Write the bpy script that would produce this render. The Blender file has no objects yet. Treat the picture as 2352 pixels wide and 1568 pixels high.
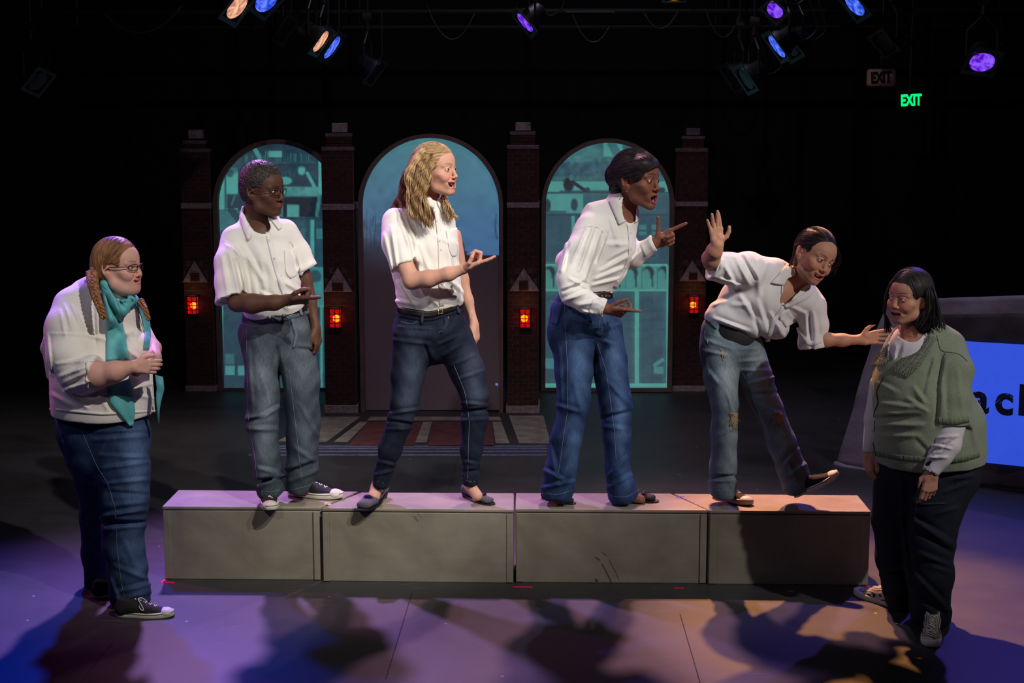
import bpy, math, random
import numpy as np
from concurrent.futures import ThreadPoolExecutor
from mathutils import Vector, Matrix
rnd = random.Random(7)
scn = bpy.context.scene
COL = scn.collection

# ------------------------------------------------------------------ camera
FPX, CX, CY = 3450.0, 1176.0, 784.0
PIT, YAW = math.atan(504 / FPX), math.radians(1.39)
YB = 6.87                                   # front plane of the step blocks
fw = np.array([-math.sin(YAW) * math.cos(PIT), math.cos(YAW) * math.cos(PIT), -math.sin(PIT)])
rt = np.array([math.cos(YAW), math.sin(YAW), 0.0])
up = np.cross(rt, fw)
def ray(px, py):
    return fw + rt * ((px - CX) / FPX) - up * ((py - CY) / FPX)
_r = ray(1188, 1341)
HC = -_r[2] / _r[1] * YB                     # camera height above the floor
CAM = np.array([0.0, 0.0, HC])
def at(px, py, Y):                            # point of a viewing ray on the plane y = Y
    r = ray(px, py); return CAM + r * (Y / r[1])
def onz(px, py, z=0.0):                       # point of a viewing ray on the plane z
    r = ray(px, py); return CAM + r * ((z - HC) / r[2])
def ppm(Y):                                   # photograph pixels per metre at distance Y
    return FPX / (Y * math.cos(PIT))
cam_d = bpy.data.cameras.new('camera'); cam = bpy.data.objects.new('camera', cam_d); COL.objects.link(cam)
cam_d.sensor_width = 36.0; cam_d.lens = 36.0 * FPX / 2352.0; cam_d.clip_end = 100
Mc = Matrix(((rt[0], up[0], -fw[0]), (rt[1], up[1], -fw[1]), (rt[2], up[2], -fw[2])))
cam.matrix_world = Matrix.Translation(Vector(CAM)) @ Mc.to_4x4()
scn.camera = cam
scn.view_settings.view_transform = 'Standard'; scn.view_settings.look = 'None'
scn.view_settings.gamma = 1.0; scn.view_settings.use_curve_mapping = False
scn.view_settings.exposure = 0.0

# ------------------------------------------------------------------ world and stage lights
w = bpy.data.worlds.new('world'); scn.world = w; w.use_nodes = True
w.node_tree.nodes['Background'].inputs[0].default_value = (0.35, 0.38, 0.6, 1)
w.node_tree.nodes['Background'].inputs[1].default_value = 0.006
def spot(name, loc, aim, watt, col, deg, blend=0.5, r=0.06):
    l = bpy.data.lights.new(name, 'SPOT'); l.energy = watt; l.color = col
    l.spot_size = math.radians(deg); l.spot_blend = blend; l.shadow_soft_size = r
    o = bpy.data.objects.new(name, l); COL.objects.link(o); o.location = loc
    o.rotation_euler = (Vector(aim) - Vector(loc)).to_track_quat('-Z', 'Y').to_euler()
    return o
# front key lights (warm white, hung high over the house)
spot('key_left',   (2.0, 2.6, 5.5), (-1.35, 6.95, 1.15), 1050, (1.0, 0.94, 0.87), 26, 0.6)
spot('key_centre', (3.3, 2.6, 5.5), (-0.15, 7.0, 1.35), 1000, (1.0, 0.94, 0.87), 20, 0.7)
spot('key_right',  (4.9, 2.5, 4.9), (1.35, 6.9, 0.95), 780, (1.0, 0.94, 0.90), 23, 0.8)
spot('front_left', (-2.6, 0.2, 5.0), (-0.75, 7.0, 1.1), 360, (1.0, 0.90, 0.84), 21, 0.8)
spot('front_right', (-1.6, 0.4, 4.9), (1.75, 6.5, 1.25), 170, (1.0, 0.78, 0.78), 11, 0.8)
spot('fill_left',  (-5.4, 4.2, 4.4), (-0.3, 7.0, 1.2), 170, (0.70, 0.66, 1.0), 40, 0.9)
# coloured back lights, then added fill spots
spot('back_violet', (-2.2, 9.6, 4.4), (-1.1, 6.5, 0.2), 1400, (0.62, 0.32, 1.0), 46, 0.8, 0.12)
spot('back_magenta', (-5.0, 8.6, 3.6), (-1.4, 6.9, 1.2), 300, (1.0, 0.15, 0.8), 40, 0.8)
spot('back_blue',   (-2.9, 9.2, 4.6), (-2.5, 5.4, 0.0), 1100, (0.01, 0.06, 1.0), 42, 0.8, 0.1)
spot('back_pink',   (0.5, 9.9, 4.5), (0.7, 6.5, 0.2), 620, (1.0, 0.46, 0.60), 60, 0.8, 0.12)
spot('back_amber',  (0.9, 9.9, 4.9), (1.45, 6.75, 0.3), 2500, (1.0, 0.42, 0.12), 24, 0.8)
spot('back_indigo', (3.6, 10.2, 4.5), (1.9, 6.0, 0.0), 420, (0.20, 0.12, 1.0), 55, 0.8)
spot('wall_fill',   (0.0, 5.2, 5.4), (0.0, 12.0, 1.0), 130, (1.0, 0.80, 0.86), 80, 1.0)  # added lamp, lifts the dim towers and arches at the rear
spot('flat_fill',   (3.4, 6.4, 5.6), (2.9, 8.9, 0.8), 150, (0.78, 0.74, 1.0), 52, 0.9)  # added unseen spot that brightens the canvas flat
spot('rear_fill',   (0.3, 10.8, 5.6), (0.3, 8.7, 0.0), 120, (0.78, 0.70, 1.0), 105, 1.0)  # extra lamp put in to lift the dark floor behind the blocks

# ------------------------------------------------------------------ scene helpers
def put(o, parent=None, loc=None):
    COL.objects.link(o)
    if parent is not None: o.parent = parent
    if loc is not None: o.location = loc
    return o
def mesh_obj(name, V, F, mat, parent=None, smooth=False, col=None, edges=None):
    me = bpy.data.meshes.new(name)
    V = np.asarray(V, dtype=np.float64)
    if parent is not None:                      # vertices come in world space; parents only translate
        V = V - world_loc(parent)
    if isinstance(F, np.ndarray):
        n = len(F); k = F.shape[1]
        me.vertices.add(len(V)); me.vertices.foreach_set('co', V.astype(np.float32).ravel())
        me.loops.add(n * k); me.loops.foreach_set('vertex_index', F.astype(np.int32).ravel())
        me.polygons.add(n); me.polygons.foreach_set('loop_start', np.arange(0, n * k, k, dtype=np.int32))
        me.update(calc_edges=True)
    else:
        me.from_pydata([tuple(v) for v in V], [], [tuple(f) for f in F]); me.update()
    if smooth: me.polygons.foreach_set('use_smooth', np.ones(len(me.polygons), dtype=bool))
    if col is not None:
        a = me.color_attributes.new('Col', 'FLOAT_COLOR', 'POINT')
        c = np.ones((len(V), 4), np.float32); c[:, :3] = np.clip(col, 0, 1); a.data.foreach_set('color', c.ravel())
    if mat is not None: me.materials.append(mat)
    return put(bpy.data.objects.new(name, me), parent)
def world_loc(o):
    p = np.zeros(3)
    while o is not None:
        p = p + np.array(o.location); o = o.parent
    return p
def empty(name, loc):
    o = bpy.data.objects.new(name, None); o.location = tuple(loc); o.empty_display_size = 0.1
    return put(o)
def tag(o, label=None, cat=None, group=None, kind=None):
    if label: o['label'] = label
    if cat: o['category'] = cat
    if group: o['group'] = group
    if kind: o['kind'] = kind
    return o

def boxv(lo, hi):
    x0, y0, z0 = lo; x1, y1, z1 = hi
    V = [(x0,y0,z0),(x1,y0,z0),(x1,y1,z0),(x0,y1,z0),(x0,y0,z1),(x1,y0,z1),(x1,y1,z1),(x0,y1,z1)]
    F = [(0,3,2,1),(4,5,6,7),(0,1,5,4),(1,2,6,5),(2,3,7,6),(3,0,4,7)]
    return V, F
class MB:
    def __init__(s): s.V = []; s.F = []
    def add(s, V, F):
        n = len(s.V); s.V += [tuple(v) for v in V]; s.F += [tuple(i + n for i in f) for f in F]; return s
    def box(s, lo, hi): return s.add(*boxv(lo, hi))
    def prism(s, pts, dvec):                     # planar polygon extruded by dvec
        n = len(pts); d = np.array(dvec, float)
        V = [np.array(p, float) for p in pts] + [np.array(p, float) + d for p in pts]
        F = [tuple(range(n))[::-1], tuple(range(n, 2 * n))] + [(i, (i + 1) % n, n + (i + 1) % n, n + i) for i in range(n)]
        return s.add(V, F)
    def tube(s, pts, r, n=8, caps=True):
        V, F = tubev(pts, r, n, caps); return s.add(V, F)
    def build(s, name, mat, parent=None, smooth=False, bevel=0):
        o = mesh_obj(name, s.V, s.F, mat, parent, smooth)
        if bevel:
            m = o.modifiers.new('b', 'BEVEL'); m.width = bevel; m.segments = 2; m.limit_method = 'ANGLE'
        return o
def tubev(pts, r, n=8, caps=True, flat=1.0):
    P = [np.array(p, float) for p in pts]; m = len(P)
    R = [r] * m if np.isscalar(r) else list(r)
    V = []; F = []; u = None
    for i in range(m):
        t = P[min(i + 1, m - 1)] - P[max(i - 1, 0)]; t = t / (np.linalg.norm(t) + 1e-9)
        if u is None:
            a = np.array((0, 0, 1.0)) if abs(t[2]) < 0.9 else np.array((1.0, 0, 0)); u = np.cross(a, t)
        u = u - t * np.dot(u, t); u /= np.linalg.norm(u) + 1e-9; v = np.cross(t, u)
        for j in range(n):
            a = 2 * math.pi * j / n
            V.append(P[i] + R[i] * (u * math.cos(a) + v * math.sin(a) * flat))
    for i in range(m - 1):
        for j in range(n):
            a = i * n + j; b = i * n + (j + 1) % n
            F.append((a, b, b + n, a + n))
    if caps:
        F.append(tuple(range(n))[::-1]); F.append(tuple(range((m - 1) * n, m * n)))
    return V, F

# ------------------------------------------------------------------ materials
def mat_plain(name, col, rough=0.6, metal=0.0, emit=None, es=0.0, noise=0.0, nscale=8.0, bump=0.0, bscale=60.0, spec=0.5, alpha=1.0, trans=0.0, dist=None):
    m = bpy.data.materials.new(name); m.use_nodes = True; nt = m.node_tree; b = nt.nodes['Principled BSDF']
    b.inputs['Base Color'].default_value = (*col, 1); b.inputs['Roughness'].default_value = rough
    b.inputs['Metallic'].default_value = metal; b.inputs['Specular IOR Level'].default_value = spec
    if trans: b.inputs['Transmission Weight'].default_value = trans
    if emit: b.inputs['Emission Color'].default_value = (*emit, 1); b.inputs['Emission Strength'].default_value = es
    tc = nt.nodes.new('ShaderNodeTexCoord')
    if noise:
        n = nt.nodes.new('ShaderNodeTexNoise'); n.inputs['Scale'].default_value = nscale; n.inputs['Detail'].default_value = 6
        nt.links.new(tc.outputs['Object'], n.inputs['Vector'])
        r = nt.nodes.new('ShaderNodeValToRGB'); c = np.array(col)
        r.color_ramp.elements[0].position = 0.3; r.color_ramp.elements[1].position = 0.7
        r.color_ramp.elements[0].color = (*(c * (1 - noise)), 1); r.color_ramp.elements[1].color = (*np.minimum(c * (1 + noise), 1), 1)
        nt.links.new(n.outputs['Fac'], r.inputs['Fac']); nt.links.new(r.outputs['Color'], b.inputs['Base Color'])
    if bump:
        n2 = nt.nodes.new('ShaderNodeTexNoise'); n2.inputs['Scale'].default_value = bscale; n2.inputs['Detail'].default_value = 4
        nt.links.new(tc.outputs['Object'], n2.inputs['Vector'])
        bp = nt.nodes.new('ShaderNodeBump'); bp.inputs['Strength'].default_value = bump; bp.inputs['Distance'].default_value = dist or 0.01
        nt.links.new(n2.outputs['Fac'], bp.inputs['Height']); nt.links.new(bp.outputs['Normal'], b.inputs['Normal'])
    return m
def mat_col(name, rough=0.6, sss=0.0, bump=0.15, bscale=300.0, dist=0.002, sheen=0.0, emit=0.0, var=0.12, vscale=25.0, spec=0.4, stretch=None):
    """colour from the mesh's own colour attribute, varied by noise"""
    m = bpy.data.materials.new(name); m.use_nodes = True; nt = m.node_tree; b = nt.nodes['Principled BSDF']
    a = nt.nodes.new('ShaderNodeVertexColor'); a.layer_name = 'Col'
    tc = nt.nodes.new('ShaderNodeTexCoord'); mp = nt.nodes.new('ShaderNodeMapping'); nt.links.new(tc.outputs['Object'], mp.inputs['Vector'])
    if stretch: mp.inputs['Scale'].default_value = stretch
    n = nt.nodes.new('ShaderNodeTexNoise'); n.inputs['Scale'].default_value = vscale; n.inputs['Detail'].default_value = 5
    nt.links.new(mp.outputs['Vector'], n.inputs['Vector'])
    mr = nt.nodes.new('ShaderNodeMapRange'); mr.inputs['From Min'].default_value = 0.3; mr.inputs['From Max'].default_value = 0.7
    mr.inputs['To Min'].default_value = 1 - var; mr.inputs['To Max'].default_value = 1 + var
    nt.links.new(n.outputs['Fac'], mr.inputs['Value'])
    mx = nt.nodes.new('ShaderNodeVectorMath'); mx.operation = 'SCALE'
    nt.links.new(a.outputs['Color'], mx.inputs[0]); nt.links.new(mr.outputs['Result'], mx.inputs['Scale'])
    nt.links.new(mx.outputs['Vector'], b.inputs['Base Color'])
    b.inputs['Roughness'].default_value = rough; b.inputs['Specular IOR Level'].default_value = spec
    if sss:
        b.inputs['Subsurface Weight'].default_value = sss; b.inputs['Subsurface Radius'].default_value = (0.9, 0.35, 0.2); b.inputs['Subsurface Scale'].default_value = 0.006
    if sheen: b.inputs['Sheen Weight'].default_value = sheen
    if emit:
        nt.links.new(mx.outputs['Vector'], b.inputs['Emission Color']); b.inputs['Emission Strength'].default_value = emit
        b.inputs['Base Color'].default_value = (0.02, 0.02, 0.02, 1); nt.links.remove(b.inputs['Base Color'].links[0])
    if bump:
        n2 = nt.nodes.new('ShaderNodeTexNoise'); n2.inputs['Scale'].default_value = bscale; n2.inputs['Detail'].default_value = 3
        nt.links.new(mp.outputs['Vector'], n2.inputs['Vector'])
        bp = nt.nodes.new('ShaderNodeBump'); bp.inputs['Strength'].default_value = bump; bp.inputs['Distance'].default_value = dist
        nt.links.new(n2.outputs['Fac'], bp.inputs['Height']); nt.links.new(bp.outputs['Normal'], b.inputs['Normal'])
    return m

# ------------------------------------------------------------------ implicit modelling (bodies and clothes)
f32 = np.float32
def smin(a, b, k):
    if k <= 0: return np.minimum(a, b)
    h = np.maximum(k - np.abs(a - b), 0) / k
    return np.minimum(a, b) - h * h * (k * 0.25)
def smax(a, b, k): return -smin(-a, -b, k)
def seg(a, b, ra, rb, va=None, vb=None, vdir=None):
    """tapered bar; ra/rb radius across the view, va/vb radius along vdir"""
    a = np.array(a, float); b = np.array(b, float); ba = b - a; L2 = float(ba @ ba) + 1e-12; L = math.sqrt(L2); t = ba / L
    if va is None:
        def f(P):
            q = P - a.astype(f32); h = np.clip(q @ ba.astype(f32) / f32(L2), 0, 1)
            r = q - h[:, None] * ba.astype(f32)
            return np.sqrt(np.einsum('ij,ij->i', r, r)) - (ra + (rb - ra) * h)
        rr = max(ra, rb)
    else:
        v = np.array(vdir if vdir is not None else (0, 1, 0), float); v = v - t * (v @ t); v /= np.linalg.norm(v) + 1e-9
        u = np.cross(t, v)
        M = np.stack([u, v, t], 1).astype(f32)
        def f(P):
            q = P - a.astype(f32); h = np.clip(q @ ba.astype(f32) / f32(L2), 0, 1)
            r = (q - h[:, None] * ba.astype(f32)) @ M
            R = np.empty_like(r); R[:, 0] = ra + (rb - ra) * h; R[:, 1] = va + (vb - va) * h; R[:, 2] = np.minimum(R[:, 0], R[:, 1])
            s = r / R; k0 = np.sqrt(np.einsum('ij,ij->i', s, s)) + 1e-6; s = s / R; k1 = np.sqrt(np.einsum('ij,ij->i', s, s)) + 1e-6
            return k0 * (k0 - 1) / k1
        rr = max(ra, rb, va, vb)
    return f, (a + b) / 2, L / 2 + rr
def ell(c, r, R=None):
    c = np.array(c, float).astype(f32); r = np.array(r, float).astype(f32)
    Rm = None if R is None else np.array(R, float).astype(f32)    # columns = local axes
    def f(P):
        q = P - c
        if Rm is not None: q = q @ Rm
        s = q / r; k0 = np.sqrt(np.einsum('ij,ij->i', s, s)) + 1e-6; s = s / r; k1 = np.sqrt(np.einsum('ij,ij->i', s, s)) + 1e-6
        return k0 * (k0 - 1) / k1
    return f, c.astype(float), float(r.max())
def chain(nodes, k=0.012, vdir=None):
    """nodes: list of (point, r) or (point, r, v)"""
    ps = []
    for n0, n1 in zip(nodes[:-1], nodes[1:]):
        if len(n0) == 2: ps.append(seg(n0[0], n1[0], n0[1], n1[1]))
        else: ps.append(seg(n0[0], n1[0], n0[1], n1[1], n0[2], n1[2], vdir))
    def f(P):
        d = ps[0][0](P)
        for q in ps[1:]: d = smin(d, q[0](P), k)
        return d
    c = sum(p[1] for p in ps) / len(ps)
    return f, c, max(np.linalg.norm(p[1] - c) + p[2] for p in ps)
def plane(a, n):
    a = np.array(a, float).astype(f32); n = (np.array(n, float) / np.linalg.norm(n)).astype(f32)
    return (lambda P: -((P - a) @ n)), a.astype(float), 99.0
class SDF:
    def __init__(s): s.ops = []
    def add(s, p, k=0.02): s.ops.append(('u', p, k)); return s
    def sub(s, p, k=0.01): s.ops.append(('s', p, k)); return s
    def disp(s, fn): s.ops.append(('d', (fn, None, None), 0)); return s
    def __call__(s, P, c=None, R=0):
        d = np.full(len(P), 9.0, f32)
        for op, (f, pc, pr), k in s.ops:
            if op == 'd':
                i = np.flatnonzero(np.abs(d) < (0.03 if c is not None else 0.06))
                if len(i): d[i] -= f(P[i])
                continue
            if c is not None and np.linalg.norm(c - pc) - pr > R + k + 0.01: continue
            if op == 'u': d = smin(d, f(P), k)
            else: d = smax(d, -f(P), k)
        return d
    def prim(s):
        lo, hi = s.bounds(0); c = (lo + hi) / 2
        return (lambda P: s(P)), c, float(np.linalg.norm(hi - lo) / 2)
    def bounds(s, pad=0.02):
        lo = np.full(3, 9e9); hi = -lo
        for op, (f, pc, pr), k in s.ops:
            if op == 'u': lo = np.minimum(lo, pc - pr); hi = np.maximum(hi, pc + pr)
        return lo - pad, hi + pad
def nets(S, h, lo=None, hi=None):
    """surface of S as quads on a sparse grid of step h"""
    b0, b1 = S.bounds()
    lo = b0 if lo is None else np.maximum(np.array(lo, float), b0); hi = b1 if hi is None else np.minimum(np.array(hi, float), b1)
    if (hi <= lo).any(): return np.zeros((0, 3)), np.zeros((0, 4), int)
    B = 28; nb = np.maximum(np.ceil((hi - lo) / (h * B)).astype(int), 1); N = nb * B + 3
    ii = np.stack(np.meshgrid(*[np.arange(n) for n in nb], indexing='ij'), -1).reshape(-1, 3)
    cen = lo + (ii + 0.5) * B * h; Rb = B * h * 0.87
    dc = S(cen.astype(f32)); act = np.abs(dc) < Rb * 1.7 + 0.012
    g = np.arange(-1, B + 1)
    G = np.stack(np.meshgrid(g, g, g, indexing='ij'), -1).reshape(-1, 3)
    KV = []; VV = []; KQ = []; m = B + 2
    nmax = ((hi - lo) / h)
    def evalb(a):
        bi, c = a; D = S((lo + (bi * B + G) * h).astype(f32), c, Rb * 1.15)
        return None if D.min() > 0 or D.max() < 0 else (bi, D)
    with ThreadPoolExecutor(4) as ex: res = [r for r in ex.map(evalb, zip(ii[act], cen[act])) if r is not None]
    for bi, D in res:
        D = D.reshape(m, m, m); sg = D < 0
        cn = np.stack([sg[a:m - 1 + a, b:m - 1 + b, d:m - 1 + d] for a in (0, 1) for b in (0, 1) for d in (0, 1)], -1)
        s = cn.sum(-1); ac = np.argwhere((s > 0) & (s < 8))
        if len(ac) == 0: continue
        vals = np.stack([D[ac[:, 0] + a, ac[:, 1] + b, ac[:, 2] + d] for a in (0, 1) for b in (0, 1) for d in (0, 1)], -1)
        acc = np.zeros((len(ac), 3)); cnt = np.zeros(len(ac))
        offs = [(a, b, d) for a in (0, 1) for b in (0, 1) for d in (0, 1)]
        for e0 in range(8):
            for ax in range(3):
                o0 = offs[e0]
                if o0[ax]: continue
                o1 = list(o0); o1[ax] = 1; e1 = offs.index(tuple(o1))
                v0 = vals[:, e0]; v1 = vals[:, e1]; cr = (v0 < 0) != (v1 < 0)
                t = np.where(cr, v0 / np.where(cr, v0 - v1, 1), 0)
                p = np.array(o0, float)[None].repeat(len(ac), 0); p[:, ax] = t
                acc += p * cr[:, None]; cnt += cr
        pos = acc / cnt[:, None] + ac - 1 + bi * B
        gc = ac - 1 + bi * B + 1
        KV.append((gc[:, 0] * N[1] + gc[:, 1]) * N[2] + gc[:, 2]); VV.append(lo + pos * h)
        for ax in range(3):
            s0 = sg[1:m - 1, 1:m - 1, 1:m - 1]; sl = [slice(1, m - 1)] * 3; sl[ax] = slice(2, m); s1 = sg[tuple(sl)]
            e = np.argwhere(s0 != s1)
            if len(e) == 0: continue
            flip = s0[e[:, 0], e[:, 1], e[:, 2]]
            gi = e + bi * B
            # stay inside the requested region
            okm = ((gi >= 0) & (gi <= nmax)).all(1); gi = gi[okm]; flip = flip[okm]
            a1, a2 = (ax + 1) % 3, (ax + 2) % 3
            q = []
            for (u, v) in ((0, 0), (-1, 0), (-1, -1), (0, -1)):
                t = gi + 1; t = t.copy(); t[:, a1] += u; t[:, a2] += v
                q.append((t[:, 0] * N[1] + t[:, 1]) * N[2] + t[:, 2])
            q = np.stack(q, 1); q[~flip] = q[~flip][:, ::-1]
            KQ.append(q)
    if not KV: return np.zeros((0, 3)), np.zeros((0, 4), int)
    KV = np.concatenate(KV); VV = np.concatenate(VV); KQ = np.concatenate(KQ)
    ku, idx = np.unique(KV, return_index=True); V = VV[idx]
    F = np.searchsorted(ku, KQ); F = np.minimum(F, len(ku) - 1); good = (ku[F] == KQ).all(1); F = F[good]
    used = np.unique(F); mp = np.zeros(len(V), int); mp[used] = np.arange(len(used))
    return V[used], mp[F][:, ::-1]
def relax(V, F, it=2, lam=0.5):
    E = np.concatenate([F[:, [0, 1]], F[:, [1, 2]], F[:, [2, 3]], F[:, [3, 0]]]); n = len(V)
    cnt = np.bincount(E[:, 0], minlength=n) + np.bincount(E[:, 1], minlength=n)
    for _ in range(it):
        A = np.stack([np.bincount(E[:, 0], V[E[:, 1], k], n) + np.bincount(E[:, 1], V[E[:, 0], k], n) for k in range(3)], 1) / np.maximum(cnt, 1)[:, None]
        V = V + lam * (A - V)
    return V
def join(parts):
    V = []; F = []; n = 0
    for v, f in parts:
        if len(v): V.append(v); F.append(f + n); n += len(v)
    return np.concatenate(V), np.concatenate(F)
def to_px(P):
    q = P - CAM; z = q @ fw
    return CX + FPX * (q @ rt) / z, CY - FPX * (q @ up) / z
def creases(L, body=None):
    """folds: L of (x0,y0,x1,y1,width_px,height_mm), ridge when height > 0; smooth bumps that run along the line"""
    L = [(np.array((a, b)), np.array((c, d)), w_, h_ / 1000.0) for a, b, c, d, w_, h_ in L]
    def f(P):
        x, y = to_px(P.astype(np.float64)); s = np.zeros(len(P), f32)
        x0, x1, y0, y1 = x.min(), x.max(), y.min(), y.max()
        for a, b, w_, h_ in L:
            m_ = 3 * w_
            if max(a[0], b[0]) + m_ < x0 or min(a[0], b[0]) - m_ > x1 or max(a[1], b[1]) + m_ < y0 or min(a[1], b[1]) - m_ > y1: continue
            ba = b - a; t = np.clip(((x - a[0]) * ba[0] + (y - a[1]) * ba[1]) / (ba @ ba + 1e-9), 0, 1)
            dx = x - a[0] - t * ba[0]; dy = y - a[1] - t * ba[1]
            n_ = np.sqrt(ba @ ba) + 1e-9; sd = ((x - a[0]) * ba[1] - (y - a[1]) * ba[0]) / n_
            w2 = w_ * 0.68; off = 1.25 * w2
            g = np.exp(-(dx * dx + dy * dy) / (w2 * w2)) - 0.55 * np.exp(-((sd - off) ** 2) / (w2 * w2)) * np.exp(-((dx * dx + dy * dy - sd * sd).clip(0)) / (w2 * w2))
            s += (1.7 * h_ * (0.3 + 0.7 * np.sin(np.pi * (0.1 + 0.8 * t))) * g).astype(f32)
        return s
    return f
def wrinkle(amp, fr=14.0, dirv=(1, 0.6, 0.25), seed=0.0):
    dv = np.array(dirv, f32)
    def f(P):
        Q = P * dv * fr + seed
        a = np.sin(Q[:, 0] * 1.7 + 1.3 * np.sin(Q[:, 2] * 2.1 + Q[:, 1]) + seed)
        b = np.sin(Q[:, 2] * 2.3 + 1.7 * np.sin(Q[:, 0] * 1.1 + 0.7 * Q[:, 1] + seed))
        c = np.sin(Q[:, 1] * 2.0 + Q[:, 2] * 3.1 + 1.5 * np.sin(Q[:, 0] * 2.7))
        return (amp * (0.5 * a + 0.35 * b + 0.25 * c)).astype(f32)
    return f
def trace(S, px, py, Y0, back=0.0):
    """where viewing rays meet S; starts 0.6 m in front of plane Y0"""
    px = np.asarray(px, float); py = np.asarray(py, float)
    r = fw[None] + rt[None] * ((px - CX) / FPX)[:, None] - up[None] * ((py - CY) / FPX)[:, None]
    r = r / np.linalg.norm(r, axis=1)[:, None]
    t = (Y0 - 0.6) / r[:, 1]; best = np.full(len(px), 9.0); tb = t.copy()
    for i in range(60):
        P = CAM + r * t[:, None]; d = S(P.astype(f32)).astype(float)
        m_ = d < best; best = np.where(m_, d, best); tb = np.where(m_, t, tb)
        t = t + np.maximum(np.abs(d) * 0.7, 0.0008) * (d > 0.0004) + np.where(d < -0.0004, d * 0.7, 0)
        t = np.minimum(t, (Y0 + 0.45) / r[:, 1])
    P = CAM + r * tb[:, None]
    return P
def resample(L, n):
    L = np.array(L, float); d = np.r_[0, np.cumsum(np.linalg.norm(np.diff(L, axis=0), axis=1))]
    t = np.linspace(0, d[-1], n)
    # smooth interpolation (Catmull-Rom like) between the given points
    out = np.stack([np.interp(t, d, L[:, i]) for i in range(L.shape[1])], 1)
    if len(L) > 2:
        for _ in range(max(1, n // (len(L) * 3))): out[1:-1] = 0.25 * out[:-2] + 0.5 * out[1:-1] + 0.25 * out[2:]
    return out
def patch(name, S, Y0, A, B, mat, parent, off=0.002, thick=0.003, nu=14, nv=5, col=None, puff=0.0, wave=0.0, smooth=True):
    """cloth piece laid on S between the pixel lines A and B"""
    A = resample(A, nu); B = resample(B, nu); t = np.linspace(0, 1, nv)
    G = A[:, None] * (1 - t)[None, :, None] + B[:, None] * t[None, :, None]
    P = trace(S, G[..., 0].ravel(), G[..., 1].ravel(), Y0).reshape(nu, nv, 3)
    for _ in range(1): P[1:-1] = 0.25 * P[:-2] + 0.5 * P[1:-1] + 0.25 * P[2:]
    tow = CAM - P; tow /= np.linalg.norm(tow, axis=2)[..., None]
    bulge = puff * np.sin(np.pi * t)[None, :, None] + wave * (np.sin(t * 9.0)[None, :, None]) * np.ones((nu, 1, 1))
    Pf = P + tow * (off + thick + bulge); Pb = P + tow * (off + bulge * 0.9)
    V = np.concatenate([Pf.reshape(-1, 3), Pb.reshape(-1, 3)]); n = nu * nv; F = []
    for i in range(nu - 1):
        for j in range(nv - 1):
            a = i * nv + j; F.append((a, a + 1, a + nv + 1, a + nv)); F.append((n + a, n + a + nv, n + a + nv + 1, n + a + 1))
    ring = [i * nv for i in range(nu)] + [(nu - 1) * nv + j for j in range(1, nv)] + [i * nv + nv - 1 for i in range(nu - 2, -1, -1)] + [j for j in range(nv - 2, 0, -1)]
    for i in range(len(ring)):
        a, b = ring[i], ring[(i + 1) % len(ring)]; F.append((a, b, b + n, a + n))
    c = None if col is None else np.tile(np.array(col), (len(V), 1))
    return mesh_obj(name, V, F, mat, parent, smooth, c)
def strips(name, S, Y0, lines, r, mat, parent, off=0.0015, n=5, per=8.0, taper=False, kind=None):
    """thin cords laid on S along pixel polylines: stitching, laces, strands"""
    mb = MB()
    for L in lines:
        L = np.array(L, float); ln = np.linalg.norm(np.diff(L, axis=0), axis=1).sum(); m_ = max(3, int(ln / per))
        Q = resample(L, m_); P = trace(S, Q[:, 0], Q[:, 1], Y0); tow = CAM - P; tow /= np.linalg.norm(tow, axis=1)[:, None]
        P = P + tow * off
        R = [r * (1 - 0.8 * abs(2 * i / (m_ - 1) - 1) ** 3) if taper else r for i in range(m_)]
        mb.tube(P, R, n)
    o = mb.build(name, mat, parent, True)
    if kind: o['kind'] = kind
    return o
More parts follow.
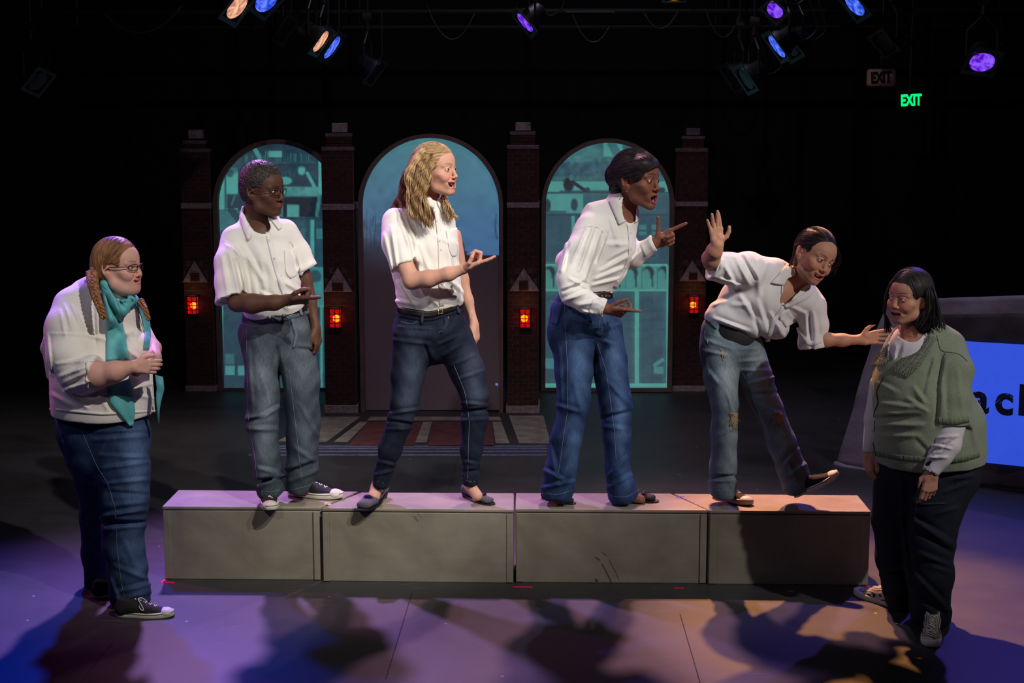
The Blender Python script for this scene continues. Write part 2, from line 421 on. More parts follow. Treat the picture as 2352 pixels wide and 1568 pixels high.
# ================================================================== the stage
HB = float(at(1188, 1171, YB)[2])                 # top of the step blocks
def floor_mat():
    m = bpy.data.materials.new('stage_floor_paint'); m.use_nodes = True; nt = m.node_tree; b = nt.nodes['Principled BSDF']; L = nt.links.new
    tc = nt.nodes.new('ShaderNodeTexCoord')
    n = nt.nodes.new('ShaderNodeTexNoise'); n.inputs['Scale'].default_value = 1.3; n.inputs['Detail'].default_value = 8; n.inputs['Roughness'].default_value = .7
    L(tc.outputs['Object'], n.inputs['Vector'])
    r = nt.nodes.new('ShaderNodeValToRGB'); r.color_ramp.elements[0].position = .3; r.color_ramp.elements[1].position = .75
    r.color_ramp.elements[0].color = (.026, .025, .028, 1); r.color_ramp.elements[1].color = (.056, .054, .058, 1); L(n.outputs['Fac'], r.inputs['Fac'])
    # scuffs: stretched fine noise
    mp = nt.nodes.new('ShaderNodeMapping'); mp.inputs['Scale'].default_value = (1.5, 22, 1); mp.inputs['Rotation'].default_value = (0, 0, .35); L(tc.outputs['Object'], mp.inputs['Vector'])
    n2 = nt.nodes.new('ShaderNodeTexNoise'); n2.inputs['Scale'].default_value = 2.2; n2.inputs['Detail'].default_value = 7; n2.inputs['Roughness'].default_value = .75; L(mp.outputs['Vector'], n2.inputs['Vector'])
    r2 = nt.nodes.new('ShaderNodeValToRGB'); r2.color_ramp.elements[0].position = .6; r2.color_ramp.elements[1].position = .78
    r2.color_ramp.elements[0].color = (0, 0, 0, 1); r2.color_ramp.elements[1].color = (.10, .10, .10, 1); L(n2.outputs['Fac'], r2.inputs['Fac'])
    mx = nt.nodes.new('ShaderNodeMix'); mx.data_type = 'RGBA'; mx.blend_type = 'ADD'; mx.inputs[0].default_value = 1
    L(r.outputs['Color'], mx.inputs[6]); L(r2.outputs['Color'], mx.inputs[7])
    # dust specks
    vo = nt.nodes.new('ShaderNodeTexVoronoi'); vo.inputs['Scale'].default_value = 5.0; L(tc.outputs['Object'], vo.inputs['Vector'])
    lt = nt.nodes.new('ShaderNodeMath'); lt.operation = 'LESS_THAN'; lt.inputs[1].default_value = .035; L(vo.outputs['Distance'], lt.inputs[0])
    mx2 = nt.nodes.new('ShaderNodeMix'); mx2.data_type = 'RGBA'; mx2.blend_type = 'MIX'; mx2.inputs[7].default_value = (.35, .33, .32, 1)
    L(lt.outputs[0], mx2.inputs[0]); L(mx.outputs[2], mx2.inputs[6]); L(mx2.outputs[2], b.inputs['Base Color'])
    rr = nt.nodes.new('ShaderNodeMapRange'); rr.inputs['To Min'].default_value = .38; rr.inputs['To Max'].default_value = .62; L(n.outputs['Fac'], rr.inputs['Value']); L(rr.outputs['Result'], b.inputs['Roughness'])
    bp = nt.nodes.new('ShaderNodeBump'); bp.inputs['Strength'].default_value = .15; bp.inputs['Distance'].default_value = .004; L(n2.outputs['Fac'], bp.inputs['Height']); L(bp.outputs['Normal'], b.inputs['Normal'])
    return m
FLOORM = floor_mat()
YM, YS = None, None
YM = float(onz(990, 944)[1]); YS = float(onz(900, 896)[1])      # middle wall, side walls
fl = MB().box((-9, -1.5, -.12), (9, 16, 0)).build('floor', FLOORM); fl['kind'] = 'structure'
BLACK = mat_plain('black_drape', (.006, .006, .008), .9, bump=.4, bscale=6, dist=.03)
GRIDM = mat_plain('black_steel', (.02, .02, .022), .5, .3, noise=.2)
for nm, lo, hi in (('wall_back', (-9, 14.0, 0), (9, 14.2, 6)), ('wall_left', (-6.5, -1.5, 0), (-6.3, 14, 6)), ('wall_right', (6.3, -1.5, 0), (6.5, 14, 6)), ('ceiling', (-9, -1.5, 5.8), (9, 14.2, 6))):
    w_ = MB().box(lo, hi).build(nm, BLACK); w_['kind'] = 'structure'
# floor sheet joints, recessed dark lines with a pale worn edge
JOINT = mat_plain('joint_dark', (.012, .012, .014), .9)
for a, b in (((886, 1560), (946, 1362)), ((1608, 1568), (1562, 1410)), ((190, 1560), (262, 1472)), ((1005, 1210), (1052, 1050))):
    p = onz(*a); q = onz(*b); d = (q - p) / np.linalg.norm(q - p); s_ = np.cross(d, (0, 0, 1)) * .0022
    j = MB().add([p - s_ + (0, 0, .0006), p + s_ + (0, 0, .0006), q + s_ + (0, 0, .0006), q - s_ + (0, 0, .0006)], [(0, 1, 2, 3)]).build('floor_joint', JOINT, fl)

SCR = mat_plain('scratch_pale', (.20, .19, .20), .8)
for i, (a, b) in enumerate((((500, 1438), (640, 1418)), ((630, 1424), (660, 1415)), ((420, 1452), (520, 1440)), ((10, 1157), (170, 1156)), ((250, 1310), (300, 1286)), ((880, 1350), (1010, 1330)), ((650, 1358), (700, 1352)), ((2080, 1290), (2180, 1300)), ((1650, 1240), (1700, 1236)), ((2260, 1352), (2330, 1346)), ((120, 1240), (60, 1262)), ((1040, 1408), (1075, 1412)), ((1700, 1360), (1850, 1352)), ((356, 1340), (330, 1362)))):
    p = onz(*a); q = onz(*b); d = (q - p) / np.linalg.norm(q - p); s_ = np.cross(d, (0, 0, 1)) * .0011
    MB().add([p + (0, 0, .0005), (p + q) / 2 - s_ + (0, 0, .0005), q + (0, 0, .0005), (p + q) / 2 + s_ + (0, 0, .0005)], [(0, 1, 2, 3)]).build('scratch', SCR, fl)
def block_mat():
    m = bpy.data.materials.new('block_paint'); m.use_nodes = True; nt = m.node_tree; b = nt.nodes['Principled BSDF']; L = nt.links.new
    tc = nt.nodes.new('ShaderNodeTexCoord'); n = nt.nodes.new('ShaderNodeTexNoise'); n.inputs['Scale'].default_value = 2.2; n.inputs['Detail'].default_value = 7; n.inputs['Roughness'].default_value = .6; n.inputs['Distortion'].default_value = .6
    L(tc.outputs['Object'], n.inputs['Vector']); r = nt.nodes.new('ShaderNodeValToRGB'); e = r.color_ramp.elements
    e[0].position = .3; e[0].color = (.17, .15, .113, 1); e[1].position = .72; e[1].color = (.30, .275, .22, 1); x = e.new(.5); x.color = (.235, .212, .163, 1)
    L(n.outputs['Fac'], r.inputs['Fac'])
    mp = nt.nodes.new('ShaderNodeMapping'); mp.inputs['Scale'].default_value = (2.2, 2.2, 9); L(tc.outputs['Object'], mp.inputs['Vector'])
    n2 = nt.nodes.new('ShaderNodeTexNoise'); n2.inputs['Scale'].default_value = 3; n2.inputs['Detail'].default_value = 6; L(mp.outputs['Vector'], n2.inputs['Vector'])
    mr = nt.nodes.new('ShaderNodeMapRange'); mr.inputs['To Min'].default_value = .85; mr.inputs['To Max'].default_value = 1.12; L(n2.outputs['Fac'], mr.inputs['Value'])
    sc = nt.nodes.new('ShaderNodeVectorMath'); sc.operation = 'SCALE'; L(r.outputs['Color'], sc.inputs[0]); L(mr.outputs['Result'], sc.inputs['Scale']); L(sc.outputs['Vector'], b.inputs['Base Color'])
    b.inputs['Roughness'].default_value = .55
    bp = nt.nodes.new('ShaderNodeBump'); bp.inputs['Strength'].default_value = .25; bp.inputs['Distance'].default_value = .002; L(n2.outputs['Fac'], bp.inputs['Height']); L(bp.outputs['Normal'], b.inputs['Normal'])
    return m
BLOCKM = block_mat(); GAP = mat_plain('block_shadow_gap', (.03, .026, .02), .9); SCUFF = mat_plain('scuff_mark', (.06, .05, .04), .8)
TAPEM = mat_plain('red_tape', (.75, .01, .05), .5); YTAPE = mat_plain('yellow_tape', (.8, .6, .08), .5); BTAPE = mat_plain('blue_tape', (.15, .18, .7), .5)
def block(label, fl_, fr_, bl, br, dz=0.0):
    """four top corners as pixels: front left, front right, back left, back right"""
    H = HB + dz; T = .018
    A, B_, Cc, D = [onz(*c, H) for c in (fl_, fr_, bl, br)]
    cen = (A + B_ + Cc + D) / 4; root = empty('step_block', (cen[0], cen[1], 0)); tag(root, label, 'block', 'grey step blocks in a row')
    cc = cen.copy(); sh = lambda p, s: np.array((p[0] - np.sign(p[0] - cc[0]) * s, p[1] - np.sign(p[1] - cc[1]) * s))
    def quad(s, z0, z1, nm, bev=.004):
        P = [sh(p, s) for p in (A, B_, D, Cc)]; m = MB(); m.add([(x, y, z0) for x, y in P] + [(x, y, z1) for x, y in P], [(3, 2, 1, 0), (4, 5, 6, 7), (0, 1, 5, 4), (1, 2, 6, 5), (2, 3, 7, 6), (3, 0, 4, 7)])
        return m.build(nm, BLOCKM, root, bevel=bev)
    quad(.003, 0.0, H - T - .003, 'side_panel'); quad(0, H - T, H, 'top_panel', .006)
    g = quad(.006, H - T - .004, H - T, 'shadow_gap', 0); g.data.materials[0] = GAP
    # end battens a few millimetres proud of the front sheet
    y = A[1]
    for x0, x1 in ((A[0] + .004, A[0] + .034), (B_[0] - .034, B_[0] - .004)):
        MB().box((x0, min(A[1], B_[1]) + .001 - .002, .004), (x1, min(A[1], B_[1]) + .012, H - T - .004)).build('front_batten', BLOCKM, root, bevel=.002)
    return root
block('step block under the man in sneakers, long end on the left of the row', (372, 1162), (736, 1163.5), (409, 1124.5), (824, 1128))
block('step block under the blonde woman, joining the first block at a slant', (739, 1165.5), (1180.5, 1169.5), (829, 1130), (1181, 1131.5), .0)
block('step block under the woman in blue jeans, ending in a slanted joint', (1183.5, 1168), (1626, 1170.5), (1185, 1131), (1541, 1132.5))
block('step block at the right end of the row under the leaning woman', (1629, 1171.5), (2001.5, 1174), (1547, 1133), (1970.5, 1136.5))
def mark(par, pts, w):
    m = MB(); P = [at(x, y, YB - .0012) for x, y in pts]
    m.tube([p for p in P], w, 5).build('scuff', SCUFF, par)
_b3 = [o for o in COL.objects if o.name == 'step_block.002'][0]; _b2 = [o for o in COL.objects if o.name == 'step_block.001'][0]
for par, pts, w in ((_b3, [(1382, 1268), (1388, 1272), (1394, 1276)], .002), (_b3, [(1398, 1284), (1408, 1302), (1416, 1318), (1421, 1333)], .002), (_b3, [(1368, 1330), (1372, 1336)], .006), (_b2, [(958, 1176), (962, 1182), (967, 1188)], .0015)): mark(par, pts, w)
def tape(label, pts, mat, z=0.0008, w=.022):
    m = MB()
    for a, b in pts:
        p = onz(*a, z); q = onz(*b, z); d = (q - p) / np.linalg.norm(q - p); s_ = np.cross(d, (0, 0, 1)) * w / 2
        m.prism([p - s_, p + s_, q + s_, q - s_], (0, 0, .0006))
    o = m.build('tape_mark', mat); tag(o, label, 'tape')
tape('red spike tape corner at the left end of the blocks', [((374, 1336.5), (401, 1338)), ((373, 1337), (381, 1331))], TAPEM)
tape('red spike tape strip in front of the middle joint of the blocks', [((1178, 1347.5), (1223, 1348.5))], TAPEM)
tape('red spike tape strip in front of the right-hand slanted joint', [((1548, 1350), (1570, 1350.5))], TAPEM)
tape('small red spike tape beside the toe of the striped shoe', [((1991, 1344), (1998, 1348))], TAPEM)
tape('yellow tape tab on the first slanted joint of the block tops', [((746, 1156), (754, 1154.5)), ((752, 1158.5), (760, 1157))], YTAPE, HB + .0008, .016)
tape('blue tape tab on the right slanted joint of the block tops', [((1553, 1143), (1561, 1142)), ((1564, 1140), (1571, 1139))], BTAPE, HB + .0008, .014)
# ================================================================== rear scenery: brick towers, arches, lanterns
BRICKM = [mat_plain('brick_face', (.062, .019, .016), .85, noise=.45, nscale=14, bump=.4, bscale=90), mat_plain('brick_face_dark', (.042, .015, .013), .85, noise=.4, nscale=14, bump=.4, bscale=90)]
MORTAR = mat_plain('mortar', (.12, .095, .088), .95, noise=.3, nscale=40)
STONE = mat_plain('pale_stone', (.30, .25, .26), .9, noise=.35, nscale=45, bump=.3)
PUTTY = mat_plain('dark_stone', (.15, .12, .125), .9, noise=.35, nscale=40)
DSTONE = mat_plain('darkest_stone', (.075, .06, .062), .9, noise=.35, nscale=40)  # darkest stone tone, keeps the quoins from standing out
_bm = {}
def brick_mesh(w, h, d, m):
    key = (round(w, 4), round(h, 4), round(d, 3), m)
    if key not in _bm:
        V, F = boxv((0, 0, 0), (w, d, h)); me = bpy.data.meshes.new('brick'); me.from_pydata(V, [], F); me.materials.append(BRICKM[m]); _bm[key] = me
    return _bm[key]
def tower(label, xs, yb, rows, cap, tier, gab, win):
    """xs: left and right edge px at row 480; rows: (shaft top, band top, band bottom, base top, base bottom) px"""
    Y = float(onz((xs[0] + xs[1]) / 2, yb)[1]); xl = at(xs[0], 480, Y)[0]; xr = at(xs[1], 480, Y)[0]; xc = (xl + xr) / 2
    z = lambda r: float(at((xs[0] + xs[1]) / 2, r, Y)[2]); X = lambda x, r: float(at(x, r, Y)[0])
    root = empty('brick_tower', (xc, Y + .12, 0)); tag(root, label, 'tower', 'painted brick towers between the arches')
    st, bt, bb, tt, tb = rows; dep = .25
    core = MB().box((xl + .001, Y + .001, 0), (xr - .001, Y + dep - .006, z(bb))).box((xl + .001, Y + .001, z(bb)), (xr - .001, Y + .06, z(st)))
    core.build('mortar_core', MORTAR, root)
    def stone(x0, r0, x1, r1, d, nm, m=STONE, pr=.012):
        MB().box((X(x0, r0), Y - pr, z(r1)), (X(x1, r0), Y + d, z(r0))).build(nm, m, root, bevel=.004)
    stone(xs[0] - 1, bt, xs[1] + 1, bb, dep + .01, 'stone_band')
    stone(cap[0], cap[1], cap[2], cap[3], .06, 'cap_stone')
    stone(tier[0] - 1, tier[1], tier[2] + 1, tier[1] + 8, .06, 'ledge_stone', PUTTY)
    stone(xs[0] - 1, st, xs[1], st + 9, .06, 'ledge_stone', PUTTY)
    sh = (xs[0] + xs[1]) / 2 - CX; sh = -sh * (tb - 480) / 24000
    w2 = (xs[1] - xs[0]) / 2; c2 = (xs[0] + xs[1]) / 2 + sh
    MB().box((xl - .01, Y - .02, 0), (xr + .01, Y + dep + .01, z(tt))).build('base_stone', STONE, root, bevel=.004)
    W = xr - xl; rr = random.Random(int(xs[0]))
    def course(r0, r1, x0, x1, d, odd, zi):
        zz = z(r1); h = z(r0) - zz; w_ = x1 - x0; u = W / 3; g = .0035
        n = max(2, round(w_ / u)); u = w_ / n
        xsn = [x0 + i * u for i in range(n + 1)] if not odd else [x0] + [x0 + u / 2 + i * u for i in range(n)] + [x1]
        if zi in (14, 33): xsn = [x0 + i * w_ / 8 for i in range(9)]     # soldier courses
        for a, b in zip(xsn[:-1], xsn[1:]):
            if b - a < .01: continue
            o = bpy.data.objects.new('brick', brick_mesh(b - a - g, h - g, d, rr.random() < .4)); COL.objects.link(o); o.parent = root
            o.location = (a + g / 2 - xc, Y - rr.uniform(0, .0035) - (Y + .12), zz + g / 2)
    ch = 10.0
    n = int(round((tt - bb) / ch))
    gx0, gx1, gy = gab[0][0], gab[2][0], gab[1][1]
    for i in range(n): course(bb + i * (tt - bb) / n, bb + (i + 1) * (tt - bb) / n, xl, xr, dep, i % 2, i)
    n = int(round((bt - st - 9) / ch))
    for i in range(n): course(st + 9 + i * (bt - st - 9) / n, st + 9 + (i + 1) * (bt - st - 9) / n, xl, xr, .055, i % 2, i + 100 if i != n - 3 else 14)
    x0, x1 = X(tier[0], tier[1]), X(tier[2], tier[1]); n = 3
    for i in range(n): course(tier[1] + 8 + i * (st - tier[1] - 8) / n, tier[1] + 8 + (i + 1) * (st - tier[1] - 8) / n, x0, x1, .055, i % 2, i + 200)
    # stone gable with its little brick window, and the stepped stones behind it
    G = [at(p[0], p[1], Y) for p in gab]; G = [np.array((p[0], Y - .02, p[2])) for p in G]
    MB().prism(G, (0, .018, 0)).build('gable_stone', STONE, root, bevel=.002)
    a, b = X(win[0], win[1]), X(win[2], win[1])
    bk = MB().box((a, Y - .023, z(win[3])), (b, Y - .019, z(win[1]))).build('gable_window', MORTAR, root)
    for k in range(3):
        z1 = z(win[1] + k * (win[3] - win[1]) / 3); z0 = z(win[1] + (k + 1) * (win[3] - win[1]) / 3)
        o = bpy.data.objects.new('brick', brick_mesh(b - a - .008, z1 - z0 - .004, .01, k % 2)); COL.objects.link(o); o.parent = bk; o.location = (a + .004 - xc, Y - .03 - (Y + .12), z0 + .002)
        o.location = (a + .004 - xc, -.15, z0 + .002)
    px = gab[1]
    for sx in (-1, 1):
        x0, x1 = sorted((px[0] + sx * 9, px[0] + sx * 20)); MB().box((X(x0, px[1]), Y - .006, z(px[1] + 14)), (X(x1, px[1]), Y + .02, z(px[1]))).build('quoin_stone', DSTONE, root)
        x0, x1 = sorted((px[0] + sx * 22, px[0] + sx * 31)); MB().box((max(xl, X(x0, px[1])), Y - .006, z(px[1] + 48)), (min(xr, X(x1, px[1])), Y + .02, z(px[1] + 24))).build('quoin_stone', DSTONE, root)
    return Y, z, X
LIRON = mat_plain('lantern_iron', (.008, .007, .007), .6)
def red_glass():
    m = bpy.data.materials.new('red_glass'); m.use_nodes = True; nt = m.node_tree; nt.nodes.clear()
    o = nt.nodes.new('ShaderNodeOutputMaterial'); t = nt.nodes.new('ShaderNodeBsdfTransparent'); t.inputs[0].default_value = (1, .13, .03, 1)
    e = nt.nodes.new('ShaderNodeEmission'); e.inputs[0].default_value = (1, .006, .012, 1); e.inputs[1].default_value = .42; a = nt.nodes.new('ShaderNodeAddShader')
    nt.links.new(t.outputs[0], a.inputs[0]); nt.links.new(e.outputs[0], a.inputs[1]); nt.links.new(a.outputs[0], o.inputs[0]); return m
REDG = red_glass(); BULB = mat_plain('lamp_bulb', (1, .8, .3), .5, emit=(1, .62, .04), es=7.0)
def lantern(label, x0, y0, x1, y1, Y, z, X):
    a, b, zt, zb = X(x0, y0), X(x1, y0), z(y0), z(y1); d = .055; Yf = Y - d - .008; xm = (a + b) / 2
    root = empty('wall_lantern', (xm, Y - .008, (zt + zb) / 2)); tag(root, label, 'lantern', 'red lanterns on the brick towers')
    fr_ = MB(); t = .006; W = b - a; H_ = zt - zb
    cols = [a, xm, b]; rows_ = [zt, zt - H_ * .28, zt - H_ * .52, zt - H_ * .76, zb]
    for x in cols:
        fr_.box((x - t / 2, Yf - .003, zb - .004), (x + t / 2, Yf + .006, zt + .004))
    for zz in rows_: fr_.box((a - .004, Yf - .004, zz - t / 2), (b + .004, Yf + .006, zz + t / 2))
    for x in (a, b):
        fr_.box((x - .003, Yf, zt - .003), (x + .003, Y, zt + .003)); fr_.box((x - .003, Yf, zb - .003), (x + .003, Y, zb + .003)); fr_.box((x - .003, Y - .008, zb), (x + .003, Y - .001, zt))
        for zz in rows_[1:4]: fr_.box((x - .003, Yf, zz - .002), (x + .003, Y, zz + .002))
    fr_.tube([(a, Yf - .002, rows_[1]), (a + W * .25, Yf - .002, zt - .006), (xm, Yf - .002, rows_[1])], .0018, 5).tube([(xm, Yf - .002, rows_[1]), (xm + W * .25, Yf - .002, zt - .006), (b, Yf - .002, rows_[1])], .0018, 5)
    fr_.build('frame', LIRON, root)
    MB().box((a - .012, Yf - .012, zt + .004), (b + .012, Y - .001, zt + .012)).build('lid', LIRON, root)
    MB().box((a - .004, Yf, zb - .012), (b + .004, Y - .001, zb - .004)).build('base_plate', LIRON, root)
    for i in range(2):
        for j in range(4):
            xa, xb = cols[i] + t / 2, cols[i + 1] - t / 2; za, zc = rows_[j + 1] + t / 2, rows_[j] - t / 2
            MB().add([(xa, Yf, za), (xb, Yf, za), (xb, Yf, zc), (xa, Yf, zc)], [(0, 1, 2, 3)]).build('pane', REDG, root)
    for x in (a, b):
        for j in range(4): MB().add([(x, Yf + .004, rows_[j + 1] + .003), (x, Y - .008, rows_[j + 1] + .003), (x, Y - .008, rows_[j] - .003), (x, Yf + .004, rows_[j] - .003)], [(0, 1, 2, 3)]).build('side_pane', REDG, root)
    S = SDF(); c = np.array((xm + (.008 if x0 < 1176 else -.006), Yf + .022, rows_[2])); S.add(ell(c, (W * .36, .018, W * .36)), 0)
    V, F = nets(S, .004); mesh_obj('bulb', V, F, BULB, root, True)
    l = bpy.data.lights.new('lantern_glow', 'POINT'); l.energy = .55; l.color = (1, .02, .01); l.shadow_soft_size = .01
    o = bpy.data.objects.new('lantern_glow', l); put(o, root); o.location = (0, -.035, 0)
    l2 = bpy.data.lights.new('lantern_uplight', 'POINT'); l2.energy = .12; l2.color = (1, .45, .2); l2.shadow_soft_size = .01
    o = bpy.data.objects.new('lantern_uplight', l2); put(o, root); o.location = (0, -.085, (zt - zb) / 2 + .035)
T1 = tower('brick tower at the far left, left of the shorter arch with the bookshelf picture', (416.5, 483), 898, (341, 466, 479, 885, 898), (433, 298, 465, 318), (421, 322, 472), [(420, 648), (447, 598), (478, 648)], (438, 626, 459, 646))
T2 = tower('brick tower between the man in glasses and the blonde woman', (739.5, 812), 948, (337, 468, 482, 930, 948), (762, 282, 796, 304), (748, 306, 806), [(742, 670), (776, 614), (810, 670)], (763, 648, 789, 668))
T3 = tower('brick tower between the blonde woman and the belted woman', (1165, 1238), 948, (333, 465, 477, 931, 948), (1184, 281, 1219, 300), (1172, 302, 1229), [(1170, 668), (1203, 615), (1239, 668)], (1192, 643, 1214, 666))
T4 = tower('brick tower at the far right, behind the raised waving hand', (1552, 1625), 898, (340, 463, 474, 885, 898), (1577, 294, 1608, 310), (1567, 312, 1618), [(1560, 645), (1590, 597), (1621, 645)], (1582, 625, 1602, 643))
lantern('red lantern on the leftmost brick tower', 434, 679, 455, 719, *T1)
lantern('red lantern just right of the man\'s pointing finger', 760, 707, 783, 750, *T2)
lantern('red lantern on the tower between the blonde and belted women', 1195, 707, 1218, 750, *T3)
lantern('red lantern on the tower at the leaning woman\'s hip', 1583, 678, 1603, 717, *T4)

# ------------------------------------------------------------------ arches with projected pictures
def lin(c): c = np.array(c, float) / 255; return np.where(c < .04045, c / 12.92, ((c + .055) / 1.055) ** 2.4)
class Pic:
    def __init__(s, x0, y0, x1, y1, st=2.4):
        s.nx = int((x1 - x0) / st) + 1; s.ny = int((y1 - y0) / st) + 1
        s.X, s.Y = np.meshgrid(np.linspace(x0, x1, s.nx), np.linspace(y0, y1, s.ny)); s.C = np.zeros((s.ny, s.nx, 3)); s.r = np.random.RandomState(4)
    def fill(s, c): s.C[:] = c
    def blend(s, m, c): m = np.clip(m, 0, 1)[..., None]; s.C = s.C * (1 - m) + np.array(c, float) * m
    def rect(s, x0, y0, x1, y1, c, a=1.0, e=1.5): s.blend(a * np.clip((s.X - x0) / e + .5, 0, 1) * np.clip((x1 - s.X) / e + .5, 0, 1) * np.clip((s.Y - y0) / e + .5, 0, 1) * np.clip((y1 - s.Y) / e + .5, 0, 1), c)
    def oval(s, x, y, rx, ry, c, a=1.0, e=.3): s.blend(a * np.clip((1 - np.sqrt(((s.X - x) / rx) ** 2 + ((s.Y - y) / ry) ** 2)) / e + .5, 0, 1), c)
    def line(s, x0, y0, x1, y1, w, c, a=1.0):
        d = np.array((x1 - x0, y1 - y0), float); L2 = d @ d; t = np.clip(((s.X - x0) * d[0] + (s.Y - y0) * d[1]) / L2, 0, 1)
        s.blend(a * np.clip((w - np.hypot(s.X - x0 - t * d[0], s.Y - y0 - t * d[1])) / 1.5 + .5, 0, 1), c)
    def noise(s, amp, cell=5, box=None):
        ky, kx = s.ny // cell + 2, s.nx // cell + 2; g = s.r.randn(ky, kx); iy = np.linspace(0, ky - 1.01, s.ny); ix = np.linspace(0, kx - 1.01, s.nx)
        a = g[iy.astype(int)][:, ix.astype(int)]; b = g[iy.astype(int) + 1][:, ix.astype(int)]; c = g[iy.astype(int)][:, ix.astype(int) + 1]; d = g[iy.astype(int) + 1][:, ix.astype(int) + 1]
        fy = (iy % 1)[:, None]; fx = (ix % 1)[None]; n = (a * (1 - fy) + b * fy) * (1 - fx) + (c * (1 - fy) + d * fy) * fx
        m = 1.0 if box is None else ((s.X > box[0]) & (s.X < box[2]) & (s.Y > box[1]) & (s.Y < box[3]))
        s.C = np.clip(s.C + (n * m)[..., None] * amp * np.array((.7, 1, 1.05)), 0, 255)
D_, M_, L_, B_ = (30, 56, 68), (38, 78, 88), (56, 112, 114), (70, 148, 142)
def pic_left():
    p = Pic(497, 326, 795, 891); p.fill(D_)
    for i in range(46):                                   # shelves of books
        x = 560 + i * 4.1; h = p.r.uniform(14, 26); p.rect(x, 372 - h, x + p.r.uniform(1.2, 3), 372, L_ if p.r.rand() < .45 else M_, .8)
        x = 600 + i * 3.2; p.rect(x, 410 - p.r.uniform(12, 22), x + p.r.uniform(1, 2.4), 410, M_, .8)
    p.rect(560, 372, 745, 375, M_); p.rect(600, 410, 745, 412, M_)
    p.rect(617, 346, 648, 361, B_); p.line(583, 338, 596, 362, 5, B_, .8); p.rect(500, 385, 546, 482, B_); p.oval(535, 372, 22, 26, M_, .7); p.rect(516, 380, 520, 482, D_, .8); p.rect(521, 446, 551, 478, D_); p.line(530, 475, 540, 448, 1.5, L_)
    p.rect(499, 386, 514, 402, D_, .7); p.oval(528, 398, 8, 9, D_, .7)
    p.oval(655, 415, 16, 9, B_); p.oval(700, 415, 22, 14, D_); p.oval(693, 391, 8.5, 11, B_); p.rect(684, 378, 700, 384, D_, .6); p.line(706, 398, 722, 428, 4, B_)
    p.rect(648, 429, 732, 451, (64, 132, 130)); p.noise(12, 3, (648, 429, 732, 451)); p.rect(652, 453, 729, 498, (20, 36, 46)); p.rect(659, 470, 687, 500, B_); p.rect(640, 460, 650, 500, L_)
    p.rect(731, 366, 741, 448, B_); p.line(734, 450, 727, 496, 4, L_)
    p.rect(497, 498, 760, 620, (34, 70, 82)); p.rect(497, 484, 560, 530, L_, .8); p.line(530, 480, 560, 520, 8, D_, .8); p.rect(650, 500, 760, 504, D_); p.rect(713, 504, 722, 614, B_); p.rect(690, 524, 701, 548, L_); p.rect(726, 524, 742, 548, L_); p.rect(682, 510, 704, 600, M_, .5)
    p.rect(700, 613, 760, 706, (56, 122, 126)); p.oval(724, 634, 14, 14, D_, .7); p.rect(697, 640, 712, 660, D_, .6); p.line(706, 650, 716, 700, 2, D_)
    p.rect(497, 700, 720, 891, (34, 66, 80))
    for k in range(11): p.rect(512, 705 + k * 17, 745, 706 + k * 17, D_, .6)
    p.rect(500, 620, 513, 889, (66, 138, 132)); p.rect(735, 700, 742, 889, (66, 138, 132)); p.rect(517, 812, 538, 836, L_, .7); p.rect(517, 840, 539, 861, (66, 134, 138)); p.rect(546, 840, 566, 862, (66, 134, 138))
    p.noise(3.5, 2); p.noise(3, 9); return p
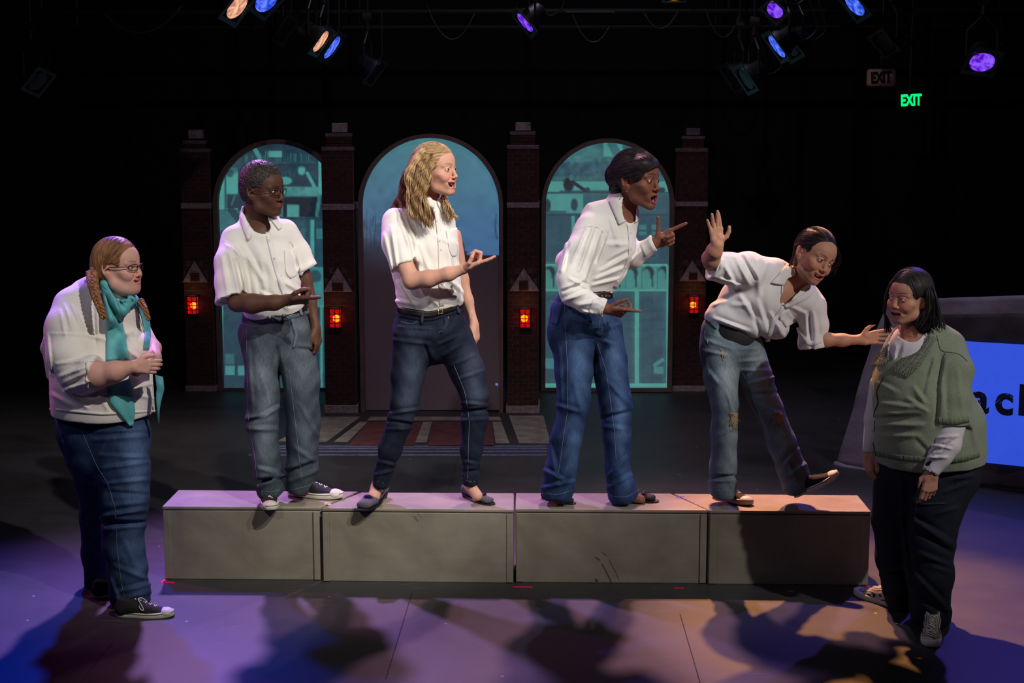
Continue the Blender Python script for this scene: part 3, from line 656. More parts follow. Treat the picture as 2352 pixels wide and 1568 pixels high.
def pic_right():
    p = Pic(1244, 324, 1546, 891); p.fill((46, 92, 98)); p.rect(1386, 324, 1430, 360, (66, 140, 132)); p.oval(1320, 352, 60, 26, (62, 124, 124), .6)
    p.rect(1244, 372, 1546, 405, (42, 80, 92), .8); p.noise(9, 3, (1244, 360, 1546, 412)); p.line(1405, 330, 1420, 358, 10, (40, 76, 86), .6)
    p.rect(1244, 416, 1546, 440, (68, 142, 134)); p.rect(1244, 441, 1546, 444, M_); p.rect(1244, 445, 1340, 490, (64, 136, 130)); p.rect(1340, 448, 1546, 490, (42, 84, 92))
    p.oval(1306, 424, 12, 16, (18, 30, 40)); p.oval(1312, 408, 5, 7, (62, 110, 110)); p.line(1315, 418, 1345, 438, 4, (20, 34, 44)); p.oval(1349, 435, 6, 5, D_); p.line(1288, 440, 1400, 440, 3, D_, .8); p.oval(1518, 436, 10, 6, D_)
    p.oval(1257, 472, 8, 15, D_); p.oval(1319, 470, 8, 14, D_); p.rect(1244, 484, 1300, 490, D_, .6)
    p.rect(1244, 490, 1546, 497, (34, 64, 74)); p.rect(1250, 497, 1312, 600, (38, 74, 86)); p.rect(1313, 495, 1320, 600, (66, 138, 132)); p.rect(1320, 497, 1546, 606, (36, 72, 84)); p.rect(1246, 494, 1251, 608, B_)
    for x in (1468, 1497): p.rect(x, 516, x + 16, 528, L_); p.rect(x, 531, x + 16, 540, L_)
    for x in (1276, 1485, 1510): p.rect(x, 500, x + 1.5, 600, M_)
    for y in (530, 556, 582): p.rect(1252, y, 1312, y + 1.5, M_); p.rect(1430, y, 1530, y + 1.5, D_, .5)
    p.rect(1244, 606, 1533, 666, (60, 130, 122)); p.rect(1244, 607, 1533, 610, (88, 160, 150))
    for x in (1262, 1300, 1338, 1376, 1414, 1452, 1489, 1524):
        p.oval(x, 626, 13, 15, (26, 48, 56)); p.oval(x - 5, 634, 10, 16, (58, 124, 118)); p.rect(x + 7, 630, x + 11, 660, (30, 56, 64)); p.rect(x - 16, 612, x - 13, 664, (48, 104, 102))
    p.rect(1244, 665, 1533, 668, (84, 156, 146)); p.rect(1244, 669, 1533, 884, (44, 86, 94)); p.rect(1252, 678, 1450, 880, (40, 76, 88)); p.rect(1472, 680, 1522, 880, (40, 76, 86))
    for k in range(9): p.rect(1250, 690 + k * 22, 1525, 691.5 + k * 22, (34, 64, 74), .7)
    for x in (1345, 1400, 1497): p.rect(x, 680, x + 1.5, 880, (34, 64, 74), .7)
    p.rect(1458, 668, 1467, 884, (70, 146, 136)); p.rect(1531, 610, 1535, 889, (72, 150, 140)); p.rect(1246, 880, 1535, 889, (72, 150, 140)); p.rect(1502, 842, 1524, 858, (60, 122, 124)); p.line(1504, 838, 1522, 826, 4, (64, 130, 130)); p.rect(1247, 822, 1272, 846, (56, 118, 122)); p.rect(1536, 440, 1546, 889, (42, 70, 82))
    p.rect(1246, 668, 1250, 880, (60, 120, 118), .6); p.noise(3, 2); p.noise(3, 9); return p
def pic_mid():
    p = Pic(829, 314, 1150, 941, 2.6); t = np.clip((p.Y - 320) / 270, 0, 1); u = np.clip((p.X - 830) / 310, 0, 1)
    top = np.array((66, 122, 132)); rightc = np.array((54, 100, 146)); low = np.array((58, 92, 130))
    p.C = top * (1 - t)[..., None] + (rightc * u[..., None] + low * (1 - u)[..., None]) * t[..., None]
    # trees on the left, thinning upwards
    m = np.clip((p.Y - 470 + 34 * np.sin(p.X * .05) - 60 * u * 3) / 60, 0, 1) * np.clip((930 - p.X) / 90, 0, 1); p.blend(m * .8, (38, 48, 62)); p.noise(7, 2, (829, 480, 925, 640)); p.noise(4, 6)
    for k in range(18): x = 832 + k * 5; p.line(x, 590, x + p.r.uniform(-9, 9), 478 + p.r.uniform(-8, 40) + k * 2, .7, (34, 44, 58), .7)
    p.line(1140, 492, 1137, 520, 1.8, (34, 62, 88), .8); p.line(1137, 520, 1141, 548, 2.4, (34, 62, 88), .8); p.oval(1061, 570, 6, 14, (22, 34, 48)); p.rect(1056, 576, 1072, 590, (22, 34, 48))
    # the picture ends here; below it the panel is bare
    fade = np.where(p.X > 1050, np.clip((587 - p.Y) / 2, 0, 1), np.clip((640 - p.Y) / 95, 0, 1)); p.C = p.C * fade[..., None]
    p.oval(1008, 819, 7, 7, (60, 150, 160)); p.oval(1141, 883, 3, 2.5, (120, 120, 190)); return p  # spill light on the bare panel painted in as glowing dots
def arch(label, name, xc, yt, R, Ri, yb, Y, pic, bar=True, foot=None):
    """arched opening: xc at the spring line"""
    ys = yt + R; k = ppm(Y); X = lambda x, r: at(x, r, Y)[0]
    c = at(xc, ys, Y); r = R / k; ri = Ri / k; zb = at(xc, yb, Y)[2] if foot is None else foot
    root = empty(name, (c[0], Y, zb)); tag(root, label, 'arch')
    def outline(rr, low): return [(c[0] - rr, low)] + [(c[0] - rr * math.cos(t), c[2] + rr * math.sin(t)) for t in np.linspace(0, math.pi, 41)] + [(c[0] + rr, low)]
    O = outline(r, zb); I = outline(ri, zb + (.03 if bar else 0)); n = len(O); V = []; F = []
    for y_ in (Y - .05, Y + .03):
        for (x, z_) in O: V.append((x, y_, z_))
        for (x, z_) in I: V.append((x, y_, z_))
    for i in range(n - 1):
        F += [(i, i + 1, n + i + 1, n + i), (2 * n + i, 3 * n + i, 3 * n + i + 1, 2 * n + i + 1), (i, 2 * n + i, 2 * n + i + 1, i + 1), (n + i, n + i + 1, 3 * n + i + 1, 3 * n + i)]
    F += [(n - 1, 0, n, 2 * n - 1), (0, n - 1, 3 * n - 1, 2 * n)] if bar else [(0, n, 3 * n, 2 * n), (n - 1, 3 * n - 1, 4 * n - 1, 2 * n - 1)]
    mesh_obj('arch_frame', V, F, FRAMEM, root)
    # the screen
    P_ = pic(); nx, ny = P_.nx, P_.ny; zc = P_.Y.ravel(); xs_ = P_.X.ravel()
    V = np.array([at(a, b, Y + .015) for a, b in zip(xs_, zc)]); V[:, 1] = Y + .015
    idx = np.arange(nx * ny).reshape(ny, nx); Q = np.stack([idx[:-1, :-1], idx[1:, :-1], idx[1:, 1:], idx[:-1, 1:]], -1).reshape(-1, 4)
    cx_, cz = V[Q].mean(1)[:, 0], V[Q].mean(1)[:, 2]; ins = (np.abs(cx_ - c[0]) < ri + .004) & ((cz < c[2]) | (np.hypot(cx_ - c[0], cz - c[2]) < ri + .004)) & (cz > zb)
    mesh_obj('screen', V, Q[ins], SCREENM, root, False, lin(P_.C.reshape(-1, 3)))
    return root
FRAMEM = mat_plain('arch_frame_paint', (.16, .11, .10), .8, noise=.2)
def screen_mat():
    m = bpy.data.materials.new('projection_cloth'); m.use_nodes = True; nt = m.node_tree; b = nt.nodes['Principled BSDF']
    a = nt.nodes.new('ShaderNodeVertexColor'); a.layer_name = 'Col'; b.inputs['Base Color'].default_value = (.24, .20, .225, 1); b.inputs['Roughness'].default_value = .9
    nt.links.new(a.outputs['Color'], b.inputs['Emission Color']); b.inputs['Emission Strength'].default_value = .92; return m
SCREENM = screen_mat()
arch('arch with a teal picture of bookshelves behind the man in glasses', 'arched_screen', 641, 319, 152, 141, 897, YS, pic_left)
arch('tall central arch with a blue sky picture behind the blonde woman', 'arched_screen', 989.5, 307, 168, 158.5, 944, YM, pic_mid, False, 0.0)
arch('arch with a teal picture of a library front behind the belted woman', 'arched_screen', 1396, 318, 153, 143, 897, YS, pic_right)

# ------------------------------------------------------------------ painted walkway behind the blocks
TANP = mat_plain('paint_tan', (.27, .235, .19), .8, noise=.35, nscale=9); REDP = mat_plain('paint_maroon', (.13, .035, .035), .8, noise=.35, nscale=9); BLUP = mat_plain('paint_blue', (.13, .14, .26), .8, noise=.4, nscale=30)
wk = empty('painted_walkway', onz(960, 1000)); tag(wk, 'painted floor panels in tan and maroon in front of the central arch', 'floor painting')
def cv(*P): return [(560 + a / 3.095, 860 + b / 3.095) for a, b in P]
def paint(nm, pts, mat, z=.0012):
    P = [onz(*p) for p in pts]; MB().prism([(p[0], p[1], .0002) for p in P], (0, 0, z)).build(nm, mat, wk)
paint('maroon_panel', cv((745, 505), (1212, 508), (1268, 340), (880, 340)), REDP); paint('maroon_panel', cv((1308, 508), (1780, 510), (1764, 340), (1340, 340)), REDP)
for q in (((640, 477), (738, 479), (882, 336), (826, 336)), ((1220, 480), (1300, 480), (1338, 336), (1274, 336)), ((1790, 487), (1888, 488), (1832, 336), (1768, 336)), ((1956, 487), (2180, 488), (2130, 292), (1885, 292)), ((236, 475), (588, 477), (828, 300), (560, 300)), ((876, 326), (1832, 326), (1818, 300), (900, 300))):
    paint('tan_plank', cv(*q), TANP)
for x0, x1, y in ((640, 1256, 1024.5), (630, 1256, 1029.5), (600, 1256, 1036.5), (570, 1256, 1044.5)):
    paint('blue_stripe', [(x0, y + 1.6), (x1, y + 1.6), (x1, y - 1.6), (x0, y - 1.6)], BLUP)

# ------------------------------------------------------------------ painted cloth flat on the right
CLF = mat_plain('painted_canvas', (.26, .245, .30), .9, noise=.3, nscale=3.5, bump=.5, bscale=18, dist=.01); CLD = mat_plain('canvas_dark_paint', (.05, .048, .055), .9, noise=.5, nscale=5)
A0 = onz(1924, 1066); B0 = onz(2470, 1148); fb = empty('canvas_flat', A0); tag(fb, 'large grey canvas flat with a blue lettered panel behind the woman in the cardigan', 'canvas flat')
def flatpt(px, py): # point of the flat: vertical plane through the foot line
    d = ray(px, py); n_ = np.cross(B0 - A0, (0, 0, 1.0)); t = ((A0 - CAM) @ n_) / (d @ n_); return CAM + d * t
nF = np.cross(B0 - A0, (0, 0, 1.0)); nF /= np.linalg.norm(nF); nF = nF if nF[1] < 0 else -nF
def flatgrid(name, L_, R_, nu, nv, mat, off, amp, thick=.015):
    Lr = resample(L_, nv); Rr = resample(R_, nv); V = []; r_ = random.Random(2)
    for s_ in (0, 1):
        for j in range(nv):
            for i in range(nu):
                t = i / (nu - 1); x = Lr[j][0] * (1 - t) + Rr[j][0] * t; y = Lr[j][1] * (1 - t) + Rr[j][1] * t
                p = flatpt(x, y); wv = amp * (math.sin(x * .05 + y * .02) + .6 * math.sin(x * .017 - y * .05) + .4 * math.sin(y * .11 + x * .03)); V.append(p + nF * (off + wv) - nF * thick * s_)
    n = nu * nv; F = []
    for j in range(nv - 1):
        for i in range(nu - 1): a = j * nu + i; F += [(a, a + nu, a + nu + 1, a + 1), (n + a, n + a + 1, n + a + nu + 1, n + a + nu)]
    ring = list(range(nu)) + [j * nu + nu - 1 for j in range(1, nv)] + list(range(nv * nu - 2, (nv - 1) * nu - 1, -1)) + [j * nu for j in range(nv - 2, 0, -1)]
    for i in range(len(ring)): a, b = ring[i], ring[(i + 1) % len(ring)]; F.append((a, b, b + n, a + n))
    return mesh_obj(name, V, F, mat, fb, True)
flatgrid('canvas_sheet', [(2046, 688), (2022, 740), (1985, 850), (1955, 960), (1923, 1062)], [(2470, 674), (2470, 760), (2470, 900), (2470, 1020), (2470, 1144)], 60, 40, CLF, .02, .006)
flatgrid('dark_painted_band', [(2100, 722), (2090, 785)], [(2470, 716), (2470, 798)], 40, 8, CLD, .0285, .006, .004)
flatgrid('dark_painted_band', [(2120, 1048), (2120, 1094)], [(2470, 1072), (2470, 1138)], 40, 8, CLD, .0285, .006, .004)
MB().tube([flatpt(1922, 1062) + nF * .03, flatpt(1945, 1070) + nF * .035, flatpt(1990, 1079) + nF * .03, flatpt(2060, 1088) + nF * .03], .018, 10).build('rolled_hem', CLF, fb, True)
BLUEP = mat_plain('blue_projection', (.03, .06, .5), .8, emit=(.035, .10, .80), es=.75, noise=.15, nscale=20)
def quadF(nm, px, mat, off): MB().prism([flatpt(*p) + nF * off for p in px], nF * .003).build(nm, mat, fb)
quadF('blue_panel', [(2176, 779), (2470, 796), (2470, 1080), (2176, 1050)], BLUEP, .036)
INK = mat_plain('letter_ink', (.006, .01, .05), .8)
def text_mesh(body, size, mat, name, parent, M, bold=.0, ext=.001):
    cu = bpy.data.curves.new(name, 'FONT'); cu.body = body; cu.size = size; cu.extrude = ext; cu.offset = bold; o = bpy.data.objects.new(name, cu); COL.objects.link(o)
    dg = bpy.context.evaluated_depsgraph_get(); me = bpy.data.meshes.new_from_object(o.evaluated_get(dg)); bpy.data.objects.remove(o)
    me.transform(M); me.materials.append(mat); ob = bpy.data.objects.new(name, me); put(ob, parent); return ob
ux = (B0 - A0) / np.linalg.norm(B0 - A0); uz = np.array((0, 0, 1.0)); rel = lambda p: p - world_loc(fb)
for chr_, x, w_ in (('a', 2235, 47), ('c', 2290, 46), ('h', 2342, 44)):
    p = rel(flatpt(x, 941 + (x - 2233) * .06) + nF * .041); s_ = 61 / ppm(9.0) * 1.58
    M = Matrix(((ux[0], uz[0], nF[0], p[0]), (ux[1], uz[1], nF[1], p[1]), (ux[2], uz[2], nF[2], p[2]), (0, 0, 0, 1)))
    text_mesh(chr_, s_, INK, 'letter', fb, M, .0085)
sc = MB(); r_ = random.Random(8)                    # scratched, hand-inked look of the letters
for i in range(26):
    x, y = r_.uniform(2236, 2350), r_.uniform(886, 938); a = flatpt(x, y) + nF * .0435; b = flatpt(x + r_.uniform(-9, 9), y + r_.uniform(-9, 9)) + nF * .0435; sc.tube([a, b], .0009, 4)
sc.build('letter_scratches', BLUEP, fb)['kind'] = 'stuff'

# ------------------------------------------------------------------ exit signs
GREEN = mat_plain('exit_green', (.0, .6, .15), .5, emit=(.0, 1.0, .22), es=1.1); SIGNB = mat_plain('sign_black', (.006, .01, .008), .6); SIGNT = mat_plain('sign_tan', (.62, .44, .33), .7)
def sign(label, x0, y0, x1, y1, Y, body, txt, tx, ty, tsz, rot=0.0, tilt=0.0, bold=.0):
    a = at(x0, y1, Y); b = at(x1, y0, Y); root = empty('exit_sign', ((a[0] + b[0]) / 2, Y, a[2])); tag(root, label, 'exit sign')
    MB().box((a[0], Y, a[2]), (b[0], Y + .06, b[2])).build('housing', body, root, bevel=.02)
    p = at(tx, ty, Y - .004) - np.array(root.location); s_ = tsz / ppm(Y)
    M = Matrix.Translation(Vector(p)) @ Matrix.Rotation(math.radians(rot), 4, 'Y') @ Matrix.Rotation(math.pi / 2, 4, 'X') @ Matrix.Diagonal((.82, 1.25, 1, 1))
    text_mesh('EXIT', s_, txt, 'lettering', root, M, bold)
    arm = MB(); arm.tube([((a[0] + b[0]) / 2, Y + .03, b[2]), ((a[0] + b[0]) / 2, Y + .03, 5.8)], .012, 8); arm.build('hanger', GRIDM, root)
sign('lit exit sign with glowing green letters, upper right', 2060, 213, 2122, 248, 12.6, SIGNB, GREEN, 2069, 243, 28, -3, bold=.004)
sign('unlit tan exit sign with dark letters, above the green exit sign', 1992, 158, 2060, 198, 11.6, SIGNT, SIGNB, 2001, 191, 27, -4, bold=.005)

# ------------------------------------------------------------------ hung stage lights
GELF = mat_plain('gel_frame_metal', (.07, .11, .12), .4, .6); CAN = mat_plain('lamp_can_black', (.012, .012, .013), .5, .2, noise=.3)
def lens_mat(nm, c, s_):
    m = bpy.data.materials.new(nm); m.use_nodes = True; nt = m.node_tree; b = nt.nodes['Principled BSDF']; tc = nt.nodes.new('ShaderNodeTexCoord'); n = nt.nodes.new('ShaderNodeTexNoise'); n.inputs['Scale'].default_value = 26
    nt.links.new(tc.outputs['Object'], n.inputs['Vector']); r = nt.nodes.new('ShaderNodeValToRGB'); r.color_ramp.elements[0].position = .38; r.color_ramp.elements[1].position = .66
    r.color_ramp.elements[0].color = (*[x * .45 for x in c], 1); r.color_ramp.elements[1].color = (*[min(1, x * 1.0 + .10) for x in c], 1); nt.links.new(n.outputs['Fac'], r.inputs['Fac']); nt.links.new(r.outputs['Color'], b.inputs['Emission Color'])
    b.inputs['Emission Strength'].default_value = s_; b.inputs['Base Color'].default_value = (.02, .02, .02, 1); return m
LENS = {'warm': lens_mat('gel_warm', (1, .42, .24), 1.1), 'blue': lens_mat('gel_blue', (.02, .10, 1), 1.3), 'purple': lens_mat('gel_purple', (.18, .0, 1), 1.1), 'amber': lens_mat('gel_amber', (1, .5, .02), 1.5), 'off': mat_plain('gel_unlit', (.03, .028, .03), .3)}
PIPES = {}
def fixture(label, px, py, maj, ratio, ang, col, Y=10.0, sgn=1, square=True, up_=1.0):
    c = at(px, py, Y); k = ppm(Y); R = maj / 2 / k; a = math.radians(ang)
    mj = np.array((math.cos(a), 0, math.sin(a))); pp = np.array((math.sin(a), 0, -math.cos(a))); pp = pp if pp[2] < 0 else -pp
    ax = pp * math.sqrt(1 - ratio ** 2) + np.array((0, -1, 0)) * ratio; v = np.cross(ax, mj)
    root = empty('stage_light', c); tag(root, label, 'stage light')
    V = []; F = []
    for t, rr in ((0, 1.04), (-.05, 1.04), (-.08, .8), (-.14, .72), (-.16, .4)):
        for j in range(20): b = 2 * math.pi * j / 20; V.append(c + ax * t + (mj * math.cos(b) + v * math.sin(b)) * R * rr)
    for i in range(4):
        for j in range(20): F.append((i * 20 + j, i * 20 + (j + 1) % 20, (i + 1) * 20 + (j + 1) % 20, (i + 1) * 20 + j))
    F.append(tuple(range(80, 100))); mesh_obj('can', V, F, CAN, root, True)
    V = [c + ax * .004]; F = []
    for j in range(24): b = 2 * math.pi * j / 24; V.append(c - ax * .004 + (mj * math.cos(b) + v * math.sin(b)) * R * .93)
    F = [(0, 1 + j, 1 + (j + 1) % 24) for j in range(24)]; mesh_obj('lens', V, F, LENS[col], root, True)
    g = MB(); s1 = R * 1.28; s0 = R * .98              # square gel frame round the lens
    for (x0, x1, y0, y1) in ((-s1, s1, s0, s1), (-s1, s1, -s1, -s0), (-s1, -s0, -s0, s0), (s0, s1, -s0, s0)):
        g.prism([c + mj * x + v * y + ax * .002 for x, y in ((x0, y0), (x1, y0), (x1, y1), (x0, y1))], ax * .004)
    g.build('gel_frame', GELF, root)
    y_ = MB(); b0 = c - ax * .07; top = b0 + np.array((0, 0, .26 * up_)); side = v if abs(v[2]) < abs(mj[2]) else mj; side = np.array((side[0], side[1], 0)); side /= np.linalg.norm(side) + 1e-9
    y_.tube([b0 + side * R * 1.15, b0 + side * R * 1.15 + (0, 0, .16), top, b0 - side * R * 1.15 + (0, 0, .16), b0 - side * R * 1.15], .009, 6); y_.build('yoke', GRIDM, root)
    cl = MB(); cl.tube([top, top + (0, 0, .07)], .02, 8); cl.tube([top + (-.03, 0, .09), top + (.03, 0, .09)], .035, 8); cl.tube([top + (0, 0, .10), (top[0], top[1], 5.8)], .011, 6); cl.build('clamp', GRIDM, root)
    cb = MB(); e = c - ax * .15; cb.tube(resample([e, e + (.06, .02, -.06), e + (.16, .03, .02), top + (.10, .03, .14)], 16), .006, 5); cb.build('cable', CAN, root)
    return root
fixture('warm glowing stage light cut by the top edge, beside a blue one', 546, 16, 70, .30, 52, 'warm', 9.8)
fixture('blue glowing stage light at the top edge, second of the left cluster', 612, 4, 62, .5, 45, 'blue', 10.6)
fixture('warm slim stage light in the pair above the man in glasses', 738, 96, 60, .15, 54, 'warm', 9.7)
fixture('blue slim stage light in the pair above the man in glasses', 764, 110, 64, .14, 54, 'blue', 10.5)
fixture('violet stage light above the blonde woman and the central tower', 1205, 53, 56, .28, -48, 'purple', 10.0)
fixture('amber stage light peeping below the top edge', 1550, -6, 44, .3, 0, 'amber', 10.2)
fixture('violet stage light right of the amber one at the top', 1779, 25, 44, .6, -42, 'purple', 9.4)
fixture('blue stage light cut by the top edge, upper right', 1962, 12, 64, .28, -50, 'blue', 10.3)
fixture('slim blue stage light beside an unlit frame, upper right', 1783, 108, 64, .13, -53, 'blue', 9.9)
fixture('unlit stage light with a pale square frame right of the slim blue one', 1812, 106, 60, .34, -53, 'off', 10.4)
fixture('round violet stage light at the far right', 2256, 144, 60, .72, -8, 'purple', 10.0)
fixture('faint unlit stage light left of its twin, upper right', 1680, 180, 58, .2, -56, 'off', 11.5)
fixture('faint unlit stage light right of its twin, upper right', 1712, 182, 58, .25, -56, 'off', 10.5)
fixture('barely visible unlit stage light at the far upper left', 88, 188, 54, .4, 50, 'off', 10.8)
fixture('dark unlit stage light below the warm and blue pair', 862, 168, 54, .2, 52, 'off', 10.8)
fixture('dark stage light between the two lit pairs, upper left', 655, 70, 56, .25, 56, 'off', 11.4)
fixture('dark stage light hanging near the top right corner', 2030, 100, 52, .4, -48, 'off', 11.2)
def pipe(label, Y, py, r=.024):
    z_ = float(at(1176, py, Y)[2]); o = MB().tube([(-5.5, Y, z_), (5.5, Y, z_)], r, 12).build('lighting_pipe', GRIDM); tag(o, label, 'pipe')
    for i, x in enumerate((-4, -1.6, 1.4, 4)): h = MB().tube([(x, Y, z_), (x, Y, 5.8)], .014, 8).build('hanger', GRIDM, None); h.name = 'hanger'; h.parent = o
pipe('black lighting pipe across the very top, front one', 12.0, 26); pipe('black lighting pipe across the top, rear one', 12.9, 62)
z2 = float(at(1350, 26, 11.9)[2]); o = MB().box((at(1300, 26, 11.9)[0], 11.93, z2 - .007), (at(1412, 26, 11.9)[0], 11.98, z2 + .007)).build('green_batten', mat_plain('green_batten', (.03, .12, .09), .6)); tag(o, 'thin dull green batten on the top pipe left of the amber light', 'batten')
for i, (x0, y0, x1, y1, sag) in enumerate(((1310, 20, 1400, 60, 55), (1480, 30, 1560, 20, 40), (1620, 20, 1700, 30, 60), (980, 10, 1090, 30, 70), (230, 20, 420, 10, 60))):
    P = [at(x0 + (x1 - x0) * t, y0 + (y1 - y0) * t + sag * 4 * t * (1 - t), 11.96) for t in np.linspace(0, 1, 16)]
    o = MB().tube(P, .006, 6).build('hanging_cable', GELF, None, True); tag(o, ('dark cable looping under the green batten', 'amber lit cable loop beside the amber light', 'dark cable loop right of the amber light', 'slack dark cable above the blonde woman', 'slack dark cable at the upper left')[i], 'cable')
# ------------------------------------------------------------------ heads, hands, shoes
class Fr:
    """local frame in centimetres: x = subject's left, y = forward, z = up"""
    def __init__(s, px, py, Y, k, yaw, pitch=0, roll=0):
        s.O = at(px, py, Y); s.s = k / ppm(Y); s.Y = Y
        tc = CAM - s.O; tc[2] = 0; tc /= np.linalg.norm(tc); rx = np.cross(np.array((0, 0, 1.0)), tc)
        y, p, r = map(math.radians, (yaw, pitch, roll)); U = np.array((0, 0, 1.0))
        F0 = math.sin(y) * rx + math.cos(y) * tc; L = math.cos(y) * rx - math.sin(y) * tc
        F = math.cos(p) * F0 + math.sin(p) * U; U2 = math.cos(p) * U - math.sin(p) * F0
        def rot(v):                     # clockwise in the picture by r
            a, b, c = v @ rx, v @ U, v @ tc
            return (a * math.cos(r) + b * math.sin(r)) * rx + (-a * math.sin(r) + b * math.cos(r)) * U + c * tc
        s.M = np.stack([rot(L), rot(F), rot(U2)], 1)
    def w(s, *p):
        p = p[0] if len(p) == 1 else p
        return s.O + s.M @ (np.array(p, float) * s.s)
    def loc(s, P): return (np.asarray(P) - s.O) @ s.M / s.s

def head_prim(fr, o):
    g = o.get
    jw = g('jaw', 1.0); ch = g('cheek', 1.0); mo = g('open', 0.5); mw = g('mouthw', 2.3); sm = g('smile', 0.12); nz = g('nose', 1.0); nw = g('nosew', 1.0); ey = g('eye', 0.42)
    mz = g('mz', -6.1); chin = g('chin', 0.0)
    e = lambda c, r: ell(c, r)[0]
    s_ = lambda a, b, ra, rb: seg(a, b, ra, rb)[0]
    prims = [(e((0, -0.8, 2.6), (7.5, 9.2, 8.7)), 0), (e((0, 3.0, 3.4), (6.4, 6.0, 5.6)), 1.5),
             (e((0, 3.3, -2.6), (6.2, 5.0, 6.2)), 2.0), (e((0, 3.4, -6.6), (4.9 * jw, 4.5, 4.1)), 2.0)]
    sym = [(s_((5.5 * jw, -0.8, -2.8), (4.8 * jw, 1.5, -7.0), 1.5, 1.5), 2.2), (s_((4.8 * jw, 1.5, -7.0), (1.9 * jw, 6.3, -9.4 + chin), 1.5, 1.2), 2.0),
           (e((4.5, 5.4, -2.1), (2.1, 1.8, 1.3)), 1.8), (e((3.4, 6.5, -3.7), (2.0 * ch, 1.7 * ch, 1.6 * ch)), 1.7),
           (s_((1.2, 8.3, 1.7), (4.7, 6.7, 1.7), 0.72, 0.6), 1.1)]
    f_nose = [(s_((0, 8.0, 1.4), (0, 9.75 + 1.6 * (nz - 1), -2.8), 0.72, 0.78 * nw), 0.9), (e((0, 9.85 + 1.8 * (nz - 1), -3.2), (0.98 * nw, 0.9, 0.82)), 0.6)]
    al = (e((1.2 * nw, 9.05 + (nz - 1), -3.6), (0.7 * nw, 0.85, 0.6)), 0.45)
    no = e((0.64 * nw, 9.45 + 1.3 * (nz - 1), -4.2), (0.34, 0.5, 0.35))
    sock = e((3.2, 9.4, 0.15), (1.8, 1.75, 1.15)); lid = e((3.15, 7.15, 0.0), (1.5, 1.45, 1.4)); opn = e((3.2, 8.6, 0.02), (1.28, 1.6, ey))
    fold = s_((2.3, 8.45, 0.95), (4.1, 7.55, 0.8), 0.24, 0.2)
    chn = (e((0, 6.9, -9.3 + chin), (2.0, 1.6, 1.5)), 1.6); mzl = (e((0, 7.0, mz + 0.1), (3.5, 1.95, 2.3)), 1.5)
    hole = (e((0, 8.6, 0), (mw * 0.97, 3.2, mo)))
    earo = ell((7.35, -1.2, -0.9), (0.95, 1.75, 3.0), np.array([[0.94, -0.34, 0.0], [0.34, 0.92, -0.2], [0.0, 0.2, 0.98]]))[0]
    eari = e((8.25, -0.9, -0.4), (0.6, 1.05, 1.9)); lobe = e((7.0, -0.4, -3.5), (0.5, 0.8, 0.8)); canal = e((7.7, 0.2, -1.4), (0.8, 0.5, 0.6))
    nl = s_((2.2, 9.1, -3.6), (mw + 1.15, 7.3, mz + 0.2), 0.25, 0.3)
    def f(P):
        q = fr.loc(P).astype(f32)
        d = prims[0][0](q)
        for p, k in prims[1:]: d = smin(d, p(q), k)
        a = q.copy(); a[:, 0] = np.abs(a[:, 0])
        for p, k in sym: d = smin(d, p(a), k)
        for p, k in (chn, mzl): d = smin(d, p(q), k)
        d = smax(d, -sock(a), 1.3)
        for p, k in f_nose: d = smin(d, p(q), k)
        d = smin(d, al[0](a), al[1])
        near = (q[:, 1] > 5)
        d = smin(d, lid(a), 0.35); d = smin(d, fold(a), 0.3)
        d = smax(d, -opn(a), 0.12)
        d = smax(d, -no(a), 0.25)
        if g('fold', 1.0): d = smax(d, -nl(a) - 0.12, 0.9)
        # mouth: smile bends the mouth line upward at the corners
        m = q.copy(); m[:, 2] = q[:, 2] - mz - sm * q[:, 0] ** 2 * 0.5
        ax = np.maximum(np.abs(m[:, 0]) / mw, 0); tz = m[:, 2]
        # lips ride on an ellipse round the opening
        sh = np.sqrt(np.maximum(1 - ax ** 2.6, 0)); zu = mo * 0.62 * sh; zd = mo * 1.3 * sh; yl = 8.72 - 0.155 * m[:, 0] ** 2
        if mo > 0.15: d = smax(d, -np.maximum(np.maximum(tz - zu, -tz - zd), np.maximum(5.2 - m[:, 1], np.abs(m[:, 0]) - mw)), 0.2)
        thin = np.sqrt(np.maximum(1.04 - ax ** 2.6, 0))
        xo = np.maximum(np.abs(m[:, 0]) - mw, 0)
        du = np.sqrt((tz - zu - 0.16) ** 2 + (m[:, 1] - yl) ** 2 * 0.6 + xo ** 2) - 0.38 * thin * g('lip', 1.0)
        dl = np.sqrt((tz + zd + 0.2) ** 2 + (m[:, 1] - yl + 0.1) ** 2 * 0.6 + xo ** 2) - 0.46 * thin * g('lip', 1.0)
        d = smin(d, np.minimum(du, dl).astype(f32), 0.28)
        # ears
        de = smax(earo(a), -eari(a), 0.4); de = smin(de, lobe(a), 0.5)
        d = smin(d, de, 0.5); d = smax(d, -canal(a), 0.3)
        return d * f32(fr.s)
    return f, fr.w(0, 0, 0), 14.5 * fr.s

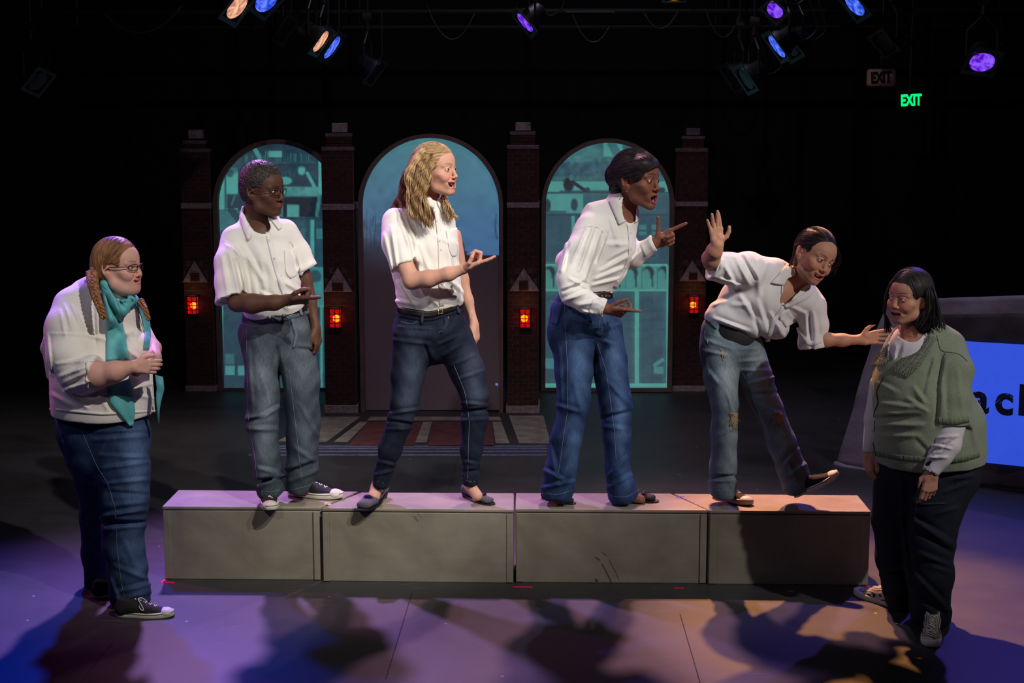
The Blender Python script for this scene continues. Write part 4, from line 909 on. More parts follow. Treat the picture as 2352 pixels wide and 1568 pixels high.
def head_paint(fr, o, V, skin, lipc, browc):
    q = fr.loc(V); C = np.tile(np.array(skin, float), (len(V), 1))
    mo = o.get('open', 0.5); mw = o.get('mouthw', 2.3); sm = o.get('smile', 0.12); mz = o.get('mz', -6.1)
    a = np.abs(q[:, 0]); hd = (np.linalg.norm(q, axis=1) < 14)
    def mixin(mask, c): 
        m = np.clip(mask, 0, 1)[:, None]; C[:] = C * (1 - m) + np.array(c) * m
    warm = np.array(skin) * np.array(o.get('blush', (1.12, 0.78, 0.76)))
    mixin(hd * 0.55 * np.exp(-((a - 4.2) ** 2 / 4 + (q[:, 2] + 3.2) ** 2 / 3.5)) * (q[:, 1] > 3), warm)
    mixin(hd * 0.45 * np.exp(-(a ** 2 / 2 + (q[:, 2] + 3.4) ** 2 / 1.5)) * (q[:, 1] > 8), warm)
    mixin(hd * 0.4 * (a > 6.9) * (np.abs(q[:, 2] + 1) < 3.5), warm)
    m2 = q[:, 2] - mz - sm * q[:, 0] ** 2 * 0.5; ax = np.minimum(a / mw, 1); zz = mo * np.sqrt(1 - ax ** 2.6); th = np.sqrt(np.maximum(1.05 - ax ** 2.6, 0)); m2 = np.where(m2 > 0, m2 + .38 * zz, m2 + .3 * zz)
    lip = (np.abs(m2) < zz + 0.16 + 0.5 * th * o.get('lip', 1.0)) & (a < mw * 1.03) & (q[:, 1] > 5.5) & hd
    mixin(lip * 0.85, lipc)
    inside = (np.abs(m2) < zz - 0.02) & (a < mw) & (q[:, 1] > 4) & (q[:, 1] < 8.35 - 0.155 * a * a) & hd
    if mo > 0.15: mixin(inside * 1.0, (0.12, 0.015, 0.02))
    # brows
    bz = 2.15 + 0.35 * np.sin(np.clip((a - 1.2) / 4.0, 0, 1) * 2.4) + o.get('browup', 0.0)
    br = (a > 1.2) & (a < 5.2) & (q[:, 1] > 4) & hd
    mixin(br * np.clip(1.4 - np.abs(q[:, 2] - bz) / (0.42 - 0.05 * a), 0, 1) * 0.85, browc)
    # lash line round the eye opening
    ey = o.get('eye', 0.42)
    r = np.sqrt(((a - 3.2) / 1.4) ** 2 + ((q[:, 2] - 0.02) / (ey + 0.16)) ** 2)
    mixin(((r < 1.0) & (q[:, 1] > 5) & hd) * o.get('lash', 0.8), np.array(browc) * 0.5)
    return C

EYEW = mat_plain('eye_white', (0.75, 0.72, 0.7), 0.15); TEETH = mat_plain('teeth_enamel', (0.85, 0.82, 0.76), 0.25)
EYEM = mat_col('eyeball', rough=0.1, bump=0, var=0.0)
def head_extras(fr, o, parent, iris=(0.06, 0.03, 0.015)):
    """eyeballs that look along o['gaze'], teeth"""
    gz = np.array(o.get('gaze', (0, 1, 0)), float); gz /= np.linalg.norm(gz)
    for sx in (1, -1):
        V = []; F = []; n, m_ = 20, 24
        ax = np.array((0, 0, 1.0)) if abs(gz[2]) < .9 else np.array((1.0, 0, 0)); u = np.cross(ax, gz); u /= np.linalg.norm(u); v = np.cross(gz, u)
        ths = [0, .08, .16, .2, .3, .4, .44, .5, .6, .8, 1.0, 1.3, 1.6, 2.0, 2.4, 2.8, math.pi]; cols = []
        for t in ths:
            for j in range(m_):
                p = 2 * math.pi * j / m_
                dpt = gz * math.cos(t) + (u * math.cos(p) + v * math.sin(p)) * math.sin(t)
                V.append(fr.w(np.array((3.15 * sx, 7.13, 0)) + 1.3 * dpt)); cols.append((0.004,) * 3 if t < .18 else (iris if t < .42 else (0.72, 0.68, 0.66)))
        for i in range(len(ths) - 1):
            for j in range(m_):
                a = i * m_ + j; b = i * m_ + (j + 1) % m_; F.append((a, a + m_, b + m_, b))
        mesh_obj('eyeball', V, F, EYEM, parent, True, cols)
    mo = o.get('open', 0.5)
    if mo > 0.3:
        mw = o.get('mouthw', 2.3) * 0.86; sm = o.get('smile', 0.12); mz = o.get('mz', -6.1); mb = MB()
        n = 10
        for i in range(n):                           # individual upper teeth, then the lower row
            for lo_ in ([0, 1] if mo > 0.75 else [0]):
                x0 = -mw + 2 * mw * i / n; x1 = x0 + 2 * mw / n * 0.94; P = []
                top = mo * 0.6 if not lo_ else -mo * 0.95; h = (0.85 if abs(i - 4.5) < 1 else 0.7) * min(1, mo + .1)
                if lo_: h = 0.4
                for yy in (7.75, 7.45):
                    for x, z in ((x0, top), (x1, top), (x1, top - h), (x0, top - h)):
                        zz = z * (1 - 0.4 * (x / mw) ** 2) + mz + sm * x * x * .5
                        P.append(fr.w(x, yy - 0.22 * x * x, zz))
                mb.add(P, [(0, 1, 2, 3), (7, 6, 5, 4), (0, 4, 5, 1), (1, 5, 6, 2), (2, 6, 7, 3), (3, 7, 4, 0)])
        mb.build('teeth', TEETH, parent)

FING = {'index': ((8.6, 2.7), (4.2, 2.5, 2.1), .88), 'middle': ((8.9, 0.9), (4.6, 2.9, 2.2), .9), 'ring': ((8.5, -0.9), (4.2, 2.7, 2.1), .85), 'little': ((7.7, -2.6), (3.3, 2.0, 1.8), .74)}
def hand_prim(wrist, D, N, k, curl, thumb=((0.75, 0.65, 0.1), (0.9, 0.4, 0.1), (0.95, 0.25, 0.2)), spread=None, left=False, fat=1.0):
    """wrist point (world), D towards the fingers, N out of the palm, k metres per hand centimetre; curl[finger] = three bends in degrees"""
    D = np.array(D, float); D /= np.linalg.norm(D); N = np.array(N, float); N = N - D * (N @ D); N /= np.linalg.norm(N)
    T = np.cross(D, N) * (-1 if left else 1)
    W = np.array(wrist, float)
    def w(d, t, n): return W + k * (D * d + T * t + N * n)
    ps = []; fs = []
    spread = spread or {}
    for nm, ((bd, bt), Ls, r) in FING.items():
        c = curl.get(nm, curl.get('all', (10, 10, 8))); sp = math.radians(spread.get(nm, {'index': 4, 'middle': 0, 'ring': -4, 'little': -9}[nm]))
        p = np.array((bd, bt, 0.0)); ps.append(seg(w(0.4, bt * 0.55, -0.1), w(bd, bt, 0), 1.35 * k * fat, 1.08 * k * fat))
        a = 0.0; nodes = [(w(*p), r * 1.05 * k * fat)]
        for L_, cc, rr in zip(Ls, c, (0.98, 0.9, 0.72)):
            a += math.radians(cc); dirp = np.array((math.cos(a) * math.cos(sp), math.sin(sp) * abs(math.cos(a)) , math.sin(a)))
            p = p + L_ * dirp / np.linalg.norm(dirp); nodes.append((w(*p), r * rr * k * fat))
        fs.append(chain(nodes, 0.2 * k))
    p = np.array((2.2, 2.2, 0.3)); nodes = [(w(*p), 1.35 * k * fat)]
    for L_, dv, rr in zip((3.6, 3.1, 2.5), thumb, (1.05, .92, .74)):
        dv = np.array(dv, float); dv /= np.linalg.norm(dv); p = p + L_ * dv; nodes.append((w(*p), rr * k * fat))
    th = chain(nodes, 0.3 * k)
    palm = ell(w(3.4, 1.6, 0.55), (1.9 * k * fat,) * 3)
    heel = ell(w(2.8, -1.7, 0.35), (1.6 * k * fat,) * 3)
    wr = seg(w(-1.5, 0, 0), w(1.5, 0, 0), 1.95 * k * fat, 2.2 * k * fat)
    def f(P):
        d = ps[0][0](P)
        for q in ps[1:]: d = smin(d, q[0](P), 1.1 * k)
        d = smin(d, palm[0](P), 1.2 * k); d = smin(d, heel[0](P), 1.0 * k); d = smin(d, wr[0](P), 1.2 * k)
        e = fs[0][0](P)
        for q in fs[1:]: e = smin(e, q[0](P), 0.12 * k)
        d = smin(d, e, 0.45 * k)
        return smin(d, th[0](P), 0.5 * k)
    c = w(7, 0, 1); return f, c, 14.5 * k
CURLED = (78, 92, 60)
POINT = {'index': (4, 6, 3), 'middle': CURLED, 'ring': CURLED, 'little': CURLED}
RELAX = {'index': (22, 28, 15), 'middle': (28, 34, 18), 'ring': (32, 38, 20), 'little': (36, 40, 20)}
OPENH = {'index': (4, 5, 3), 'middle': (6, 6, 4), 'ring': (8, 8, 5), 'little': (6, 8, 5)}

RUBBER = mat_plain('rubber_white', (0.62, 0.58, 0.5), 0.55, noise=0.12, nscale=30)
CANVAS = mat_plain('canvas_black', (0.012, 0.012, 0.015), 0.85, bump=0.3, bscale=900, dist=0.001)
LACE = mat_plain('lace_white', (0.75, 0.73, 0.7), 0.8)
METAL = mat_plain('eyelet_metal', (0.6, 0.6, 0.62), 0.3, 1.0)
class Foot:
    """frame of a shoe: heel point on the ground, direction of the toe, tilt of the sole"""
    def __init__(s, heel, toe, L=None, roll=0, upv=(0, 0, 1)):
        s.H = np.array(heel, float); d = np.array(toe, float) - s.H; s.L = np.linalg.norm(d) if L is None else L
        s.F = d / np.linalg.norm(d); U = np.array(upv, float); U = U - s.F * (U @ s.F); s.U = U / np.linalg.norm(U)
        s.S = np.cross(s.F, s.U); s.k = s.L / 27.0
    def w(s, f, l, u): return s.H + s.k * (s.F * f + s.S * l + s.U * u)
    M = property(lambda s: np.stack([s.S, s.F, s.U], 1))
def sole_outline(side, n=32):
    P = []
    for i in range(n):
        t = 2 * math.pi * i / n; f = 13.5 - 13.5 * math.cos(t)
        wid = 3.0 + 1.5 * (f / 27.0) + 0.55 * math.sin(f / 27 * math.pi * 2 + 3.6)
        P.append((f, wid * math.copysign(abs(math.sin(t)) ** 0.62, math.sin(t)) + side * 0.6 * math.sin(f / 27 * 3.1)))
    return P
def sneaker(parent, ft, mats, side=0.3, striped=False, laces=7, h=1.0, name='canvas_shoe', loose=False):
    sh = put(bpy.data.objects.new(name, None), parent); sh.empty_display_size = 0.05
    rub, can, lace = mats
    O = sole_outline(side)
    V = []; F = []; n = len(O)
    for z, s_ in ((0, .97), (0.35, 1.02), (2.3, 1.0), (2.5, 0.93)):
        for f, l in O: V.append(ft.w(13.5 + (f - 13.5) * s_, l * s_, z + (0.7 * max(0, f - 20) / 7 if z > 1 else 0.5 * max(0, (f - 22) / 5) ** 2)))
    for k in range(3):
        for i in range(n): a, b = k * n + i, k * n + (i + 1) % n; F.append((a, b, b + n, a + n))
    F.append(tuple(range(n))[::-1]); F.append(tuple(range(3 * n, 4 * n)))
    mesh_obj('sole', V, F, rub, sh, True)
    k = ft.k; S = SDF(); w_ = ft.w; up_ = ft.U
    S.add(chain([(w_(2.8, 0, 4.2), 3.0 * k, 3.6 * k), (w_(8, 0.05, 4.2), 3.1 * k, 3.3 * k), (w_(15, 0.2, 2.8), 3.5 * k, 2.9 * k), (w_(22.6, 0.3, 1.9), 3.5 * k, 1.9 * k)], 1.5 * k, up_), 0.01)
    S.add(seg(w_(3.4, 0, 4), w_(4.5, 0, 8.6 * h), 3.0 * k, 2.9 * k), 2 * k)
    S.add(seg(w_(6, 0, 6), w_(12, 0, 5.3), 2.6 * k, 2.0 * k), 2 * k)
    S.sub(ell(w_(5.0, 0, 10.6 * h), (3.4 * k, 4.2 * k, 3.0 * k), ft.M), 0.4 * k)
    V, F = nets(S, 0.0042)
    keep = ((V - ft.H) @ ft.U / k > 0.6)[F].all(1)
    V_, F_ = V, F[keep]
    q = (V - ft.H); l = q @ ft.S / k; f = q @ ft.F / k; u = q @ ft.U / k
    if striped:
        c = np.where((np.sin((l + 0.03 * f * l) * 2 * math.pi / 0.85) > -0.15)[:, None], (0.6, 0.55, 0.5), (0.02, 0.02, 0.025))
    else: c = np.tile((0.012, 0.012, 0.015), (len(V), 1))
    mesh_obj('upper', V_, F_, CANV_COL, sh, True, c)
    if not striped:                                   # rubber toe cap
        T = SDF(); T.add(ell(w_(23.2, 0.3, 2.0), (3.75 * k, 3.7 * k, 2.25 * k), ft.M), 0)
        V, F = nets(T, 0.004); keep = (((V - ft.H) @ ft.U / k > 0.8) & ((V - ft.H) @ ft.F / k > 21.3 - 0.12 * ((V - ft.H) @ ft.S / k) ** 2))[F].any(1)
        mesh_obj('toe_cap', V, F[keep], rub, sh, True)
        b = MB(); pts = [w_(13.5 + (f_ - 13.5) * 1.012, l_ * 1.012, 1.9 + 0.7 * max(0, f_ - 20) / 7) for f_, l_ in O]
        b.tube(pts + [pts[0]], 0.12 * k, 5); b.build('sole_stripe', CANVAS, sh)
    mb = MB(); me = MB()
    for i in range(laces):
        t = i / max(1, laces - 1); f_ = 19.2 - t * 9.5; z = 4.35 + t * 3.2 + 0.5; wd = 1.5 + 0.25 * t
        a = w_(f_, -wd, z - 0.75); b = w_(f_ - 0.25, 0, z + 0.45); c = w_(f_ - 1.0, wd, z - 0.75)
        mb.tube([a, b, c], 0.24 * k, 6)
        if i < laces - 1: mb.tube([c, w_(f_ - 1.2, 0, z + 0.75), w_(f_ - 1.6, -wd, z - 0.2)], 0.2 * k, 5)
        for sgn in (-1, 1):
            m0 = w_(f_ - 0.3, sgn * (wd + 0.25), z - 0.95); me.tube([m0, m0 + (ft.S * sgn + ft.U * 0.8) * 0.16 * k], 0.34 * k, 8)
    if loose:
        for sgn in (-1, 1):
            L = [w_(10.5, 0, 8.3), w_(11.5, sgn * 2.6, 8.2), w_(13.5, sgn * 4.4, 6.0), w_(14.2, sgn * 4.2, 3.6), w_(12.2, sgn * 4.0, 4.6), w_(10.6, 0.3 * sgn, 8.2)]
            mb.tube(resample(L, 18), 0.22 * k, 5)
    mb.build('lace', lace, sh, True)
    if not striped: me.build('eyelet', METAL, sh)['kind'] = 'stuff'
    return sh
def flat_shoe(parent, ft, mat, trim, heelh=0.0, bow='bow', name='ballet_flat'):
    sh = put(bpy.data.objects.new(name, None), parent); k = ft.k; w_ = ft.w
    S = SDF()
    S.add(chain([(w_(3.0, 0, 2.7 + heelh), 3.0 * k, 2.6 * k), (w_(10, 0, 2.1 + heelh * .5), 2.8 * k, 2.0 * k), (w_(17, .2, 1.9), 3.5 * k, 1.9 * k), (w_(23.3, .3, 1.8), 3.3 * k, 1.75 * k)], k, ft.U), 0)
    S.add(seg(w_(1.6, 0, 2 + heelh), w_(2.0, 0, 5.2 + heelh), 1.6 * k, 1.2 * k), 1.5 * k)
    cut = [ell(w_(9.5, 0, 5.6 + heelh), (2.75 * k, 8.6 * k, 3.4 * k), ft.M)]
    for c in cut: S.sub(c, 0.3 * k)
    V, F = nets(S, 0.0038); keep = ((V - ft.H) @ ft.U / k > 0.05)[F].all(1)
    mesh_obj('upper', V, F[keep], mat, sh, True)
    O = sole_outline(.3); V = []; n = len(O); F = []
    for z in (0, 0.5):
        for f, l in O: V.append(w_(f, l * .96, z + heelh * max(0, 1 - f / 12)))
    F = [tuple(range(n))[::-1], tuple(range(n, 2 * n))] + [(i, (i + 1) % n, n + (i + 1) % n, n + i) for i in range(n)]
    mesh_obj('sole', V, F, trim, sh)
    if heelh:
        mb = MB(); V = []
        for z, s_ in ((0, .8), (heelh + .3, 1.0)):
            for i in range(12):
                a = 2 * math.pi * i / 12; V.append(w_(2.6 + 2.2 * s_ * math.cos(a), 2.4 * s_ * math.sin(a), z))
        mb.add(V, [tuple(range(12))[::-1], tuple(range(12, 24))] + [(i, (i + 1) % 12, 12 + (i + 1) % 12, 12 + i) for i in range(12)]); mb.build('heel', trim, sh)
    mb = MB()
    if bow == 'bow':
        for sg in (-1, 1):
            B = SDF(); B.add(ell(w_(18.6 + .5 * sg, 1.5 * sg + .2, 4.2), (1.5 * k, 0.9 * k, 0.75 * k), ft.M), 0); v, f_ = nets(B, 0.003); mb.add(v, f_)
        mb.tube([w_(18.2, 0, 4.3), w_(19, .4, 4.4)], 0.6 * k, 8)
        for sg in (-1, 1): mb.tube([w_(18.6, .2, 4.3), w_(20.3, 1.5 * sg, 4.2), w_(21.3, 2.4 * sg, 3.7)], 0.22 * k, 5)
        mb.build('bow', mat, sh, True)
    else:
        B = SDF(); B.add(ell(w_(19.2, .2, 4.2), (1.7 * k, 0.95 * k, 0.95 * k), ft.M), 0); v, f_ = nets(B, 0.003); mesh_obj('ornament', v, f_, JEWEL, sh, True)
        B = SDF(); B.add(ell(w_(18.4, .2, 4.0), (2.4 * k, 0.8 * k, 0.7 * k), ft.M), 0); v, f_ = nets(B, 0.003); mesh_obj('strap', v, f_, mat, sh, True)
    return sh
CANV_COL = mat_col('shoe_canvas', 0.85, bump=0.3, bscale=900, dist=0.001)
JEWEL = mat_plain('jewel', (0.03, 0.01, 0.08), 0.08, 0.3)

SKIN = mat_col('skin', rough=0.55, spec=.3, sss=0.12, bump=0.12, bscale=700, dist=0.0006, var=0.05, vscale=30)
CLOTH = mat_col('shirt_cloth', rough=0.8, bump=0.25, bscale=1400, dist=0.0006, sheen=0.1, var=0.03, vscale=14, spec=0.2)
KNIT = mat_col('knit_wool', rough=0.95, bump=0.9, bscale=420, dist=0.002, sheen=0.3, var=0.1, vscale=120, spec=0.1)
DENIM = mat_col('denim', rough=0.85, bump=0.5, bscale=1100, dist=0.001, var=0.22, vscale=180, spec=0.15, stretch=(1, 1, 0.25))
LEATHER = mat_plain('belt_leather', (0.012, 0.008, 0.007), 0.35, bump=0.2, bscale=300, dist=0.001)
BRASS = mat_plain('buckle_brass', (0.75, 0.6, 0.3), 0.3, 1.0)
BUTTON = mat_plain('button_shell', (0.75, 0.73, 0.7), 0.3)
THREAD = mat_plain('jeans_thread', (0.17, 0.20, 0.26), 0.8)
GOLDTHREAD = mat_plain('gold_thread', (0.42, 0.35, 0.22), 0.8)
SEAM = mat_plain('shirt_seam', (0.70, 0.68, 0.63), 0.85)

class Person:
    def __init__(s, name_loc, label, Y, skin):
        s.Y = Y; s.k = ppm(Y); s.root = empty('person', name_loc); tag(s.root, label, 'person')
        s.skin = skin; s.body = SDF(); s.fine = []
    def p(s, x, y, d=0.0): return at(x, y, s.Y + d)
    def n(s, x, y, d, r, v=None):
        kk = ppm(s.Y + d)
        return (s.p(x, y, d), r / kk) if v is None else (s.p(x, y, d), r / kk, v)
    def ch(s, nodes, k=0.015, vdir=None): return chain([s.n(*q) for q in nodes], k, vdir)
    def limb(s, nodes, end, d, r, depth=.03, k=.02):
        """sleeve: a chain cut off square at `end`, facing d (both px, px, metres), hollow for `depth`"""
        L = SDF(); L.add(s.ch(nodes, k), 0); a = s.p(*end); b = s.p(end[0] + d[0], end[1] + d[1], end[2] + d[2]); n = (b - a) / np.linalg.norm(b - a)
        L.sub(plane(a, n), .003); rr = r / s.k; L.sub(seg(a + n * (rr - depth), a + n * .2, rr, rr), .004); return L.prim()
    def build_body(s, fr, o, lipc, browc, regions):
        """regions: (step, (x0,y0,x1,y1) px, depth range) each meshed at its own step; same surface throughout"""
        s.body.sub(plane((0, 0, s.root.location.z + .006), (0, 0, -1)), .002)
        parts = []
        for h, (x0, y0, x1, y1), (d0, d1) in regions:
            a = s.p(x0, y1, 0); b = s.p(x1, y0, 0)
            lo = np.minimum(a, b); hi = np.maximum(a, b); lo[1] = s.Y + d0; hi[1] = s.Y + d1
            parts.append(nets(s.body, h, lo, hi))
        V, F = join(parts)
        C = head_paint(fr, o, V, s.skin, lipc, browc)
        if o.get('paint'): C = o['paint'](V, C)
        s.bodyo = mesh_obj('body', V, F, SKIN, s.root, True, C)
        head_extras(fr, o, s.root, o.get('iris', (0.05, 0.025, 0.012)))
        return s.bodyo
    def cloth(s, name, S, mat, h, col, paint=None, label=None):
        if name in ('jeans', 'trousers'): S.sub(plane((0, 0, s.root.location.z + .006), (0, 0, -1)), .002)
        V, F = nets(S, h); V = relax(V, F, 2, .55); C = np.tile(np.array(col, float), (len(V), 1))
        if paint is not None: C = paint(V, C)
        o = mesh_obj(name, V, F, mat, s.root, True, C)
        if label: o['label'] = label
        return o
def denim_paint(base, light, fades, darks=(), noise=0.12):
    """worn patches: (x,y,rx,ry,strength) in the photograph's frame, as the trousers are washed"""
    base = np.array(base); light = np.array(light)
    def f(V, C):
        x, y = to_px(V); m = np.zeros(len(V))
        for a, b, rx, ry, st in fades: m += st * np.exp(-((x - a) / rx) ** 2 - ((y - b) / ry) ** 2)
        m = np.clip(m + 0.08 * np.sin(V[:, 2] * 61 + 3 * np.sin(V[:, 0] * 37)), 0, 1)[:, None]
        return base * (1 - m) + light * m
    return f
def hair_mesh(name, S, parent, mat, h, col, col2, comb, amp=0.0016, freq=260.0, lo=None):
    """hair volume grooved along the strands: comb(P) -> phase coordinate across the strands (metres)"""
    base = S
    def gro(P):
        c = comb(P); return (amp * (np.abs(np.sin(c * freq)) * 0.7 + 0.5 * np.sin(c * freq * 0.37 + 1.0) + 0.35 * np.sin(c * freq * 2.1))).astype(f32)
    S.disp(gro)
    V, F = nets(S, h, lo)
    c = comb(V.astype(f32)); t = (0.5 + 0.35 * np.sin(c * freq * 0.6) + 0.25 * np.sin(c * freq * 1.9 + 2))[:, None]; t = np.clip(t, 0, 1)
    return mesh_obj(name, V, F, mat, parent, True, np.array(col) * (1 - t) + np.array(col2) * t)
HAIR = mat_col('hair', rough=0.5, bump=0.35, bscale=500, dist=0.001, var=0.25, vscale=60, spec=0.3)
HAIRM = {}
def lock(mb, P, r, wave=0.0, wf=3.0, ph=0.0, n=6, m_=22, flat=0.6):
    Q = resample(P, m_); T = np.gradient(Q, axis=0); T /= np.linalg.norm(T, axis=1)[:, None] + 1e-9
    u = np.cross(T, np.array((0.2, 1, 0.1))); u /= np.linalg.norm(u, axis=1)[:, None]; v = np.cross(T, u)
    t = np.linspace(0, 1, m_); a = ph + t * wf * 2 * math.pi; g = wave * np.clip(t * 2.5, 0, 1)
    Q = Q + u * (g * np.cos(a))[:, None] + v * (g * np.sin(a))[:, None]
    R = r * (0.35 + 0.65 * np.sin(np.pi * np.clip(0.12 + 0.86 * t, 0, 1)) ** 0.6); R[-1] = r * 0.12
    V, F = tubev(Q, R, n, True, flat); mb.add(V, F)

def strands(parent, S, fr, flow, n, c1, c2, r=.0009, steps=11, ds=.0085, seed=1, where=None, lift=.0008, name='hair_strands', wave=0.0):
    """fine strands laid over the hair volume S, each following flow(local points) -> local directions"""
    S0 = SDF(); S0.ops = [o for o in S.ops if o[0] != 'd']
    rs = np.random.RandomState(seed); V, F = nets(S0, .006); P = V[rs.randint(0, len(V), n * 2)]
    if where is not None: P = P[where(fr.loc(P))]
    P = P[:n]; n = len(P); path = [P]; e = .0015
    def grad(Q):
        g = np.stack([S0((Q + np.eye(3)[k] * e).astype(f32)) - S0((Q - np.eye(3)[k] * e).astype(f32)) for k in range(3)], 1).astype(float); return g / (np.linalg.norm(g, axis=1)[:, None] + 1e-9)
    g = grad(P); ph = rs.uniform(0, 6.3, n)
    for i in range(steps):
        D = flow(fr.loc(P)) @ fr.M.T; D = D - g * (D * g).sum(1)[:, None]; D /= np.linalg.norm(D, axis=1)[:, None] + 1e-9
        if wave: D = D + np.cross(g, D) * (wave * np.sin(ph + i * 1.1))[:, None]
        P = P + D * ds; g = grad(P); d = S0(P.astype(f32)).astype(float); P = P - g * np.clip(d - lift, -.004, .004)[:, None]; path.append(P)
    A = np.stack(path, 1); T = np.gradient(A, axis=1); T /= np.linalg.norm(T, axis=2)[..., None] + 1e-9
    U = np.cross(T, g[:, None, :].repeat(A.shape[1], 1)); U /= np.linalg.norm(U, axis=2)[..., None] + 1e-9; W = np.cross(T, U)
    m = A.shape[1]; tt = np.linspace(0, 1, m); R = (r * rs.uniform(.6, 1.5, n))[:, None] * (np.sin(np.pi * np.clip(.06 + .9 * tt, 0, 1)) ** .5)[None]
    ring = np.stack([A + (U * math.cos(a) + W * math.sin(a)) * R[..., None] for a in (0, 2.094, 4.189)], 2)       # n, m, 3, 3
    Vv = ring.reshape(-1, 3); b = (np.arange(n) * m * 3)[:, None, None] + (np.arange(m - 1) * 3)[None, :, None]
    Q = np.concatenate([np.stack([b + j, b + (j + 1) % 3, b + (j + 1) % 3 + 3, b + j + 3], -1) for j in range(3)], 2).reshape(-1, 4)
    t = rs.uniform(0, 1, n)[:, None, None] * np.ones((n, m * 3, 1)); C = (np.array(c1) * (1 - t) + np.array(c2) * t).reshape(-1, 3)
    o = mesh_obj(name, Vv, Q, HAIR, parent, True, C); o['kind'] = 'stuff'; return o
def toward(T, alt=None):
    def f(q):
        t = np.tile(np.array(T, float), (len(q), 1))
        if alt is not None: t[:, 0] = np.where(q[:, 0] < alt, -abs(T[0]), abs(T[0]))
        d = t - q; return d / (np.linalg.norm(d, axis=1)[:, None] + 1e-9)
    return f
# ================================================================== young man, short-sleeved shirt (second from the left)
def man():
    Y = YB + 0.15; sk = (0.105, 0.045, 0.026)
    base = onz(628, 1150, HB)
    P = Person((base[0], base[1], HB), 'man in glasses, white short-sleeved shirt and grey baggy jeans pointing one finger on the step', Y, sk)
    fr = Fr(604, 437, Y - 0.02, 5.35, 54, -2, 0)
    o = dict(fold=0, open=0.22, mouthw=2.2, smile=0.03, lip=1.35, nosew=1.3, jaw=1.0, cheek=0.9, eye=0.36, mz=-6.0, gaze=(0.1, 1, -0.05), blush=(1.25, .9, .85), browup=-0.1)
    B = P.body
    B.add(head_prim(fr, o), 0)
    B.add(P.ch([(594, 462, 0.02, 31, .062), (592, 505, 0.03, 30, .062), (594, 540, .03, 40, .07)], 0.02), 0.02)
    B.add(P.ch([(598, 560, .02, 50, .07), (612, 620, .03, 46, .085), (624, 700, .02, 50, .085), (630, 760, 0.02, 60, .09)], .03), 0.03)
    B.add(P.ch([(528, 570, -.03, 20), (532, 640, -.11, 20), (545, 694, -.17, 22)], .02), .008)
    B.add(P.ch([(545, 694, -.17, 22), (580, 697, -.215, 22), (630, 695, -.25, 17), (664, 688, -.26, 12.5)], .02), .015)
    B.add(P.ch([(676, 560, .06, 17), (700, 640, .06, 17), (712, 690, .05, 15), (724, 750, .02, 10.5)], .02), .03)
    for L in ([(598, 780, 0, 30), (604, 960, 0, 22), (618, 1110, -.02, 16), (618, 1140, -.04, 15)], [(680, 780, .02, 30), (698, 960, 0, 22), (690, 1110, 0, 16), (695, 1125, 0, 16)]):
        B.add(P.ch(L, .02), .03)
    kh = 0.0100
    B.add(hand_prim(P.p(664, 688, -.26), (1, -0.35, 0.03), (0.02, 0.45, .9), kh, dict(POINT, index=(0, 2, 2)), thumb=((0.8, .5, .5), (.9, -.1, .5), (.9, -.4, .3)), fat=1.08), .01)
    B.add(hand_prim(P.p(724, 748, .02), (0.16, -0.1, -1), (-.9, .3, -.1), kh, RELAX, thumb=((.8, .5, .2), (.95, .1, .2), (1, 0, .2)), fat=1.08, left=True), .01)
    P.build_body(fr, o, (0.20, 0.055, 0.05), (0.008, 0.006, 0.005), [
        (.0021, (520, 350, 680, 508), (-.3, .3)), (.011, (400, 508, 800, 1135), (-.19, .03 + .3)), (.0026, (500, 640, 800, 860), (-.45, -.19))])
    # ---- shirt
    S = SDF()
    S.add(P.ch([(588, 494, .03, 37, .07), (593, 520, .02, 46, .078), (595, 548, .01, 74, .10), (600, 600, .0, 84, .125), (612, 655, -.01, 80, .125), (628, 694, -.01, 72, .118), (630, 712, 0, 68, .108)], .02), 0)
    S.add(P.limb([(540, 552, -.02, 34), (531, 600, -.09, 38), (532, 650, -.13, 38), (534, 700, -.16, 39), (536, 740, -.18, 39)], (532, 687, -.155), (12, 38, -.03), 34), .025)
    S.add(P.limb([(655, 535, .03, 32), (683, 578, .04, 29), (706, 622, .04, 26), (720, 650, .04, 26)], (705, 620, .04), (20, 33, 0), 21), .025)
    a = P.p(504, 700, -.2); 
    S.sub(P.ch([(594, 462, 0.02, 33, .066), (592, 496, 0.025, 32, .064), (600, 520, -.05, 20, .06)], 0.02), .006)
    S.disp(creases([(560, 570, 600, 640, 9, 9), (545, 600, 562, 690, 8, -10), (575, 600, 590, 690, 10, 7), (600, 600, 612, 690, 9, 6), (510, 590, 525, 680, 8, 6), (528, 580, 552, 680, 7, 8),
                    (560, 690, 620, 700, 8, 8), (600, 672, 660, 706, 8, 10), (640, 640, 690, 668, 9, 8), (668, 560, 690, 640, 6, -9), (520, 560, 560, 590, 8, 6), (632, 600, 640, 680, 9, -5), (585, 560, 640, 650, 12, 4), (650, 600, 676, 660, 8, 5)]))
    S.disp(wrinkle(.0035, 13, (1.2, 1, .7), 1.0))
    white = (0.80, 0.78, 0.72)
    P.cloth('shirt', S, CLOTH, .0044, white)
    C = [(0.80, 0.78, 0.74)]
    c = C[0]
    # collar leaves, stand, placket, pocket, hems, buttons
    patch('collar', S, Y, [(556, 473), (548, 500), (566, 545)], [(572, 470), (594, 508), (572, 553)], CLOTH, P.root, .004, .004, 14, 7, c, .006)
    patch('collar', S, Y, [(619, 490), (622, 505), (640, 528)], [(638, 492), (648, 510), (646, 524)], CLOTH, P.root, .004, .004, 10, 6, c, .004)
    patch('placket', S, Y, [(608, 528), (622, 590), (640, 655), (660, 705)], [(619, 527), (634, 588), (654, 652), (672, 700)], CLOTH, P.root, .001, .0025, 26, 4, c)
